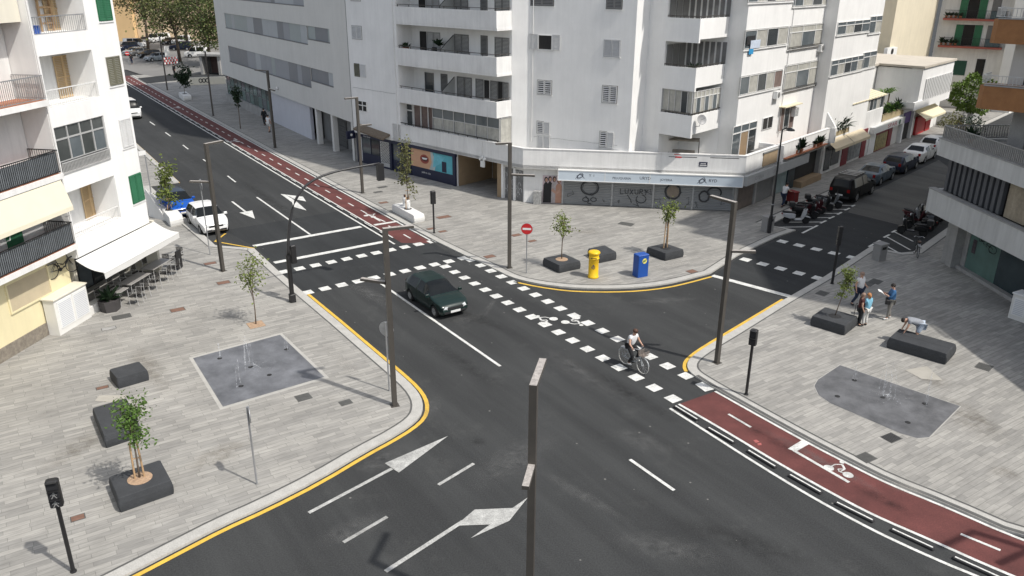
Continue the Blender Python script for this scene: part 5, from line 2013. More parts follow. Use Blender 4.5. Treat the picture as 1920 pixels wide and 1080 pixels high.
o = thing("cream_building", "tall plain cream wall rising behind the low white house", "building", (44, 96, 0))
mb = MB()
mb.prism([(42.0, 93.0), (50.6, 101.2), (42, 112), (33, 102)], 0, 21)
mb.build("wall", CREAM, o)
fix_normals(o.children[-1])
Fx = Fr(42.0, 93.0, 46.4)
s0, s1, z0, z1 = Fx.rect(1658, 90, 1674, 102)
mb = MB()
mb.box(Fx, s0, s1, .02, .4, z0, z1, 0)
mb.lathe(Fx((s0 + s1) / 2, .4, (z0 + z1) / 2), [(.33, 0), (.33, .02), (.08, .03)], 14, 1, axis=Fx.n)
mb.build("air_conditioner", [SIGNW, BLACKP], o)

o = thing("red_balcony_flats", "grey apartment block with red balcony slabs and green shutters far down the side street", "building", (54, 99, 0))
Fx = Fr(51.2, 101.5, 122)
mb = MB()
mb.prism([(0, 0), (7.6, 0), (7.6, -12), (0, -12)], 0, 20, F=lambda s, n, z: Fx(s, n, z))
mb.build("wall", WHITE2, o)
Fy = Fr(*xy(Fx(9.4, 1.4, 0)), 40)
mb = MB()
mb.prism([(0, 0), (14, 0), (14, -1.9), (0, -1.9)], 0, 20, F=lambda s, n, z: Fy(s, n, z))
mb.build("side_wing", WHITE, o)
for z in (7.1, 10.2, 13.3):
    mb = MB()
    mb.box(Fx, .5, 7.2, .0, 1.0, z, z + .22)
    mb.build("balcony_slab", M("red_slab", (.34, .10, .075), .8, .15, 2), o)
    railing(o, [xy(Fx(.55, .95, 0)), xy(Fx(7.15, .95, 0))], z + .25, z + 1.15, BLACKP, .16, .01)
    mb = MB()
    for a, w in ((2.0, .8), (4.0, .8)):
        mb.box(Fx, a, a + w, .0, .08, z + .25, z + 2.6, 0)
    mb.box(Fx, 2.82, 3.98, .0, .03, z + .25, z + 2.6, 1)
    mb.box(Fx, 5.3, 6.2, .0, .04, z + .25, z + 2.6, 2)
    mb.build("balcony_door", [GREENSH, DARK, GREYSH], o)
    for k in range(4):
        clutter_plant(o, Fx, .8 + .5 * k, .7, z + .25, random.uniform(.6, 1.0), LEAFD, 24)
    mb = MB()
    mb.box(Fx, 5.4, 6.9, .3, .9, z + .25, z + 1.1)
    mb.build("balcony_chest", M("teal_grey_cover", (.12, .16, .17), .8, .2, 2), o)
mb = MB()
mb.box(Fx, 2.2, 3.9, 0, .05, 3.9, 5.6, 0)
mb.box(Fx, 4.9, 5.8, 0, .05, 3.6, 5.9, 1)
mb.build("window_shutter", [M("deep_green_shutter", (.015, .07, .045), .6, .1, 2), DARK], o)
for z in (4.8, 8.2, 11.4):
    for a in (1.2, 3.2):
        window(o, Fy, (a, a + 1.5, z, z + 1.7), .01, 2, 1, WMET, [CURTB, GLASS], .08)

# garden walls at the end of the side street
mb = MB()
a, b = G(1752, 236).to_2d(), G(1806, 236).to_2d()
slab_wall(mb, [a, b], .25, 0, 1.5)
ob = mb.build("garden_wall", CONC)
tag(ob, "rough grey garden wall closing the far end of the side street", "garden wall")
mb = MB()
a, b = G(1806, 238).to_2d(), G(1856, 210).to_2d()
slab_wall(mb, [a, b], .25, 0, 1.3)
ob = mb.build("garden_wall", M("wall_grey", (.33, .33, .32), .9, .2, 2, streak=.2))
tag(ob, "grey garden wall running back beneath the green tree behind the terrace railing", "garden wall")

# ------------------------------------------------------------------ far end of the main street
mb = MB()
lot = GP([(150, 76), (440, 70), (440, 138), (352, 150), (300, 146), (262, 140), (238, 132), (150, 130)])
mb.flat(lot, PZ + .012)
structure(mb, "parking_lot", M("lot_asphalt", (.20, .195, .185), .9, .2, .12, detail=8))
mb = MB()
mb.flat(GP([(258, 148), (330, 140), (440, 138), (440, 146), (330, 152), (276, 158)]), PZ + .018)
structure(mb, "lot_entry_road", ASPH2)
o = thing("ochre_building", "windowless ochre building behind the far car park", "building", (-95, 192, 0))
mb = MB()
mb.prism([(-122, 192), (-86.6, 191), (-86.6, 215), (-122, 215)], 0, 26)
mb.build("wall", OCHRE, o)
o = thing("beige_building", "long beige building behind the trees of the far car park", "building", (-65, 195, 0))
mb = MB()
mb.prism([(-86.5, 192.5), (-40, 196), (-40, 215), (-86.5, 215)], 0, 24)
mb.build("wall", M("beige_render", (.66, .52, .36), .9, .1, .3, streak=.1), o)
mb = MB()
Fx = Fr(-86.5, 192.5, 85.7)
for k in range(10):
    mb.box(Fx, 3 + k * 4.4, 4.6 + k * 4.4, 0, .06, 8, 10)
    mb.box(Fx, 3 + k * 4.4, 4.6 + k * 4.4, 0, .06, 3, 5)
mb.build("window_shutter", M("faded_brown_shutter", (.33, .24, .16), .8, .15, 2), o)
mb = MB()
a, b = G(356, 161).to_2d(), G(424, 158).to_2d()
slab_wall(mb, [a, b], .3, PZ, 1.1)
ob = mb.build("low_wall", IVORY)
tag(ob, "low cream wall with a black scribble at the end of the office pavement", "wall")
Fx = Fr(a.x, a.y, math.degrees(math.atan2(b.x - a.x, b.y - a.y)))
g = MB()
for k in range(3):
    ring(g, Fx, 1.5 + .45 * k, .65, .2, .26, .1, .02, 12)
g.build("graffiti", BLACKM, ob)
c = G(382, 141).to_2d()
Fx = Fr(c.x, c.y, 100)
mb = MB()
mb.box(Fx, -.4, 0, -3, 0, PZ, 2.9, 0)
mb.box(Fx, 2.6, 3, -3, 0, PZ, 2.9, 0)
mb.box(Fx, -.6, 3.4, -3.2, .2, 2.9, 3.2, 0)
mb.box(Fx, 0, 2.6, -2.8, -2.6, PZ, 2.9, 1)
ob = mb.build("stair_kiosk", [CONC, M("dull_brown_panel", (.14, .09, .08), .7, .2, 2)])
tag(ob, "small concrete stair kiosk under the far trees behind the cream wall", "kiosk")
# ------------------------------------------------------------------ street furniture
def GZ(px, py, z=PZ):
    return G(px, py, z)


def height_at(base, topy):
    """height above the road of the point over base that is seen at image row topy"""
    c = Vector((0, 0, CAM_H))
    v = (540 - topy) / CAM_F
    p = base - c
    return (v * p.dot(FW) - p.dot(UP)) / (UP.z - v * FW.z) + base.z


def vbox(mb, c, w, d, z0, z1, az=0.0, mi=0, b=0.0):
    F = Fr(c[0], c[1], az)
    if b:
        mb.bbox(F, -w / 2, w / 2, -d / 2, d / 2, z0, z1, b, mi)
    else:
        mb.box(F, -w / 2, w / 2, -d / 2, d / 2, z0, z1, mi)


def az_of(v):
    return math.degrees(math.atan2(v.x, v.y))


# lamp posts: square bronze mast, long top arm and a lower arm the other way
def lamp(px, py, tips, label, H=6.95, lowz=5.0, base=None):
    b = base or GZ(px, py)
    o = thing("street_lamp", label, "street lamp", tuple(b), "bronze street lamps with flat arms")
    mb = MB()
    z0 = b.z
    (tx, ty), low = tips
    d = (G(tx, ty, H) - Vector((b.x, b.y, H)))
    d.z = 0
    L = max(.75, min(1.5, d.length))
    a = az_of(d)
    F = Fr(b.x, b.y, a)
    mb.box(F, -.085, .085, -.085, .085, z0, H - .09)
    mb.build("mast", STEEL, o)
    MB().box(F, -.16, .16, -.16, .16, z0, z0 + .015).build("base_plate", STEEL, o)
    mb = MB()
    mb.box(F, -.085, L, -.086, .086, H - .09, H)
    am = mb.build("arm", STEEL, o)
    MB().box(F, -.08, L - .005, -.08, .08, H + .001, H + .006).build("arm_top", STEELTOP, am)
    MB().box(F, L - .55, L - .05, -.06, .06, H - .1, H - .091).build("lamp_glass", SIGNW, am)
    if low:
        if isinstance(low, tuple):
            e = G(low[0], low[1], lowz) - Vector((b.x, b.y, lowz))
            e.z = 0
            a2, L2 = az_of(e), max(.7, min(1.4, e.length))
        else:
            a2, L2 = a + 180, 1.0
        F2 = Fr(b.x, b.y, a2)
        mb = MB()
        mb.box(F2, .086, L2, -.08, .08, lowz - .09, lowz)
        am = mb.build("arm", STEEL, o)
        MB().box(F2, .09, L2 - .005, -.075, .075, lowz + .001, lowz + .006).build("arm_top", STEELTOP, am)
        MB().box(F2, L2 - .5, L2 - .05, -.055, .055, lowz - .1, lowz - .091).build("lamp_glass", SIGNW, am)
    return o


lamp(740, 760, ((775, 422), (677, 521)), "bronze lamp post at the tip of the left plaza beside the grey sign back")
lamp(1344, 680, ((1333, 366), (1417, 470)), "bronze lamp post at the near corner of the right plaza")
lamp(418, 508, ((417, 263), (356, 339)), "bronze lamp post in front of the parked white car")
lamp(955, 502, ((930, 268), (1003, 328)), "bronze lamp post on the centre plaza beside the no entry sign", lowz=5.3)
lamp(680, 362, ((646, 184), True), "bronze lamp post on the pavement before the navy shop front")
lamp(516, 277, ((478, 130), (524, 172)), "bronze lamp post standing before the frosted wall of the office block", lowz=5.4)
lamp(400, 217, ((372, 60), False), "slim bronze lamp post near the glazed end of the office block")
lamp(314, 169, ((290, 60), False), "farthest bronze lamp post by the entrance of the car park")
lamp(0, 0, ((1700, 985), (1930, 1000)), "bronze lamp post on the near right pavement beside the cycle lane", base=Vector((17.7, 16.4, PZ)))
lamp(0, 0, ((1018, 672), (985, 912)), "tall bronze lamp post standing alone before the junction with bleached arm tops", base=Vector((.47, 15.0, 0)), lowz=5.0)

# traffic light on a curved arm over the main street
b = GZ(549, 566)
o = thing("traffic_light", "black traffic light mast with a long curved arm over the main street", "traffic light", tuple(b))
Fx = Fr(b.x, b.y, 57)
top = Fx.px(712, 306)
arc = smooth_path([V2(*p) for p in [(0, 2.5)] + [Fx.px(*q) for q in ((541, 440), (545, 402), (557, 366), (580, 341), (615, 325), (660, 315), (712, 306))]], 1)
mb = MB()
mb.tube([Fx(0, 0, PZ), Fx(0, 0, 2.5)], .11, 10)
mb.build("mast", BLACKP, o)
mb = MB()
mb.tube([Fx(s, 0, z) for s, z in arc], .075, 8, r2=.05)
mb.build("arm", M("arm_grey_black", (.03, .03, .032), .45, .15, 3), o, True)
mb = MB()
mb.box(Fx, top[0] - .16, top[0] + .16, -.12, .12, top[1] - .85, top[1] - .02)
mb.build("signal_head", BLACKP, o)
mb = MB()
mb.bbox(Fx, .12, .38, -.12, .12, 2.05, 2.95, .03)
mb.build("signal_head", BLACKP, o)
mb = MB()
mb.bbox(Fx, -.14, .14, -.14, .14, PZ, .5, .02)
mb.build("base", BLACKP, o)
LENS = M("dark_lens", (.03, .03, .032), .2, .2, 5)
FIG = M("dim_figure", (.26, .26, .25), .6, .15, 4)


def signal(px, py, faceaz, h, label, hw=.3, hh=.78, figures=False, pole=.055, hood=True, off_s=0.0):
    b = GZ(px, py)
    o = thing("pedestrian_signal", label, "traffic light", tuple(b))
    MB().tube([b, Vector((b.x, b.y, h - hh + .05))], pole, 10).build("pole", BLACKP, o)
    F = Fr(b.x, b.y, faceaz - 90)
    mb = MB()
    mb.bbox(F, off_s - hw / 2, off_s + hw / 2, -.11, .11, h - hh, h, .03)
    mb.build("signal_head", BLACKP, o)
    k = 3 if hh > .7 else 2
    for i in range(k):
        z = h - hh + (i + .5) * hh / k
        mb = MB()
        mb.box(F, off_s - hw * .42, off_s + hw * .42, .111, .125, z - hh / k * .42, z + hh / k * .42)
        ln = mb.build("lens", LENS, o)
        if figures and i < 2:
            g = MB()
            n = .127
            g.onwall(F, ell(off_s, z + .075, .025, .025, 8), n)
            g.onwall(F, [(off_s - .03, z - .02), (off_s + .03, z - .02), (off_s + .03, z + .045), (off_s - .03, z + .045)], n)
            g.strip(F, [(off_s - .01, z - .02), (off_s - .06, z - .1)], .022, n)
            g.strip(F, [(off_s + .01, z - .02), (off_s + .06, z - .1)], .022, n)
            g.strip(F, [(off_s - .02, z + .04), (off_s - .07, z - .01)], .018, n)
            g.strip(F, [(off_s + .02, z + .04), (off_s + .07, z - .01)], .018, n)
            g.build("walking_figure", FIG, ln)
        if hood:
            MB().box(F, off_s - hw * .44, off_s + hw * .44, .111, .19, z + hh / k * .43, z + hh / k * .46).build("hood", BLACKP, o)
    MB().lathe(b, [(pole + .03, 0), (pole + .03, .04), (pole, .05)], 10).build("base", BLACKP, o)
    return o


signal(138, 1072, 160, 3.0, "black pedestrian signal with two walking figures at the bottom left corner", figures=True)
signal(1399, 740, 215, 2.82, "black traffic signal beside the red cycle lane on the right plaza", .27, .62)
signal(814, 437, 330, 2.75, "black traffic signal seen from behind at the end of the red lane", .3, .8, hood=False)
signal(1560, 532, 262, 3.2, "slim black signal pole by the side street crossing", .16, 1.0, pole=.07, hood=False)
# black lantern post and litter bins
b = GZ(1442, 437)
o = thing("lantern_post", "thin black lantern post behind the litter bin at the side street corner", "street lamp", tuple(b))
h = height_at(b, 243)
MB().tube([b, Vector((b.x, b.y, h))], .085, 8, r2=.045).build("mast", BLACKP, o)
MB().lathe(b, [(.11, 0), (.11, 1.1), (.085, 1.15)], 8).build("base", BLACKP, o)
MB().lathe(Vector((b.x, b.y, 1.9)), [(.095, 0), (.095, .06), (.08, .065)], 8).build("collar", GALV, o)
Fx = Fr(b.x, b.y, 75)
mb = MB()
mb.tube([Fx(0, 0, h), Fx(.25, 0, h + .08), Fx(.6, 0, h + .05)], .03, 6)
mb.lathe(Fx(.55, 0, h - .08), [(.05, .16), (.24, .06), (.27, 0), (.02, -.03)], 12)
mb.build("lantern", BLACKP, o)
LG_ = M("bin_grey", (.27, .265, .255), .8, .12, 2)
for (px, py), lab in (((1438, 433), "square grey litter bin beside the black lantern post"), ((1647, 487), "square grey litter bin at the edge of the motorcycle bays")):
    b = GZ(px, py)
    o = thing("litter_bin", lab, "litter bin", tuple(b))
    mb = MB()
    vbox(mb, b, .62, .5, PZ, 1.0, 60, 0, .02)
    mb.build("body", LG_, o)
    mb = MB()
    vbox(mb, b, .7, .58, 1.0, 1.08, 60, 0, .02)
    mb.build("lid", LG_, o)
    F = Fr(b.x, b.y, 150)
    mb = MB()
    Fq = Fr(b.x, b.y, 60)
    mb.box(Fq, -.18, .18, .251, .256, .74, .9)
    mb.box(Fq, -.18, .18, -.256, -.251, .74, .9)
    mb.build("opening", DARK, o)
# round signs
def disc_sign(px, py, r, faceaz, label, front, top=None, kind=None):
    b = GZ(px, py)
    h = height_at(b, top)
    o = thing("road_sign", label, "road sign", tuple(b))
    MB().tube([b, Vector((b.x, b.y, h))], .032, 8).build("pole", GALV, o)
    F = Fr(b.x, b.y, faceaz - 90)
    c = F(0, .05, h - r)
    MB().lathe(c - F.n * .012, [(r, 0), (r, .02), (r - .01, .022)], 24, axis=F.n).build("plate", GALV, o)
    mb = MB()
    mb.onwall(F, [(r * .96 * cos(t * pi / 12), h - r + r * .96 * sin(t * pi / 12)) for t in range(24)], .063)
    fc = mb.build("face", front, o)
    if kind == "bar":
        MB().box(F, -r * .72, r * .72, .065, .068, h - r - .055, h - r + .055).build("white_bar", SIGNW, fc)
    return o


disc_sign(987, 512, .31, 187, "round red no entry sign with a white bar on the centre plaza", RED, 418, "bar")
disc_sign(730, 733, .3, 20, "round sign seen from its grey back at the tip of the left plaza", RED, 604)
disc_sign(482, 908, .27, 68, "round red sign seen almost edge on beside the near plaza kerb", RED, 763)
disc_sign(394, 478, .3, 62, "grey sign on a thin pole seen edge on before the white car", SIGNW, 336)
disc_sign(243, 127, .35, 170, "distant red no entry sign at the mouth of the car park", RED, 96, "bar")
b = GZ(285, 372)
o = thing("sign_pole", "thin grey pole with two small plates beside the white house corner", "sign post", tuple(b))
h = height_at(b, 282)
MB().tube([b, Vector((b.x, b.y, h))], .035, 6).build("pole", GALV, o)
Fx = Fr(b.x, b.y, 40)
MB().box(Fx, -.45, .05, .04, .06, h - .3, h).build("plate", SIGNW, o)
# letter boxes
b = GZ(1112, 520)
o = thing("letter_box", "round yellow letter box on the centre plaza", "letter box", tuple(b))
YB = M("post_yellow", (.80, .50, .012), .45, .08, 3)
MB().lathe(b, [(.27, 0), (.29, .02), (.29, .1), (.265, .12), (.265, 1.05), (.275, 1.06)], 24).build("body", YB, o, True)
MB().lathe(b + Vector((0, 0, 1.06)), [(.285, 0), (.285, .05), (.265, .06), (.265, .26), (.275, .27)], 24).build("slot_band", YB, o, True)
MB().lathe(b + Vector((0, 0, 1.33)), [(.30, 0), (.32, .03), (.32, .09), (.26, .14), (.1, .165), (.02, .17)], 24).build("cap", YB, o, True)
Fx = Fr(b.x, b.y, 97)
g = MB()
ring(g, Fx, 0, .72, .09, .075, .025, .27, 12, .4, 5.8)
g.strip(Fx, [(-.05, .72), (.06, .72)], .03, .273)
g.onwall(Fx, ell(0, .84, .05, .025, 8), .272)
g.build("horn_emblem", M("emblem_blue", (.02, .03, .12), .5, .1, 3), o)
MB().box(Fx, -.16, .16, .262, .272, 1.2, 1.24).build("letter_slot", DARK, o)
b = GZ(1200, 517)
o = thing("letter_box", "square blue letter box with a round yellow badge on the centre plaza", "letter box", tuple(b))
BB = M("post_blue", (.010, .075, .34), .45, .1, 3)
Fx = Fr(b.x, b.y, 62)
MB().bbox(Fx, -.33, .33, -.25, .25, PZ, 1.26, .02).build("body", BB, o)
MB().bbox(Fx, -.34, .34, -.26, .26, 1.262, 1.32, .025).build("lid", BB, o)
Fx2 = Fr(*xy(Fx(.33, 0, 0)), 62 - 90)
g = MB()
g.onwall(Fx, ell(.05, .98, .15, .15, 16), .254)
bd = g.build("badge", M("badge_yellow", (.75, .68, .15), .5, .1, 3), o)
g = MB()
g.strip(Fx, [(-.06, .9), (.0, 1.02), (.06, .95), (.14, 1.06)], .05, .257)
g.build("badge_emblem", M("badge_green", (.02, .12, .10), .5, .1, 3), bd)


# anthracite seat blocks and planters: from their left, front and right ground corners
def block(L, F_, R, h, name, label, cat, mat, group=None, split=False, hole=0.0, bar=.05):
    l, f, r = (GZ(*p).to_2d() for p in (L, F_, R))
    a = l + (r - f)
    o = thing(name, label, cat, (f.x, f.y, PZ), group)
    c = (l + r) / 2

    def ringp(k, z):
        return [Vector((*(c + (p - c) * k), z)) for p in (f, r, a, l)]
    mb = MB()

    def loop(k, z, cut):
        P = ringp(k, z)
        out = []
        for i, p in enumerate(P):
            q, s = P[i - 1], P[(i + 1) % 4]
            out += [p + (q - p).normalized() * cut, p + (s - p).normalized() * cut]
        return out
    rings = [loop(.975, PZ, .03), loop(1.0, PZ + h * .3, .03), loop(1.0, PZ + h * .6, .03), loop(.955, PZ + h * .965, .035), loop(.93, PZ + h, .045)]
    vs = [v for q in rings for v in q]
    fs = [tuple(range(7, -1, -1))]
    for i in range(4):
        for j in range(8):
            fs.append((i * 8 + j, i * 8 + (j + 1) % 8, (i + 1) * 8 + (j + 1) % 8, (i + 1) * 8 + j))
    fs.append(tuple(range(32, 40)))
    mb.add(vs, fs)
    mb.build("block", mat, o)
    cc = Vector((c.x, c.y, PZ + h))
    if hole:
        MB().lathe(cc + Vector((0, 0, .002)), [(hole, 0), (hole, .006), (hole * .9, .012), (hole * .4, .03), (.03, .04)], 18).build("mulch", SOIL if hole > .3 else BLACKM, o)
    if split:
        m0, m1 = (f + r) / 2, (l + a) / 2
        g = MB()
        d = (m1 - m0).normalized()
        n_ = V2(d.y, -d.x) * .012
        e0, e1 = c + (m0 - c) * .90, c + (m1 - c) * .90
        g.add([(*(e0 + n_), PZ + h + .003), (*(e1 + n_), PZ + h + .003), (*(e1 - n_), PZ + h + .003), (*(e0 - n_), PZ + h + .003)], [(0, 1, 2, 3)])
        q0 = c + (m0 - c) * 1.006
        w = n_
        g.add([(*(q0 + w), PZ + .02), (*(q0 - w), PZ + .02), (*(q0 - w), PZ + h * .55), (*(q0 + w), PZ + h * .55)], [(0, 1, 2, 3)])
        g.build("joint", BLACKM, o)
    return o, cc


block((207, 712), (222, 730), (281, 713), .46, "seat_block", "smaller dark block seat nearest the left fountain", "bench", BENCH)
block((176, 785), (199, 842), (268, 819), .46, "seat_block", "long dark block seat behind the near planted tree", "bench", BENCH)
block((1101, 480), (1123, 494), (1156, 487), .46, "seat_block", "low dark block seat behind the yellow letter box", "bench", BENCH)
block((1661, 652), (1773, 685), (1791, 665), .5, "seat_block", "long dark double block seat under the bending man", "bench", BENCH, split=True)
_, t1 = block((207, 919), (225, 963), (328, 926), .5, "block_planter", "dark block planter with the nearest tree on the left plaza", "planter", BENCH, hole=.36)
_, t3 = block((1017, 498), (1048, 513), (1089, 504), .46, "block_planter", "dark block planter with a tree beside the no entry sign", "planter", BENCH, hole=.34)
_, t4 = block((1211, 477), (1247, 490), (1282, 482), .46, "block_planter", "dark block planter with a tree before the roller shutters", "planter", BENCH, hole=.3)
_, t5 = block((1518, 610), (1583, 630), (1607, 611), .48, "block_planter", "dark double block planter with a tree beside the group of people", "planter", BENCH, hole=.28, split=True)
WP = M("white_planter", (.74, .735, .71), .85, .1, 1.5, streak=.1)
_, t6 = block((735, 396), (777, 419), (797, 415), .5, "block_planter", "long white block planter with white tubs at the end of the red lane", "planter", WP, hole=.26)
_, t7 = block((298, 400), (320, 426), (345, 420), .6, "block_planter", "white block planter with a staked tree beside the parked blue car", "planter", WP, hole=.3)
_, t8 = block((335.6, 182), (345.6, 190), (360, 187.5), .6, "block_planter", "far white block planter with a dark tree near the car park", "planter", WP, hole=.3)
for k, (px, py) in enumerate(((760, 386), (765, 391))):
    b = G(px, py, .58)
    ob = thing("paint_tub", ("white tub on the white planter, the rear one of two", "white tub on the white planter, the front one of two")[k], "tub", tuple(b))
    MB().lathe(b, [(.16, 0), (.17, .02), (.17, .5), (.12, .6), (.08, .62)], 10).build("body", SIGNW, ob)
    MB().lathe(b + Vector((0, 0, .62)), [(.08, 0), (.09, .14), (.02, .16)], 8).build("lid", M("brown_lid", (.10, .06, .05), .7, .2, 4), ob)


# ------------------------------------------------------------------ trees
def street_tree(base, topz, crown, label, leafm, nleaf=700, stakes=2, lean=(0, 0), leaf=.085, seed=1, group="young street trees", sprays=9, trunk=.035, branchlow=.0):
    rs = random.Random(seed)
    o = thing("street_tree", label, "tree", tuple(base), group)
    r, zc0, zc1 = crown
    H = topz
    top = Vector((base.x + lean[0], base.y + lean[1], zc0 + (zc1 - zc0) * .55))
    tr = MB()
    pts = [base + (top - base) * t + Vector((rs.uniform(-.03, .03), rs.uniform(-.03, .03), 0)) * (t > 0) for t in (0, .25, .5, .75, 1)]
    tr.tube(pts, trunk, 7, r2=trunk * .45)
    cr = MB()
    for k in range(sprays):
        t0 = rs.uniform(.45, 1.0) if not branchlow else rs.uniform(branchlow, 1)
        s = base + (top - base) * t0
        a = rs.uniform(0, 2 * pi)
        rr = r * rs.uniform(.45, 1.0)
        zt = rs.uniform(zc0, zc1)
        if k == 0:
            rr, zt = r * .15, zc1
        e = Vector((top.x + rr * cos(a), top.y + rr * sin(a), zt))
        m = (s + e) / 2 + Vector((0, 0, .12))
        tr.tube([s, m, e], trunk * .4, 5, r2=.006)
        per = nleaf // sprays
        for q in range(per):
            u = rs.uniform(.35, 1.08)
            c = (s.lerp(m, u * 2) if u < .5 else m.lerp(e, u * 2 - 1))
            sp = r * .30 * (.4 + u * .7)
            c = c + Vector((rs.gauss(0, sp), rs.gauss(0, sp), rs.gauss(0, sp * .9)))
            d = Vector((rs.uniform(-1, 1), rs.uniform(-1, 1), rs.uniform(-.9, .5))).normalized()
            w = d.cross(Vector((rs.uniform(-1, 1), rs.uniform(-1, 1), rs.uniform(-1, 1)))).normalized()
            L = leaf * rs.uniform(.6, 1.35)
            n_ = d.cross(w) * L * .18
            cr.add([c, c + d * L * .5 + w * L * .28 + n_, c + d * L, c + d * L * .5 - w * L * .28 + n_], [(0, 1, 2, 3)])
    tr.build("trunk", BARK, o, True)
    cr.build("crown", leafm, o)
    for k in range(stakes):
        a = k * pi + .5
        s = base + Vector((.13 * cos(a), .13 * sin(a), 0))
        mb = MB()
        hh = min(1.55, (zc0 - base.z) * .95 + .3)
        mb.tube([s, s + Vector((-.03 * cos(a), -.03 * sin(a), hh))], .03, 6)
        mb.build("stake", WOODT, o)
    if stakes:
        mb = MB()
        for zz in (.55, .95):
            mb.tube([base + Vector((.13 * cos(q), .13 * sin(q), min(1.5, zz * 1.3))) for q in (.5, .5 + pi)], .02, 5)
        mb.build("tie_bar", WOODT, o)
    return o


def crown_of(base, y0, y1, w, cx=None):
    """crown (radius, low, high) from image rows and pixel width at the base's distance"""
    dist = (base - Vector((0, 0, CAM_H))).dot(FW)
    return (w / 2 * dist / CAM_F, height_at(base, y1), height_at(base, y0))


c = crown_of(t1, 750, 842, 62)
street_tree(t1, c[2], c, "leafy young tree with stakes in the nearest dark planter", LEAF, 800, 2, (.05, .02), .12, 3, sprays=11)
b = GZ(480, 608)
c = crown_of(b, 482, 545, 50)
street_tree(b, c[2], c, "slender young tree growing from a paving pit beside the left fountain", LEAFY, 460, 0, (0, .05), .13, 5, sprays=10, trunk=.03)
c = crown_of(t3, 404, 438, 36)
street_tree(t3, c[2], c, "small tree in the dark planter beside the no entry sign", LEAFY, 330, 0, (.05, 0), .15, 8, sprays=9)
c = crown_of(t4, 378, 412, 32)
street_tree(t4, c[2], c, "small bright tree in the dark planter before the roller shutters", LEAFY, 420, 2, (.05, 0), .15, 11, sprays=9)
c = crown_of(t5, 505, 560, 26)
street_tree(t5, c[2], c, "narrow leaning tree in the dark planter beside the group of people", LEAFY, 560, 0, (.25, -.1), .12, 14, sprays=10, branchlow=.6, trunk=.025)
c = crown_of(t6, 264, 372, 30)
street_tree(t6, c[2], c, "tall narrow pale tree with three stakes in the long white planter", LEAFO, 620, 3, (0, 0), .17, 17, sprays=13, branchlow=.4)
c = crown_of(t7, 303, 392, 36)
street_tree(t7, c[2], c, "staked tree in the white planter beside the parked blue car", LEAFY, 760, 2, (-.1, 0), .2, 21, sprays=12, branchlow=.4)
c = crown_of(t8, 122, 166, 26)
street_tree(t8, c[2], c, "dark bushy tree in the far white planter", LEAFD, 500, 0, (0, 0), .4, 23, sprays=10)
b = GZ(451, 241)
c = crown_of(b, 164, 196, 16)
street_tree(b, c[2], c, "thin lollipop tree before the glazed front of the office block", LEAFD, 300, 0, (0, 0), .3, 25, sprays=8, trunk=.05)
mb = MB()
vbox(mb, GZ(480, 609), .7, .7, PZ + .006, PZ + .02, 57)
ob = mb.build("tree_pit", SOIL)
tag(ob, "small mulched tree pit in the paving of the left plaza", "tree pit")


def big_tree(px, py, H, R, label, leafm, n, seed, leaf=.5, bare=.0, z0f=.35):
    rs = random.Random(seed)
    b = GZ(px, py)
    o = thing("plane_tree", label, "tree", tuple(b), "large trees of the far car park")
    tr, cr = MB(), MB()
    top = b + Vector((rs.uniform(-.5, .5), rs.uniform(-.5, .5), H * .55))
    tr.tube([b, b + (top - b) * .5 + Vector((.15, .1, 0)), top], .32, 8, r2=.14)
    for k in range(46):
        a, zz = rs.uniform(0, 2 * pi), rs.uniform(z0f, 1.0)
        rr = R * (1 - abs(zz - .62) ** 1.5 * 1.6) * rs.uniform(.35, 1.0)
        s = b + (top - b) * rs.uniform(.5, 1)
        e = Vector((b.x + rr * cos(a), b.y + rr * sin(a), H * zz))
        m = (s + e) / 2 + Vector((0, 0, .4))
        tr.tube([s, m, e], .1, 5, r2=.02)
        if rs.random() < bare:
            continue
        for q in range(n // 46):
            u = rs.uniform(.3, 1.1)
            c = m.lerp(e, u) if u > .3 else e
            sp = R * .17
            c = c + Vector((rs.gauss(0, sp), rs.gauss(0, sp), rs.gauss(0, sp * .75)))
            d = Vector((rs.uniform(-1, 1), rs.uniform(-1, 1), rs.uniform(-1, .6))).normalized()
            w = d.cross(Vector((rs.uniform(-1, 1), rs.uniform(-1, 1), rs.uniform(-1, 1)))).normalized()
            L = leaf * rs.uniform(.5, 1.4)
            cr.add([c, c + d * L * .5 + w * L * .32, c + d * L, c + d * L * .5 - w * L * .32], [(0, 1, 2, 3)], 0 if rs.random() < .65 else 1)
    tr.build("trunk", BARK, o, True)
    cr.build("crown", leafm, o)
    return o


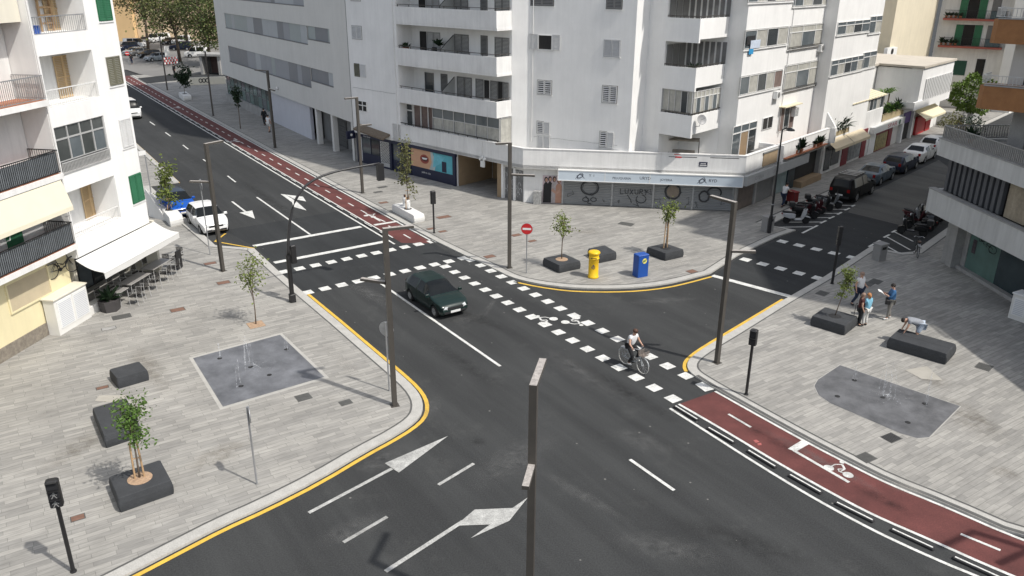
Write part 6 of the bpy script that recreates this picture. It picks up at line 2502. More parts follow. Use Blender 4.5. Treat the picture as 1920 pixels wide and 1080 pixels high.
big_tree(338, 116, 16, 8.0, "large thin-leaved bronze tree standing among the cars of the far car park", [LEAFO, LEAFM], 4200, 31, .42, .05, .3)
big_tree(393, 124, 14, 6.5, "dense green tree beside the end of the office block", [LEAFM, LEAFO], 6000, 33, .40, 0, .28)
big_tree(278, 92, 19, 9.5, "sparse pale tree at the back of the far car park", [LEAFB, LEAFO], 3600, 35, .46, .1, .38)
big_tree(352, 92, 20, 11, "tall spreading tree behind the far car park's white vans", [LEAFM, LEAFO], 5200, 37, .46, .05, .33)
b = G(1812, 232)
o = thing("garden_tree", "round bright green tree behind the brown brick balcony", "tree", tuple(b))
rs = random.Random(41)
tr, cr = MB(), MB()
tr.tube([b, b + Vector((.1, 0, 2.4))], .18, 7, r2=.1)
C0 = b + Vector((.1, .2, 3.0))
for k in range(5200):
    d = Vector((rs.gauss(0, 1), rs.gauss(0, 1), rs.gauss(0, 1))).normalized()
    q = .55 + .45 * rs.random() ** .4
    bump = 1 + .18 * sin(d.x * 5 + 1) * sin(d.y * 6) + .12 * sin(d.z * 9 + d.x * 4)
    c = C0 + Vector((d.x * 2.05, d.y * 2.05, d.z * 2.0)) * q * bump
    e = (d + Vector((rs.uniform(-1, 1), rs.uniform(-1, 1), rs.uniform(-1, .6)))).normalized()
    w = e.cross(Vector((rs.uniform(-1, 1), rs.uniform(-1, 1), rs.uniform(-1, 1)))).normalized()
    L = .26 * rs.uniform(.6, 1.3)
    cr.add([c, c + e * L * .5 + w * L * .3, c + e * L, c + e * L * .5 - w * L * .3], [(0, 1, 2, 3)])
tr.build("trunk", BARK, o)
cr.build("crown", leafmat("lime_leaves", (.12, .19, .032)), o)
for k, (px, py, lab, mt) in enumerate(((1782, 240, "dry thorny shrub with pale blooms before the garden wall", LEAFO), (1822, 246, "dark garden shrub under the green tree", LEAFD), (1800, 262, "tangled brown shrub behind the terrace railing", LEAFB))):
    b = G(px, py)
    o = thing("garden_shrub", lab, "shrub", tuple(b))
    cr = MB()
    for q in range(420):
        d = Vector((rs.gauss(0, 1), rs.gauss(0, 1), abs(rs.gauss(0, 1)))).normalized() * rs.random() ** .4
        c = b + Vector((d.x * 1.3, d.y * 1.3, d.z * 1.7))
        e = Vector((rs.uniform(-1, 1), rs.uniform(-1, 1), rs.uniform(-.3, 1))).normalized()
        w = e.cross(Vector((rs.uniform(-1, 1), rs.uniform(-1, 1), rs.uniform(-1, 1)))).normalized()
        L = .24 * rs.uniform(.6, 1.3)
        cr.add([c, c + e * L * .5 + w * L * .3, c + e * L, c + e * L * .5 - w * L * .3], [(0, 1, 2, 3)])
    cr.build("foliage", mt, o)
    MB().tube([b, b + Vector((0, 0, .9))], .05, 5).build("stem", BARK, o)

# ------------------------------------------------------------------ fountains
WATER = bpy.data.materials.new("water_jet")
WATER.use_nodes = True
n_, l_ = WATER.node_tree.nodes, WATER.node_tree.links
bs = n_["Principled BSDF"]
bs.inputs["Base Color"].default_value = (.85, .88, .9, 1)
bs.inputs["Roughness"].default_value = .2
nz = n_.new("ShaderNodeTexNoise")
nz.inputs["Scale"].default_value = 14
tcn = n_.new("ShaderNodeTexCoord")
l_.new(tcn.outputs["Object"], nz.inputs["Vector"])
mr = n_.new("ShaderNodeMapRange")
mr.inputs[1].default_value, mr.inputs[2].default_value, mr.inputs[3].default_value, mr.inputs[4].default_value = .44, .7, .0, .34
l_.new(nz.outputs["Fac"], mr.inputs[0])
l_.new(mr.outputs[0], bs.inputs["Alpha"])
WETS = M("wet_slate", (.155, .16, .172), .42, .6, .9, detail=9, spec=.45, fine=.1)
WETS2 = M("wet_dark_slate", (.13, .132, .137), .5, .6, 1.1, detail=9, spec=.4, fine=.1)
BORD = M("pale_border_stone", (.40, .39, .36), .85, .15, 2.5)


def fountain(pts, border, jets, label, mat):
    P = GP(pts, PZ)
    c = sum(P, V2(0, 0)) / len(P)
    o = thing("fountain", label, "fountain", (c.x, c.y, PZ))
    if border:
        mb = MB()
        mb.flat([c + (p - c) * border for p in P], PZ + .008)
        mb.build("border", BORD, o)
    mb = MB()
    mb.flat(P, PZ + .013)
    mb.build("slab", mat, o)
    for (px, py, ty, spread) in jets:
        b = G(px, py, PZ + .014)
        MB().lathe(b, [(.1, 0), (.1, .006), (.06, .008)], 12).build("nozzle", BLACKM, o)
        if ty:
            h = height_at(b, ty) - b.z
            mb = MB()
            for k in range(2 if not spread else 5):
                a = random.uniform(0, 6.28)
                L = random.uniform(.05, .15) * (3 if spread else 1)
                hh = h * random.uniform(.75, 1)
                mb.tube([b + Vector((L * cos(a) * t, L * sin(a) * t, hh * (1 - (1 - t / .55) ** 2) if t < 1.05 else 0)) for t in (0, .1, .2, .32, .45, .55, .68, .82, .95, 1.08)], .006, 5, r2=.013)
            mb.build("water_jet", WATER, o)
        if spread:
            mb = MB()
            rs = random.Random(5)
            for k in range(150):
                a, r = rs.uniform(0, 6.28), abs(rs.gauss(0, .42))
                q = b + Vector((r * cos(a) + .18, r * sin(a), rs.uniform(0.003, .12) * max(0, 1 - r)))
                s = rs.uniform(.006, .028)
                mb.lathe(q, [(.001, 0), (s, s * .4), (.001, s)], 5)
            mb.build("splash", WATER, o)
    return o


fountain([(362, 672), (525, 628), (608, 707), (418, 763)], 1.07, [(412, 672, 632, 0), (470, 688, 630, 1), (537, 655, 625, 0), (452, 724, 672, 0), (505, 703, 0, 0)],
         "square wet slate fountain floor with thin jets on the left plaza", WETS)
fountain([(1575, 685), (1534, 712), (1527, 724), (1535, 741), (1556, 756), (1688, 813), (1720, 822), (1742, 820), (1800, 762)], 1.015,
         [(1602, 713, 682, 0), (1655, 745, 678, 1), (1734, 757, 686, 0), (1570, 743, 0, 0), (1702, 792, 0, 0)],
         "wet grey fountain floor with rounded corner and jets on the right plaza", WETS2)
# ------------------------------------------------------------------ covers and drains let into the paving
RUST = M("rusty_cover", (.19, .105, .075), .85, .35, 6, detail=8)
IRON = M("iron_grate", (.085, .085, .08), .7, .35, 6, detail=8)


def cover(px, py, w, d, az, mat, label, bars=0):
    b = G(px, py, PZ)
    o = thing("access_cover", label, "access cover", tuple(b), "covers and drains in the paving")
    F = Fr(b.x, b.y, az)
    mb = MB()
    mb.box(F, -w / 2 - .03, w / 2 + .03, -d / 2 - .03, d / 2 + .03, PZ + .002, PZ + .009)
    mb.build("frame", IRON if mat is RUST else GROOVE, o)
    mb = MB()
    if bars:
        for k in range(bars):
            s = -w / 2 + w * k / bars
            mb.box(F, s, s + w / bars * .6, -d / 2, d / 2, PZ + .0095, PZ + .016)
    else:
        mb.box(F, -w / 2, w / 2, -d / 2, d / 2, PZ + .0095, PZ + .013)
    mb.build("lid", mat, o)


for px, py, w, d, az, mt, lab, bars in (
        (228, 594, .75, .5, 57, IRON, "iron drain grate on the paving below the cafe planter", 8),
        (204, 616, .55, .3, 57, CONC, "small stone cover below the white meter cabinet step", 0),
        (569, 745, .5, .45, 57, IRON, "dark square grate between the left fountain and the lamp post", 6),
        (648, 755, .4, .32, 57, IRON, "small brown cover near the tip of the left plaza", 0),
        (146, 971, .34, .24, 57, RUST, "rusty cover beside the bottom left pedestrian signal", 0),
        (192, 727, .4, .2, 57, RUST, "rusty slim cover beside the smaller dark seat block", 0),
        (419, 530, .6, .4, 57, RUST, "reddish cover near the lamp post by the white car", 0),
        (333, 581, .6, .4, 57, RUST, "reddish cover alone in the middle of the left plaza", 0),
        (394, 494, .6, .35, 57, RUST, "reddish cover at the foot of the thin edge-on sign", 0),
        (832, 407, .9, .5, 57, RUST, "wide brown cover behind the black signal on the centre plaza", 0),
        (808, 429, .5, .3, 57, RUST, "small reddish cover at the foot of the black signal", 0),
        (830, 434, .5, .3, 57, RUST, "small brown cover right of the black signal's foot", 0),
        (717, 351, .7, .4, 57, IRON, "dark cover on the pavement beside the navy shop", 0),
        (709, 360, .6, .3, 57, IRON, "dark cover nearer the kerb before the navy shop", 0),
        (719, 380, .6, .4, 57, RUST, "brown cover near the end of the long white planter", 0),
        (918, 481, .6, .4, 57, RUST, "brown cover left of the centre plaza lamp post", 0),
        (968, 441, .6, .4, 57, RUST, "brown cover behind the no entry sign", 0),
        (998, 452, .5, .3, 57, RUST, "brown cover between the no entry sign and the planted tree", 0),
        (1174, 420, .9, .6, 120, IRON, "wide dark cover before the graffitied roller shutters", 0),
        (1297, 509, .5, .4, 57, RUST, "rusty cover near the rounded kerb right of the blue letter box", 0),
        (1542, 550, .6, .45, 45, IRON, "dark grate at the foot of the slim black signal pole", 5),
        (1642, 528, .7, .5, 45, IRON, "dark grate behind the man in the white shirt", 5),
        (1628, 533, .5, .4, 45, IRON, "small dark cover next to the grate behind the group", 0),
        (1845, 688, .6, .5, 45, IRON, "dark grate to the right of the long double seat", 6),
        (1671, 821, .55, .42, 60, BLACKM, "black open grate at the near edge of the right fountain", 7),
        (1624, 858, .5, .42, 60, IRON, "dark grate beside the painted waiting box on the cycle lane", 7)):
    cover(px, py, w, d, az, mt, lab, bars)
# pale repair in the paving beside the right fountain
mb = MB()
mb.flat(GP([(1697, 694), (1738, 687), (1768, 714), (1728, 711)], PZ), PZ + .012)
structure(mb, "pavement_pale_patch", M("pale_mortar", (.38, .36, .315), .9, .15, 2))
mb = MB()
mb.flat(GP([(178, 752), (186, 742), (240, 741), (225, 756)], PZ), PZ + .012)
structure(mb, "pavement_pale_panel", M("pale_mortar", (.38, .36, .315)))

# ------------------------------------------------------------------ cafe terrace
TBL = M("cafe_table_top", (.30, .29, .275), .5, .15, 3)
WICK = M("black_wicker", (.03, .028, .026), .8, .4, 12)
tab = thing("cafe_table", "small square cafe table nearest the grey planter", "table", (0, 0, 0), "cafe tables under the awning")
MB().bbox(W0, -.38, .38, -.38, .38, .71, .74, .01).build("table_top", TBL, tab)
for a, c in ((-.32, -.32), (.32, -.32), (-.32, .32), (.32, .32)):
    MB().tube([(a, c, 0), (a * .95, c * .95, .71)], .018, 6).build("leg", ALU, tab)
tab2 = thing("cafe_table", "long cafe table in the middle under the awning", "table", (0, 0, 0), "cafe tables under the awning")
MB().bbox(W0, -.85, .85, -.38, .38, .71, .74, .01).build("table_top", TBL, tab2)
for a, c in ((-.78, -.32), (.78, -.32), (-.78, .32), (.78, .32)):
    MB().tube([(a, c, 0), (a * .97, c * .95, .71)], .018, 6).build("leg", ALU, tab2)
p = FL(6.6, .95, PZ)
place(tab, p, 9 + 90)
p = FL(8.15, .85, PZ)
place(tab2, p, 9 + 90)
t3_ = copy_tree(tab2)
p = FL(10.3, .7, PZ)
place(t3_, p, 9 + 90, "long cafe table at the far end of the awning")
ch = thing("cafe_chair", "", "chair", (0, 0, 0), "cafe chairs around the tables")
MB().bbox(W0, -.22, .22, -.2, .22, .43, .46, .01).build("seat", WICK, ch)
mb = MB()
for k in range(5):
    mb.box(W0, -.2, .2, -.235, -.215, .55 + k * .065, .59 + k * .065)
mb.build("backrest", WICK, ch)
for a, c in ((-.21, .2), (.21, .2)):
    MB().tube([(a, c, 0), (a, c, .64), (a, -.22, .66)], .013, 6).build("leg", ALU, ch)
    MB().tube([(a, -.26, 0), (a, -.21, .45), (a, -.235, .86)], .013, 6).build("leg", ALU, ch)
spots = [(6.35, .3, 0, "wall side of the small square table"), (6.75, 1.75, 180, "street side of the small square table"), (7.55, .15, 0, "wall side of the middle table, nearer the planter"),
         (8.6, .1, 0, "wall side of the middle table, farther from the planter"), (7.6, 1.6, 180, "street side of the middle table, nearer the planter"), (8.65, 1.55, 180, "street side of the middle table, farther from the planter"),
         (9.7, .0, 0, "wall side of the far table, nearer the planter"), (10.7, .0, 0, "wall side of the far table, farther from the planter"), (9.85, 1.45, 180, "street side of the far table, nearer the planter"),
         (10.75, 1.4, 180, "street side of the far table, farther from the planter"), (11.75, .5, 270, "end of the far table under the awning edge"), (12.5, .6, 90, "open paving beyond the awning end")]
for i, (s, n, tz, lab) in enumerate(spots):
    c_ = ch if i == 0 else copy_tree(ch)
    pre = "cafe chair standing on the " if i == len(spots) - 1 else ("cafe chair at the " if i == len(spots) - 2 else "cafe chair on the ")
    place(c_, FL(s, n, PZ), 9 + 90 + tz, pre + lab)
b = FL(5.85, 1.0, PZ)
o = thing("cafe_planter", "angular dark grey planter with a broad-leaved plant before the cafe", "planter", tuple(b))
MB().lathe(b, [(.42, 0), (.5, .55), (.46, .56), (.44, .5)], 6).build("pot", M("charcoal_planter", (.06, .055, .055), .7, .15, 3), o)
clutter_plant(o, W0, b.x, b.y, b.z + .45, .9, LEAFD, 40, name="plant", pot=False)
mb = MB()
a = FL(11.5, 1.6, PZ)
ob = thing("menu_board", "small black menu board standing at the far end of the awning", "menu board", tuple(FL(11.6, 1.2, PZ)))
Fx = FL.sub(11.6, 1.2)
MB().box(Fx, -.25, .25, -.02, .02, .15, 1.15).build("board", BLACKP, ob)
for s in (-.23, .23):
    MB().tube([Fx(s, -.2, PZ), Fx(s, 0, 1.1)], .015, 5).build("leg", BLACKP, ob)
# white ramp edge at the house corner
mb = MB()
p0, p1, p2 = G(280, 408), G(312, 417), G(300, 398)
mb.add([(*p0.to_2d(), PZ), (*p1.to_2d(), PZ), (*p2.to_2d(), PZ), (*p0.to_2d(), 2.0), (*p1.to_2d(), .2), (*p2.to_2d(), 1.0)], [(2, 1, 0), (3, 4, 5), (0, 1, 4, 3), (1, 2, 5, 4), (2, 0, 3, 5)])
ob = mb.build("ramp_wall", WHITE)
tag(ob, "white sloping wall edge at the foot of the white house corner", "wall")
# ------------------------------------------------------------------ vehicles
TYRE = M("tyre", (.018, .018, .018), .9, .2, 10)
RIM = M("alloy_rim", (.36, .37, .38), .35, .15, 5, metal=.6)
CGLASS = M("car_glass", (.010, .012, .013), .12, .3, 1.5, spec=.28)
LAMPW = M("headlamp_glass", (.62, .64, .64), .15, .2, 14, spec=.8)
LAMPR = M("tail_lamp", (.28, .012, .012), .2, .2, 12)
PLATE = M("number_plate", (.72, .72, .70), .5, .05, 4)
PLBLK = M("bumper_black", (.02, .02, .021), .7, .2, 6)


def paint(name, col, metal=.0):
    return M(name, col, .36, .05, 2, metal=metal, coat=.18, spec=.35)


def lerp_tab(tab, x):
    for (a, va), (b, vb) in zip(tab, tab[1:]):
        if x <= b:
            t = max(0, (x - a) / (b - a))
            t = t * t * (3 - 2 * t) * .5 + t * .5
            return va + (vb - va) * t
    return tab[-1][1]


def make_car(name, label, cat, mat, L=4.0, W=1.72, wb=2.5, top=None, belt=.93, glass=(-1.6, 1.0), pillars=(), wheel=.3, rails=False, group=None, roofbars=False, clear=.2, tumble=.76, plain=False, roofmat=None):
    """car at the origin facing +Y; top is the centre-line height along Y, glass the reach of the side windows"""
    o = thing(name, label, cat, (0, 0, 0), group)
    n = 64 if not plain else 40
    axles = (wb / 2 + .06, -wb / 2 + .06)
    ys = [-L / 2 + L * i / n for i in range(n + 1)]
    tb = [(a * L / 2, h) for a, h in top]
    rows = []
    for y in ys:
        e = abs(y) / (L / 2)
        w = W / 2 * (1 - .20 * max(0, e - .72) ** 1.6 / .28 ** 1.6 * 1.0)
        zb = clear
        for ax in axles:
            R = wheel + .065
            if abs(y - ax) < R:
                zb = max(zb, math.sqrt(R * R - (y - ax) ** 2) + wheel - .02)
        if e > .93:
            zb = max(zb, clear + (e - .93) * 1.2)
        t = lerp_tab(tb, y)
        bl = min(belt + .05 * (-y / L), t - .05)
        g = max(0, t - bl)
        k = min(1, g / .35)
        rw = w * (1 - (1 - tumble) * k) if g > .06 else w * .9
        rows.append([(0, zb + .02), (w * .9, zb), (w * .985, max(.4, zb + .015)), (w, max(.6, zb + .03)), (w * .985, max(bl, zb + .05)),
                     (w * .985 + (rw - w * .985) * .55, bl + g * .52), (rw, t - .05 * min(1, g / .2)), (rw * .8, t - .012), (rw * .4, t), (0, t + .006)])
    m = len(rows[0])
    pts = {}
    body, wind, side, rear, roof = MB(), MB(), MB(), MB(), MB()

    def P(i, j, s):
        x, z = rows[i][j]
        return Vector((x * s, ys[i], z))
    tops = [r[-1][1] for r in rows]
    zmax = max(tops)
    slope = lambda i: (tops[i + 1] - tops[i]) / (ys[i + 1] - ys[i])
    bverts = {}
    bv, bf = [], []

    def vid(i, j, s):
        key = (i, j, s if rows[i][j][0] else 1)
        if key not in bverts:
            bverts[key] = len(bv)
            bv.append(P(i, j, s))
        return bverts[key]
    acc = {"b": [], "w": [], 1: [], -1: [], "r": [], "f": []}
    for i in range(n):
        yc = (ys[i] + ys[i + 1]) / 2
        for j in range(m - 1):
            for s in (1, -1):
                tgt = "b"
                tt = (tops[i] + tops[i + 1]) / 2
                if j in (4, 5) and glass[0] < yc < glass[1] and tt - belt > .22 and not any(abs(yc - p) < .05 for p in pillars):
                    tgt = s
                if j in (6, 7, 8) and tt > belt + .06 and tt < zmax - .025:
                    if slope(i) < -.22 and yc > 0:
                        tgt = "w"
                    elif slope(i) > .3 and yc < 0 and j > 6:
                        tgt = "r"
                if tgt == "b" and j in (6, 7, 8) and tt >= zmax - .09 and roofmat:
                    tgt = "f"
                f = [vid(i, j, s), vid(i + 1, j, s), vid(i + 1, j + 1, s), vid(i, j + 1, s)]
                if s > 0:
                    f.reverse()
                f = [q for k_, q in enumerate(f) if q not in f[:k_]]
                if len(f) > 2:
                    acc[tgt].append(tuple(f))
    for i in (0, n):
        for s in (1, -1):
            f = [vid(i, j, s) for j in range(m)]
            if (i == 0) == (s > 0):
                f.reverse()
            acc["b"].append(tuple(f))

    def emit(key, nm, mt, parent):
        if not acc[key]:
            return None
        mb = MB()
        used = sorted({q for f in acc[key] for q in f})
        ren = {q: k for k, q in enumerate(used)}
        mb.add([bv[q] for q in used], [tuple(ren[q] for q in f) for f in acc[key]])
        ob = mb.build(nm, mt, parent, True)
        ob.data.set_sharp_from_angle(angle=radians(38))
        return ob
    emit("b", "body", mat, o)
    emit("w", "windscreen", CGLASS, o)
    emit(1, "side_window", CGLASS, o)
    emit(-1, "side_window", CGLASS, o)
    emit("r", "rear_window", CGLASS, o)
    emit("f", "roof", roofmat, o)
    MB().box(W0, -W / 2 + .12, W / 2 - .12, -L / 2 + .25, L / 2 - .25, clear + .02, .62).build("underbody", PLBLK, o)
    if plain:
        tyrem = rimm = None
    for ax in axles:
        for s in (1, -1):
            mb = MB()
            c = Vector((s * (W / 2 - .20), ax, wheel))
            mb.lathe(c, [(wheel * .6, 0), (wheel * .93, .0), (wheel, .04), (wheel, .15), (wheel * .93, .19), (wheel * .64, .19), (wheel * .6, .17)], 18, axis=(s, 0, 0))
            wl = mb.build("wheel", TYRE, o)
            mb = MB()
            mb.lathe(c + Vector((s * .172, 0, 0)), [(wheel * .63, 0), (wheel * .6, .012), (wheel * .5, .004), (wheel * .14, .016), (.02, .02)], 18, axis=(s, 0, 0))
            rm = mb.build("rim", RIM if plain else PLBLK, wl)
            if not plain:
                mb = MB()
                for q in range(7):
                    t = q * 2 * pi / 7
                    e = Vector((0, cos(t), sin(t)))
                    f = Vector((0, -sin(t), cos(t)))
                    x = Vector((s * .192, 0, 0))
                    mb.quad(c + x + f * .035, c + x - f * .035, c + x * .965 - f * .05 + e * wheel * .6, c + x * .965 + f * .05 + e * wheel * .6)
                mb.lathe(c + Vector((s * .17, 0, 0)), [(wheel * .645, 0), (wheel * .66, .018), (wheel * .58, .02), (wheel * .57, .004)], 18, axis=(s, 0, 0))
                mb.build("wheel_spokes", RIM, wl)
    zf = lerp_tab(tb, L / 2 - .1)
    zr = lerp_tab(tb, -L / 2 + .06)
    we = W / 2 * .8
    for s in (1, -1):
        mb = MB()
        f = L / 2
        vs = [(s * we * .58, f + .006, zf - .20), (s * (we + .005), f - .02, zf - .17), (s * (W / 2 * .93 + .006), f - .32, zf - .03), (s * (we * .99), f - .16, zf + .00), (s * we * .6, f + .0, zf - .05)]
        mb.add(vs + [(x, y - .12, z - .02) for x, y, z in vs], [(0, 1, 2, 3, 4), (9, 8, 7, 6, 5)] + [(i, i + 5, (i + 1) % 5 + 5, (i + 1) % 5) for i in range(5)])
        hb = mb.build("headlight", LAMPW, o)
        fix_normals(hb)
        mb = MB()
        x0, x1 = sorted((s * we * .70, s * (we * .97)))
        mb.box(W0, x0, x1, -L / 2 - .008, -L / 2 + .10, min(zr, .98) - .16, min(zr, .98) + .06)
        mb.build("tail_light", LAMPR, o)
        if not plain:
            mb = MB()
            x0 = s * (W / 2 * .97)
            yy = glass[1] - .12
            mb.bbox(W0, min(x0, x0 + s * .2), max(x0, x0 + s * .2), yy - .05, yy + .05, belt + .02, belt + .15, .02)
            mb.build("wing_mirror", mat, o)
    if not plain:
        for s in (1, -1):
            mb = MB()
            for yy in (glass[1] - .18, *[p - .02 for p in pillars[:1]], glass[0] + .35):
                i = min(range(n + 1), key=lambda q: abs(ys[q] - yy))
                mb.tube([P(i, j, s) + Vector((s * .002, 0, 0)) for j in (2, 3, 4)], .007, 4)
            i0, i1 = (min(range(n + 1), key=lambda q: abs(ys[q] - v)) for v in (glass[0] + .35, glass[1] - .18))
            mb.tube([P(i, 2, s) + Vector((s * .001, 0, -.16)) for i in range(i0, i1 + 1, 4) if rows[i][2][1] < .7], .006, 4)
            mb.build("door_gap", PLBLK, o)
            for p in pillars[:1]:
                MB().bbox(W0, min(s * W / 2 * .985, s * W / 2 * 1.01), max(s * W / 2 * .985, s * W / 2 * 1.01), p + .06, p + .22, belt - .13, belt - .1, .006).build("door_handle", mat, o)
        i = min(range(n + 1), key=lambda q: abs(ys[q] - (glass[1] + .12)))
        MB().tube([P(i, j, -1) + Vector((0, 0, .004)) for j in (6, 7, 8, 9)] + [P(i, j, 1) + Vector((0, 0, .004)) for j in (8, 7, 6)], .008, 4).build("bonnet_gap", PLBLK, o)
    MB().box(W0, -.42, .42, L / 2 - .02, L / 2 + .008, zf - .20, zf - .09).build("grille", PLBLK, o)
    MB().box(W0, -we * .9, we * .9, L / 2 - .05, L / 2 + .012, clear + .1, clear + .2).build("bumper_intake", PLBLK, o)
    MB().box(W0, -.26, .26, L / 2 + .008, L / 2 + .02, zf - .36, zf - .25).build("number_plate", PLATE, o)
    MB().box(W0, -.26, .26, -L / 2 - .02, -L / 2 + .0, .55, .66).build("number_plate", PLATE, o)
    MB().box(W0, -we * .95, we * .95, -L / 2 - .01, -L / 2 + .05, clear + .05, clear + .22).build("rear_bumper", PLBLK, o)
    if roofbars:
        for y in (-1.3, -.85, -.4, .05):
            MB().box(W0, -W * .34, W * .34, y - .03, y + .03, zmax + .07, zmax + .1).build("roof_bar", ALU, o)
        for s in (1, -1):
            MB().box(W0, s * W * .33 - .02, s * W * .33 + .02, -1.5, .3, zmax + .02, zmax + .07).build("roof_rail", BLACKP, o)
    return o


HATCH = [(-1, .62), (-.965, .9), (-.86, 1.28), (-.72, 1.40), (-.3, 1.46), (.1, 1.43), (.2, 1.38), (.5, .99), (.8, .87), (.95, .74), (1, .58)]
OLDHATCH = [(-1, .58), (-.96, .84), (-.84, 1.20), (-.66, 1.33), (-.2, 1.37), (.05, 1.35), (.14, 1.30), (.48, .91), (.8, .80), (.94, .69), (1, .52)]
SEDAN = [(-1, .65), (-.96, .98), (-.72, 1.04), (-.42, 1.38), (-.1, 1.45), (.12, 1.42), (.22, 1.36), (.5, .99), (.8, .88), (.95, .76), (1, .6)]
SUV = [(-1, .85), (-.975, 1.15), (-.9, 1.68), (-.8, 1.76), (.0, 1.78), (.14, 1.74), (.36, 1.16), (.8, 1.05), (.95, .95), (1, .7)]
VAN = [(-1, .7), (-.985, 1.75), (-.95, 1.88), (.3, 1.92), (.42, 1.86), (.68, 1.14), (.9, .98), (.97, .85), (1, .62)]

azm = az_of(-DM.to_3d())                    # towards the camera along the main street
# dark green hatchback crossing the junction
a, b = G(769, 561), G(817, 594)
d = (b - a).normalized()
lat = Vector((d.y, -d.x, 0))
ctr = (a + b) / 2 - lat * .72
o = make_car("parked_car", "dark green hatchback driving out of the main street into the junction", "car", paint("bottle_green_paint", (.006, .019, .017)), 3.85, 1.64, 2.45, OLDHATCH, .86, (-1.55, .95), (-.42,), .28, tumble=.68)
o.name = "moving_car"
place(o, (ctr.x, ctr.y, 0), az_of(d))
# white and blue hatchbacks at the left kerb
a, b = G(355, 419), G(381, 441)
d = (b - a).normalized()
d = Vector((-DM.x, -DM.y, 0)).lerp(d, .5).normalized()
lat = Vector((d.y, -d.x, 0))
cw = (a + b) / 2 - lat * .74
o = make_car("parked_car", "white hatchback parked at the left kerb behind the bronze lamp post", "car", paint("white_car_paint", (.74, .74, .73)), 4.03, 1.73, 2.57, HATCH, .95, (-1.65, 1.0), (-.35,), .31)
place(o, (cw.x, cw.y, 0), az_of(d))
o = make_car("parked_car", "bright blue hatchback parked behind the white hatchback", "car", paint("bright_blue_paint", (.006, .085, .42)), 4.05, 1.75, 2.55, HATCH, .97, (-1.65, 1.0), (-.35,), .32, roofmat=paint("dark_blue_roof", (.01, .02, .035)))
cb = cw - d * 4.75 + lat * .75
place(o, (cb.x, cb.y, 0), az_of(d) - 2)
# side street cars, all seen from the rear
for name, lab, mt, rw, fw_, args in (
        ("parked_car", "black pickup with a hard top and roof bars first in the side street row", M("pickup_black", (.006, .006, .0065), .5, .05, 2, spec=.2), (1600, 381), (1634, 363), dict(L=5.0, W=1.85, wb=2.95, top=SUV, belt=1.12, glass=(-2.2, 1.0), pillars=(-.55, .35), wheel=.37, roofbars=True, clear=.32)),
        ("parked_car", "grey blue saloon parked second in the side street row", paint("grey_blue_paint", (.075, .105, .135), .2), (1647, 348), (1671, 337), dict(L=4.4, W=1.74, wb=2.6, top=SEDAN, belt=.95, glass=(-1.2, 1.1), pillars=(-.2,), wheel=.31)),
        ("parked_car", "dark blue hatchback parked third in the side street row", paint("dark_blue_paint", (.008, .014, .035), .2), (1694, 327), (1716, 315), dict(L=4.35, W=1.78, wb=2.6, top=HATCH, belt=.98, glass=(-1.7, 1.05), pillars=(-.35,), wheel=.32)),
        ("parked_car", "white hatchback with a dark rear window parked fourth in the side street row", paint("white_car_paint", (.74, .74, .73)), (1730, 307), (1751, 297), dict(L=4.5, W=1.8, wb=2.65, top=SEDAN, belt=.97, glass=(-1.3, 1.1), pillars=(-.2,), wheel=.32)),
        ("parked_car", "farthest white car half hidden by the terrace parapet in the side street row", paint("white_car_paint", (.74, .74, .73)), (1757, 290), (1776, 280), dict(L=4.2, W=1.74, wb=2.55, top=HATCH, belt=.97, glass=(-1.65, 1.0), pillars=(-.35,), wheel=.31))):
    a, b = G(*rw), G(*fw_)
    d = Vector((DR.x, DR.y, 0))
    lat = Vector((d.y, -d.x, 0))
    c = (a + b) / 2 - lat * (args["W"] / 2 - .1)
    o = make_car(name, lab, "car", mt, **args)
    place(o, (c.x, c.y, 0), az_of(d))
# white van coming down the main street
o = make_car("white_van", "small white van driving down the main street beside the white house", "van", paint("white_car_paint", (.74, .74, .73)), 4.6, 1.85, 2.9, VAN, 1.1, (.2, 1.5), (), .33)
p = G(251, 224) + Vector((DM.x, DM.y, 0)) * 2.0
place(o, (p.x, p.y, 0), azm)
# far car park
protos = {}
for key, lab, mt, args in (
        ("silver", "silver hatchback in the front row of the far car park", paint("silver_paint", (.36, .40, .43), .4), dict(top=HATCH)),
        ("black", "black hatchback in the front row of the far car park", paint("black_car_paint", (.008, .008, .009)), dict(top=HATCH)),
        ("grey", "grey car in the front row of the far car park", paint("grey_paint", (.16, .16, .16), .4), dict(top=SEDAN, L=4.4)),
        ("dark", "dark estate at the left end of the far car park's front row", paint("dark_blue_paint", (.008, .014, .035), .2), dict(top=SUV, L=4.5, W=1.8, belt=1.1)),
        ("whitevan", "white van in the far car park", paint("white_car_paint", (.74, .74, .73)), dict(top=VAN, L=4.7, W=1.85, belt=1.1, glass=(-1.2, 1.5), pillars=(.2,)))):
    a = dict(L=4.1, W=1.74, wb=2.55, belt=.95, glass=(-1.6, 1.0), pillars=(-.3,), wheel=.31, plain=True)
    a.update(args)
    protos[key] = make_car("parked_car", lab, "car" if key != "whitevan" else "van", mt, group="vehicles of the far car park", **a)
first = set()
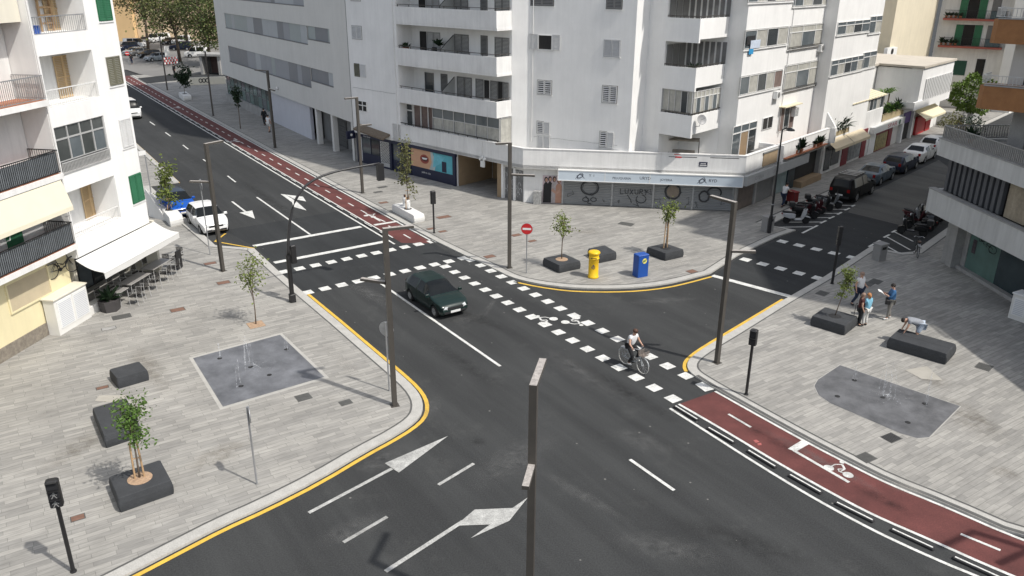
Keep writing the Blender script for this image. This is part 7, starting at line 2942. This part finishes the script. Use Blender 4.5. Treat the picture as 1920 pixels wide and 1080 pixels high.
for key, px, py, az, lab in (
        ("silver", 294, 115, 215, "silver hatchback nearest the barrier in the front row of the far car park"),
        ("black", 281, 109, 215, "black hatchback between silver and grey cars in the far car park"),
        ("grey", 264, 105, 215, "grey saloon in the front row of the far car park"),
        ("dark", 240, 96, 200, "dark estate beside the white house edge in the far car park"),
        ("whitevan", 254, 90, 100, "white minibus side-on behind the front row of the far car park"),
        ("grey", 272, 82, 150, "grey car under the ochre wall in the far car park"),
        ("whitevan", 292, 80, 190, "white van facing forward at the back of the far car park"),
        ("whitevan", 305, 79, 190, "white van next to the facing van at the back of the far car park"),
        ("black", 318, 84, 190, "black car beside the white vans at the back of the far car park"),
        ("dark", 341, 95, 260, "dark car under the large bronze tree of the far car park"),
        ("whitevan", 341, 84, 200, "white van glimpsed through the bronze tree's leaves"),
        ("whitevan", 371, 108, 250, "white van beside the stair kiosk of the far car park"),
        ("silver", 404, 117, 250, "pale car at the end of the office block in the far car park"),
        ("silver", 252, 104, 215, "silver car partly hidden behind the distant no entry sign")):
    o = protos[key] if key not in first else copy_tree(protos[key])
    first.add(key)
    p = G(px, py)
    place(o, (p.x, p.y, PZ + .014), az, lab)
# red and white works barrier
a, b = G(306, 124), G(334, 121)
d = b - a
Fx = Fr(a.x, a.y, az_of(d))
o = thing("works_barrier", "red and white works barrier with a pale sign at the car park entrance", "barrier", tuple(a))
mb = MB()
L = d.length
for k in range(10):
    for r in range(3):
        mb.box(Fx, L * k / 10, L * (k + 1) / 10, -.03, .03, .25 + r * .4, .55 + r * .4, (k + r) % 2)
mb.build("striped_board", [RED, SIGNW], o)
mb = MB()
for k in range(3):
    mb.box(Fx, L * k / 2 - .04, L * k / 2 + .04, -.3, .3, PZ, .2)
    mb.box(Fx, L * k / 2 - .03, L * k / 2 + .03, -.04, .04, .2, 1.5)
mb.build("foot", GALV, o)
MB().box(Fx, L * .25, L * .55, -.1, -.05, 1.5, 3.2).build("sign_board", SIGNW, o)


# ------------------------------------------------------------------ scooters and bicycles
def prof(mb, pts, w, mi=0, ch=.25):
    """side outline (y,z) extruded to half-width w with narrowed flanks"""
    n = len(pts)
    cy, cz = sum(p[0] for p in pts) / n, sum(p[1] for p in pts) / n
    k = 1 - ch
    rings = [[(-w, cy + (y - cy) * k, cz + (z - cz) * k) for y, z in pts], [(-w * .6, y, z) for y, z in pts], [(w * .6, y, z) for y, z in pts], [(w, cy + (y - cy) * k, cz + (z - cz) * k) for y, z in pts]]
    vs = [v for r in rings for v in r]
    fs = [tuple(range(n)), tuple(range(4 * n - 1, 3 * n - 1, -1))]
    for r in range(3):
        for i in range(n):
            fs.append((r * n + i, (r + 1) * n + i, (r + 1) * n + (i + 1) % n, r * n + (i + 1) % n))
    mb.add(vs, fs, mi)


def make_scooter(mat, label, box=False):
    o = thing("motor_scooter", label, "scooter", (0, 0, 0), "scooters and motorcycles in the side street bays")
    for y in (.62, -.62):
        mb = MB()
        mb.lathe(Vector((-.06, y, .25)), [(.13, 0), (.21, 0), (.25, .03), (.25, .09), (.21, .12), (.13, .12)], 16, axis=(1, 0, 0))
        w = mb.build("wheel", TYRE, o)
        MB().lathe(Vector((-.05, y, .25)), [(.135, 0), (.05, .03), (.05, .07), (.135, .10)], 12, axis=(1, 0, 0)).build("rim", RIM, w)
    mb = MB()
    prof(mb, [(-.95, .72), (-.85, .48), (-.45, .34), (-.12, .36), (-.1, .62), (-.3, .74)], .19)
    prof(mb, [(.28, .3), (.36, .3), (.6, .75), (.56, 1.02), (.45, 1.0)], .2)
    prof(mb, [(-.15, .26), (.35, .26), (.35, .34), (-.15, .34)], .17)
    prof(mb, [(.42, .52), (.62, .54), (.85, .45), (.88, .38), (.62, .46)], .09)
    b = mb.build("body", mat, o)
    fix_normals(b)
    mb = MB()
    prof(mb, [(-.95, .76), (-.9, .83), (-.6, .82), (-.35, .78), (-.1, .78), (-.08, .7), (-.4, .72)], .15)
    b = mb.build("seat", BLACKM, o)
    fix_normals(b)
    mb = MB()
    mb.tube([(0, .62, .25), (0, .5, .95)], .035, 6)
    mb.tube([(-.34, .38, 1.02), (-.12, .46, 1.0), (.12, .46, 1.0), (.34, .38, 1.02)], .018, 6)
    for s in (1, -1):
        mb.tube([(s * .22, .44, 1.02), (s * .32, .46, 1.2)], .009, 4)
        mb.lathe(Vector((s * .32, .45, 1.2)), [(.06, 0), (.055, .02)], 8, axis=(0, 1, 0))
    mb.build("handlebar", BLACKP, o)
    MB().lathe(Vector((0, .58, .93)), [(.1, 0), (.08, .04), (.02, .06)], 10, axis=(0, 1, 0)).build("headlight", LAMPW, o)
    MB().box(W0, -.1, .1, -.98, -.94, .62, .7).build("tail_light", LAMPR, o)
    mb = MB()
    mb.add([(-.18, .52, 1.0), (.18, .52, 1.0), (.15, .44, 1.32), (-.15, .44, 1.32)], [(0, 1, 2, 3)])
    mb.build("wind_screen", GLASS2, o)
    if box:
        MB().bbox(W0, -.2, .2, -1.1, -.72, .84, 1.14, .05).build("top_box", BLACKP, o)
    return o


mats = [paint("scooter_pale", (.45, .46, .47)), paint("black_car_paint", (.008, .008, .009)), paint("maroon_paint", (.05, .008, .012)), paint("scooter_silver", (.20, .21, .22), .3)]
sc = [make_scooter(mats[0], "black scooter with a pale rear panel in the first left bay"), make_scooter(mats[1], "all black scooter with a top box beside the pale scooter", True), make_scooter(mats[2], "dark maroon scooter in the middle of the left bays"), make_scooter(mats[3], "silver grey scooter last in the left bays before the pickup")]
for i, (px, py, az) in enumerate(((1492, 419, 92), (1508, 410, 96), (1523, 401, 90), (1553, 389, 110))):
    p = G(px, py)
    place(sc[i], (p.x, p.y, 0), az)
for src, px, py, az, lab in ((1, 1537, 395, 98, "black scooter squeezed between maroon and silver scooters"), (2, 1515, 405, 88, "maroon scooter second behind the black top box"),
                             (1, 1709, 441, 305, "first black scooter in the right bays with its top box"), (1, 1722, 431, 300, "second black scooter in the right bays with its top box"),
                             (3, 1732, 421, 310, "silver scooter in the right bays behind two black ones"), (1, 1742, 413, 305, "farthest black scooter in the right bays"), (2, 1716, 419, 150, "maroon scooter parked across the rear of the right bays")):
    o = copy_tree(sc[src])
    p = G(px, py)
    place(o, (p.x, p.y, 0), az, lab)


def make_bike(label, mat, rimmat, basket=False, z=0.0):
    o = thing("bicycle", label, "bicycle", (0, 0, 0))
    R = .34
    for y in (.54, -.54):
        mb = MB()
        c = Vector((0, y, R))
        mb.tube([c + Vector((0, R * cos(t * pi / 14), R * sin(t * pi / 14))) for t in range(29)], .017, 6, cap=False)
        w = mb.build("wheel", rimmat, o)
        mb = MB()
        for k in range(12):
            t = k * pi / 6
            mb.tube([c, c + Vector((0, R * cos(t), R * sin(t)))], .003, 3, cap=False)
        mb.lathe(c - Vector((.04, 0, 0)), [(.025, 0), (.025, .08)], 8, axis=(1, 0, 0))
        mb.build("spokes", GALV, w)
    mb = MB()
    bb, st, hd, ht = (0, -.08, .30), (0, -.26, .82), (0, .40, .62), (0, .33, .88)
    mb.tube([bb, st], .018, 6)
    mb.tube([bb, (0, .15, .36), hd], .022, 6)
    mb.tube([hd, ht], .022, 6)
    mb.tube([(0, -.2, .62), (0, .1, .5), (0, .38, .66)], .016, 6)
    for s in (.05, -.05):
        mb.tube([(s, -.54, R), bb], .011, 5)
        mb.tube([(s, -.54, R), (s * .4, -.22, .72)], .011, 5)
        mb.tube([hd, (s, .54, R)], .013, 5)
    mb.build("frame", mat, o)
    mb = MB()
    mb.tube([(-.28, .12, 1.02), (-.2, .28, 1.04), (0, .34, .98), (.2, .28, 1.04), (.28, .12, 1.02)], .013, 6)
    mb.build("handlebar", CHROME, o)
    mb = MB()
    prof(mb, [(-.40, .86), (-.38, .92), (-.12, .90), (-.1, .87)], .09)
    b = mb.build("saddle", M("brown_leather", (.10, .05, .03), .6, .2, 6), o)
    fix_normals(b)
    mb = MB()
    for y in (-.54, .54):
        mb.tube([(0, y + (R + .03) * cos(t * pi / 10), R + (R + .03) * sin(t * pi / 10)) for t in range(1, 10)], .02, 5)
    mb.build("mudguard", mat, o)
    mb = MB()
    mb.lathe(Vector((-.02, -.08, .30)), [(.09, 0), (.09, .02)], 12, axis=(1, 0, 0))
    for s, t in ((.12, .9), (-.12, .9 + pi)):
        mb.tube([(s * .6, -.08, .3), (s, -.08 + .17 * cos(t), .3 + .17 * sin(t))], .01, 5)
        mb.box(W0, s - .05 + (.04 if s > 0 else -.04), s + .05 + (.04 if s > 0 else -.04), -.12 + .17 * cos(t), -.02 + .17 * cos(t), .29 + .17 * sin(t), .31 + .17 * sin(t))
    mb.build("crank", BLACKP, o)
    mb = MB()
    for s in (.07, -.07):
        mb.tube([(s, -.2, .72), (s, -.72, .73), (s, -.54, R)], .008, 4)
    mb.box(W0, -.07, .07, -.72, -.28, .725, .74)
    mb.build("rear_carrier", GALV, o)
    if basket:
        mb = MB()
        for k in range(5):
            zz = .80 + k * .05
            e = .02 * k * .4
            mb.tube([(-.15 - e, .42, zz), (.15 + e, .42, zz), (.15 + e, .66 + e, zz), (-.15 - e, .66 + e, zz), (-.15 - e, .42, zz)], .009, 4)
        for k in range(7):
            x = -.15 + .05 * k
            mb.tube([(x, .42, .79), (x, .42, 1.0)], .005, 3)
            mb.tube([(x, .66, .79), (x, .67, 1.0)], .005, 3)
        mb.box(W0, -.15, .15, .42, .66, .79, .80)
        mb.build("basket", M("grey_wicker", (.25, .21, .18), .85, .4, 14), o)
    return o


bk = make_bike("grey city bicycle with a wicker basket ridden through the junction", M("pale_frame", (.40, .42, .43), .4, .1, 4), M("cream_tyre", (.50, .49, .46), .7, .1, 5), True)
ra, rf = G(1168, 680), G(1206, 701)
d = (rf - ra).normalized()
bc = (ra + rf) / 2
place(bk, (bc.x, bc.y, 0), az_of(d))
BIKE = (bc, az_of(d))
b2 = make_bike("dark bicycle leaning in the rack beside the right motorcycle bays", BLACKP, RUBBER)
p = G(1718, 478, PZ)
place(b2, p, 20)
b3 = make_bike("black bicycle hanging on the yellow wall under the lowest balcony", BLACKP, RUBBER)
b3.location = FL(4.35, .14, 2.35)
b3.rotation_euler = (0, 0, -radians(9 + 12))
mb = MB()
for s in (-.4, .4):
    mb.box(FL, 4.35 + s * .3 - .02, 4.35 + s * .3 + .02, 0.0, .14, 2.8, 2.84)
ob = mb.build("wall_bracket", BLACKP)
tag(ob, "black wall bracket carrying the hanging bicycle", "bracket")
# ------------------------------------------------------------------ people
def skinned(verts, edges, radii, levels=1, root=0):
    me = bpy.data.meshes.new("body")
    me.from_pydata(verts, edges, [])
    ob = bpy.data.objects.new("body", me)
    COL.objects.link(ob)
    ob.modifiers.new("skin", 'SKIN').use_smooth_shade = True
    for i, r in enumerate(radii):
        rr = r if isinstance(r, tuple) else (r, r)
        me.skin_vertices[0].data[i].radius = rr
        me.skin_vertices[0].data[i].use_root = (i == root)
    s = ob.modifiers.new("sub", 'SUBSURF')
    s.levels = s.render_levels = levels
    dg = bpy.context.evaluated_depsgraph_get()
    dg.update()
    out = bpy.data.meshes.new_from_object(ob.evaluated_get(dg))
    bpy.data.objects.remove(ob)
    vs, fs = [v.co.copy() for v in out.vertices], [tuple(p.vertices) for p in out.polygons]
    bpy.data.meshes.remove(out)
    return vs, fs


def person(label, loc, az, pose, top, legs, hair, shoes, scale=1.0, sleeves=.5, shorts=False, group=None, hat=None, hairlen=0.0, glasses=False, skirt=False, build_=1.0):
    o = thing("person", label, "person", (0, 0, 0), group)
    J = {k: Vector(v) * scale for k, v in pose.items()}
    s = scale
    w = build_
    names = ["pelvis", "belly", "chest", "neck", "chin", "head", "crown",
             "hipL", "kneeL", "ankL", "toeL", "hipR", "kneeR", "ankR", "toeR",
             "shoL", "elbL", "wriL", "palL", "shoR", "elbR", "wriR", "palR"]
    head_dir = (J["head"] - J["neck"]).normalized()
    fwd = Vector((J.get("look", Vector((0, 1, 0)))))
    fwd = (fwd - head_dir * fwd.dot(head_dir)).normalized()
    J["chin"] = J["neck"] + head_dir * .07 * s + fwd * .01 * s
    J["crown"] = J["head"] + head_dir * .095 * s
    J["belly"] = J["pelvis"].lerp(J["chest"], .45)
    for q in "LR":
        J["pal" + q] = J["wri" + q] + (J["wri" + q] - J["elb" + q]).normalized() * .07 * s
    E = [("pelvis", "belly"), ("belly", "chest"), ("chest", "neck"), ("neck", "chin"), ("chin", "head"), ("head", "crown")]
    for q in "LR":
        E += [("pelvis", "hip" + q), ("hip" + q, "knee" + q), ("knee" + q, "ank" + q), ("ank" + q, "toe" + q), ("chest", "sho" + q), ("sho" + q, "elb" + q), ("elb" + q, "wri" + q), ("wri" + q, "pal" + q)]
    Rd = dict(pelvis=.135 * w, belly=.125 * w, chest=.14 * w, neck=.058, chin=.066, head=.098, crown=.07, hip=.098 * w, knee=.062, ank=.042, toe=.038, sho=.062, elb=.043, wri=.028, pal=.034)
    idx = {n: i for i, n in enumerate(names)}
    rad = [(Rd[n] if n in Rd else Rd[n[:-1]]) * s for n in names]
    vs, fs = skinned([tuple(J[n]) for n in names], [(idx[a], idx[b]) for a, b in E], rad, 2)
    body = MB()
    body.add(vs, fs)
    # fingers, curled a little, thumb from the side of the palm; nose and ears
    for q in "LR":
        d = (J["pal" + q] - J["wri" + q]).normalized()
        side = d.cross(fwd if abs(d.dot(fwd)) < .9 else Vector((0, 0, 1))).normalized()
        pn = d.cross(side)
        for k in range(4):
            b = J["pal" + q] + side * (k - 1.5) * .017 * s + d * .01 * s
            L = (.07, .08, .075, .06)[k] * s
            body.tube([b, b + d * L * .5 - pn * .004 * s, b + d * L * .85 - pn * .03 * s], .0085 * s, 5, r2=.006 * s)
        b = J["wri" + q] + d * .03 * s + side * .025 * s
        body.tube([b, b + (d * .6 + side).normalized() * .035 * s, b + (d + side * .4).normalized() * .06 * s], .0095 * s, 5, r2=.007 * s)
    rgt = fwd.cross(head_dir).normalized()
    hc = J["head"]
    body.lathe(hc + fwd * .085 * s - head_dir * .02 * s, [(.016 * s, 0), (.012 * s, .018 * s), (.004 * s, .028 * s)], 6, axis=tuple(fwd))
    for q in (1, -1):
        body.lathe(hc + rgt * q * .088 * s, [(.026 * s, 0), (.02 * s, .012 * s), (.006 * s, .016 * s)], 7, axis=tuple(rgt * q))
    bd = body.build("body", SKIN, o, True)
    face = MB()
    for q in (1, -1):
        c = hc + fwd * .092 * s + rgt * q * .036 * s + head_dir * .005 * s
        if glasses:
            face.add([c + rgt * .03 * s + head_dir * .018 * s + fwd * .01 * s, c - rgt * .03 * s + head_dir * .018 * s + fwd * .012 * s, c - rgt * .026 * s - head_dir * .02 * s + fwd * .012 * s, c + rgt * .026 * s - head_dir * .02 * s + fwd * .01 * s], [(0, 1, 2, 3)])
        else:
            face.lathe(c - fwd * .004 * s, [(.011 * s, 0), (.008 * s, .006 * s), (.001, .008 * s)], 6, axis=tuple(fwd))
    face.tube([hc + fwd * .09 * s - head_dir * .052 * s + rgt * t * .022 * s for t in (-1, 0, 1)], .004 * s, 4)
    face.build("sunglasses" if glasses else "eyes_and_mouth", BLACKP if glasses else M("dark_features", (.06, .025, .02), .6, .1, 5), o)
    # shirt
    up = lambda q, t: J["sho" + q].lerp(J["elb" + q], t) if t <= 1 else J["elb" + q].lerp(J["wri" + q], t - 1)
    V = [J["pelvis"] + (J["chest"] - J["pelvis"]).normalized() * -.07 * s, J["belly"], J["chest"], J["neck"] - head_dir * .025 * s]
    Ed = [(0, 1), (1, 2), (2, 3)]
    R = [.17 * w * s, .165 * w * s, .178 * w * s, .082 * s]
    for q in "LR":
        k = len(V)
        V.append(J["sho" + q])
        R.append(.09 * s)
        Ed.append((2, k))
        if sleeves > 1:
            V.append(J["elb" + q])
            R.append(.066 * s)
            Ed.append((k, k + 1))
            k += 1
        V.append(up(q, sleeves))
        R.append(.075 * s if sleeves <= 1 else .052 * s)
        Ed.append((k, k + 1))
    vs, fs = skinned([tuple(v) for v in V], Ed, R, 2)
    mb = MB()
    mb.add(vs, fs)
    mb.build("shirt", top, o, True)
    # trousers or shorts
    V = [J["pelvis"]]
    Ed, R = [], [.16 * w * s]
    for q in "LR":
        k = len(V)
        V += [J["hip" + q], J["knee" + q].lerp(J["hip" + q], .12) if shorts else J["knee" + q]]
        R += [.12 * w * s, .088 * s if shorts else .076 * s]
        Ed += [(0, k), (k, k + 1)]
        if not shorts:
            V.append(J["ank" + q] + Vector((0, 0, .02 * s)))
            R.append(.06 * s)
            Ed.append((k + 1, k + 2))
    vs, fs = skinned([tuple(v) for v in V], Ed, R, 2)
    mb = MB()
    mb.add(vs, fs)
    mb.build("shorts" if shorts else "trousers", legs, o, True)
    for q in "LR":
        a, t = J["ank" + q], J["toe" + q]
        d = (t - a)
        d.z = 0
        d.normalize()
        zb = min(a.z, t.z) - .06 * s
        vs, fs = skinned([tuple(a + Vector((0, 0, -.03 * s)) - d * .04 * s), tuple(a.lerp(t, .6) + Vector((0, 0, -.01 * s))), tuple(t + d * .05 * s)], [(0, 1), (1, 2)], [.052 * s, .05 * s, .038 * s], 1)
        mb = MB()
        mb.add(vs, fs)
        mb.build("shoe", shoes, o, True)
    # hair: cap over the back and top of the head, longer for some
    if hair:
        ax = (head_dir - fwd * .5).normalized()
        mb = MB()
        mb.lathe(hc - fwd * .008 * s + head_dir * .006 * s, [(.088 * s, -.035 * s), (.105 * s, .0), (.106 * s, .03 * s), (.092 * s, .07 * s), (.06 * s, .1 * s), (.015 * s, .112 * s)], 14, axis=tuple(ax))
        if hairlen:
            mb.tube([hc - fwd * .07 * s, hc - fwd * .085 * s - head_dir * .06 * s, hc - fwd * .075 * s - head_dir * (.09 + hairlen) * s], .06 * s, 8, r2=.035 * s)
        mb.build("hair", hair, o, True)
    if hat:
        MB().lathe(hc + head_dir * .045 * s, [(.2 * s, 0), (.2 * s, .012 * s), (.11 * s, .02 * s), (.1 * s, .09 * s), (.04 * s, .11 * s)], 16, axis=tuple(head_dir)).build("hat", hat, o, True)
    place(o, loc, az)
    return o, J


STAND = dict(pelvis=(0, 0, .95), chest=(0, .0, 1.27), neck=(0, -.01, 1.47), head=(0, .02, 1.63), hipL=(-.09, 0, .90), kneeL=(-.10, .03, .5), ankL=(-.11, -.01, .10), toeL=(-.13, .12, .05),
             hipR=(.09, 0, .90), kneeR=(.10, .03, .5), ankR=(.11, -.01, .10), toeR=(.13, .12, .05), shoL=(-.18, -.01, 1.40), elbL=(-.24, -.03, 1.13), wriL=(-.25, .07, .90),
             shoR=(.18, -.01, 1.40), elbR=(.24, -.03, 1.13), wriR=(.25, .07, .90))


def pose(**k):
    d = dict(STAND)
    d.update(k)
    return d


CW = M("white_cotton", (.72, .72, .72), .9, .08, 6)
CBL = M("blue_shirt", (.045, .14, .30), .9, .2, 6)
CLB = M("light_blue_top", (.20, .44, .58), .9, .25, 9)
CDK = M("dark_patterned_top", (.10, .03, .028), .9, .7, 16)
JEANS = M("dark_jeans", (.018, .028, .06), .9, .2, 6)
KHAKI = M("grey_trousers", (.22, .21, .19), .9, .15, 6)
CWT = M("off_white_trousers", (.62, .61, .58), .9, .1, 6)
CGREY = M("grey_tee", (.27, .285, .31), .9, .1, 6)
CLG = M("pale_blue_shorts", (.46, .52, .60), .9, .1, 6)
CBK = M("black_cloth", (.016, .016, .018), .9, .2, 6)
HBK = M("dark_hair", (.015, .011, .009), .7, .3, 12)
HBR = M("brown_hair", (.075, .033, .018), .65, .3, 12)
HGI = M("ginger_hair", (.42, .19, .07), .65, .3, 12)
HGR = M("thin_grey_hair", (.30, .20, .15), .7, .2, 12)
SHW = M("white_shoes", (.70, .70, .68), .6, .08, 6)
SHK = M("black_shoes", (.02, .02, .02), .6, .2, 6)
BAG = M("black_bag", (.014, .014, .015), .6, .3, 6)


def hold(parent, J, key, mb, name, mat):
    return mb.build(name, mat, parent)


def world_az(px, py, qx, qy):
    d = G(qx, qy) - G(px, py)
    return az_of(d)


# man in the white shirt, one leg forward, facing the women
p = GZ(1606, 574)
o, J = person("man in a white shirt and dark jeans stepping towards the two women", p, 150, pose(
    kneeL=(-.1, .16, .52), ankL=(-.1, .22, .10), toeL=(-.11, .36, .05), kneeR=(.1, -.02, .5), ankR=(.11, -.22, .12), toeR=(.12, -.09, .05),
    elbL=(-.25, .02, 1.14), wriL=(-.14, .24, 1.08), elbR=(.25, -.05, 1.13), wriR=(.26, .03, .88)), CW, JEANS, HGR, SHK, 1.02, .55, build_=1.1)
# the two women by the planter
p = GZ(1609, 610)
o, J = person("woman in a dark patterned top and black trousers, mostly hidden behind the ginger woman", p, 100, pose(
    elbL=(-.24, .06, 1.15), wriL=(-.1, .25, 1.12)), CDK, CBK, HGR, SHK, .92, .5, hairlen=.02)
p = GZ(1620, 611)
o, J = person("ginger haired woman in a light blue top and white trousers carrying a black bag", p, 330, pose(
    elbL=(-.22, .1, 1.15), wriL=(-.1, .27, 1.2), elbR=(.24, -.02, 1.12), wriR=(.2, .14, 1.0)), CLB, CWT, HGI, SHK, .93, .6, hairlen=.05)
mb = MB()
mb.bbox(W0, .18, .30, .06, .30, .72, .98, .03)
mb.tube([(.24, .18, .97), (.2, .1, 1.25), (.05, 0, 1.40)], .012, 5)
hb = mb.build("person_bag", BAG)
tag(hb, "black handbag hanging from the ginger haired woman's arm", "bag")
place(hb, p, 330)
# walking stick held by the hidden woman
mb = MB()
mb.tube([(0, 0, 0), (0, .02, .85), (0, .08, .92), (0, .12, .86)], .012, 5)
ob = mb.build("walking_stick", BLACKP)
tag(ob, "thin dark walking stick standing between the planter and the two women", "walking stick")
place(ob, GZ(1599, 603), 60)
# man reading a paper
p = GZ(1665, 598)
o, J = person("man in a blue shirt and grey trousers reading an unfolded white paper", p, 285, pose(
    kneeL=(-.12, .05, .5), ankL=(-.14, .08, .1), toeL=(-.18, .2, .05), ankR=(.12, -.08, .1), toeR=(.16, .04, .05),
    elbL=(-.24, .1, 1.14), wriL=(-.12, .3, 1.22), elbR=(.24, .1, 1.14), wriR=(.12, .3, 1.22), head=(0, .05, 1.62), look=(0, 1, -.5)), CBL, KHAKI, HBK, SHW, 1.02, 1.4)
mb = MB()
a, b = Vector((-.16, .36, 1.22)), Vector((.16, .36, 1.22))
n = 6
for k in range(n):
    t0, t1 = k / n, (k + 1) / n
    f = lambda t: Vector((0, .28 * t, .30 * t - .14 * t * t))
    mb.quad(a + f(t0), b + f(t0), b + f(t1), a + f(t1))
ob = mb.build("paper_map", SIGNW)
ob.modifiers.new("thick", 'SOLIDIFY').thickness = .004
tag(ob, "unfolded white paper held by the man in the blue shirt", "paper")
place(ob, p, 285)
mb = MB()
mb.bbox(W0, -.30, -.14, .08, .30, .82, 1.04, .03)
mb.tube([(-.22, .18, 1.03), (-.1, .12, 1.3), (.12, .02, 1.45), (.1, -.14, 1.3), (-.2, -.05, 1.0)], .012, 5)
ob = mb.build("shoulder_bag", BAG)
tag(ob, "black shoulder bag worn across by the man reading the paper", "bag")
place(ob, p, 285)
mb = MB()
mb.tube([(-.16, 0, .98), (0, .17, .98), (.16, 0, .98), (0, -.17, .98), (-.16, 0, .98)], .028, 6)
mb.bbox(W0, .06, .24, .1, .22, .86, 1.02, .02)
ob = mb.build("waist_bag", BAG)
tag(ob, "black bag at the waist of the man reading the paper", "bag")
place(ob, p, 285)
# man bending over the long block, hands on its far edge
p = GZ(1717, 644)
o, J = person("man in a grey tee shirt and pale shorts bending over the long block seat", p, 283, dict(
    pelvis=(0, -.08, .92), chest=(0, .30, 1.06), neck=(0, .50, 1.08), head=(0, .64, 1.02), look=(0, .35, -1),
    hipL=(-.09, -.08, .88), kneeL=(-.13, .08, .48), ankL=(-.14, -.08, .10), toeL=(-.16, .06, .05), hipR=(.09, -.08, .88), kneeR=(.14, .02, .48), ankR=(.16, -.2, .10), toeR=(.18, -.06, .05),
    shoL=(-.17, .44, 1.05), elbL=(-.22, .50, .80), wriL=(-.2, .58, .60), shoR=(.17, .44, 1.05), elbR=(.22, .50, .80), wriR=(.2, .58, .60)), CGREY, CLG, HBK, SHK, 1.02, .55, shorts=True, build_=1.1)
# cyclist
bc, baz = BIKE
o, J = person("woman in a white tee shirt and sunglasses riding the grey bicycle", (bc.x, bc.y, 0), baz, dict(
    pelvis=(0, -.25, .99), chest=(0, -.12, 1.30), neck=(0, -.05, 1.49), head=(0, .0, 1.65), look=(.55, 1, -.05),
    hipL=(-.09, -.22, .96), kneeL=(-.12, .18, .80), ankL=(-.12, .06, .44), toeL=(-.12, .18, .40), hipR=(.09, -.22, .96), kneeR=(.12, .06, .58), ankR=(.12, -.16, .22), toeR=(.12, -.03, .20),
    shoL=(-.17, -.09, 1.42), elbL=(-.27, .0, 1.16), wriL=(-.27, .14, 1.07), shoR=(.17, -.09, 1.42), elbR=(.27, .0, 1.16), wriR=(.27, .14, 1.07)), CW, CBK, HBR, SHW, 1.0, .45, hairlen=.06, glasses=True)
# postman with the red trolley
p = GZ(1467, 388)
o, J = person("man in a white tee shirt and jeans pushing a red trolley past the shops", p, 60, pose(
    chest=(0, .10, 1.26), neck=(0, .14, 1.45), head=(0, .2, 1.6), shoL=(-.18, .12, 1.38), elbL=(-.23, .26, 1.16), wriL=(-.2, .48, 1.08), shoR=(.18, .12, 1.38), elbR=(.23, .26, 1.16), wriR=(.2, .48, 1.08),
    kneeL=(-.1, .12, .5), ankL=(-.1, .16, .1), toeL=(-.1, .3, .05), ankR=(.1, -.22, .12), toeR=(.1, -.09, .05)), CW, JEANS, HBK, SHK, 1.0, .6)
t = thing("delivery_trolley", "red delivery trolley with a tall bag pushed along the shops", "trolley", (0, 0, 0))
MB().bbox(W0, -.34, .34, .62, 1.15, .3, .95, .06).build("bag", M("trolley_red", (.17, .016, .016), .8, .2, 4), t)
MB().bbox(W0, -.36, .36, .60, 1.17, .952, 1.03, .03).build("lid", M("trolley_red", (.32, .02, .02)), t)
mb = MB()
for s in (-.4, .4):
    mb.tube([(s, .5, 1.08), (s, .6, .9), (s, .62, .25)], .018, 5)
mb.tube([(-.4, .5, 1.08), (.4, .5, 1.08)], .018, 5)
mb.build("handle", BLACKP, t)
for s in (-.36, .36):
    for y in (.72, 1.15):
        MB().lathe(Vector((s - .03, y, .15)), [(.14, 0), (.15, .02), (.15, .05), (.14, .06)], 12, axis=(1, 0, 0)).build("wheel", RUBBER, t)
place(t, p, 60)
# walkers far down the office pavement
p = GZ(505, 248)
person("walker in a white top and pale skirt-like shorts on the office pavement", p, 20, pose(kneeL=(-.1, .15, .5), ankL=(-.1, .2, .1), toeL=(-.1, .34, .05), ankR=(.1, -.2, .12), toeR=(.1, -.07, .05)), CW, CWT, HBK, SHK, 1.0, .5, shorts=True)
p = GZ(497, 235)
person("walker in black clothes just ahead on the office pavement", p, 330, pose(kneeR=(.1, .15, .5), ankR=(.1, .2, .1), toeR=(.1, .34, .05), ankL=(-.1, -.2, .12), toeL=(-.1, -.07, .05)), CBK, CBK, HBK, SHK, 1.02, 1.5)
p = GZ(328, 142)
person("distant walker in dark clothes near the works barrier", p, 200, pose(), CBK, CBK, HBK, SHK, 1.0, 1.5)
p = GZ(248, 121)
person("distant dark figure beside the far no entry sign", p, 180, pose(), CBK, JEANS, HBK, SHK, 1.0, 1.5)
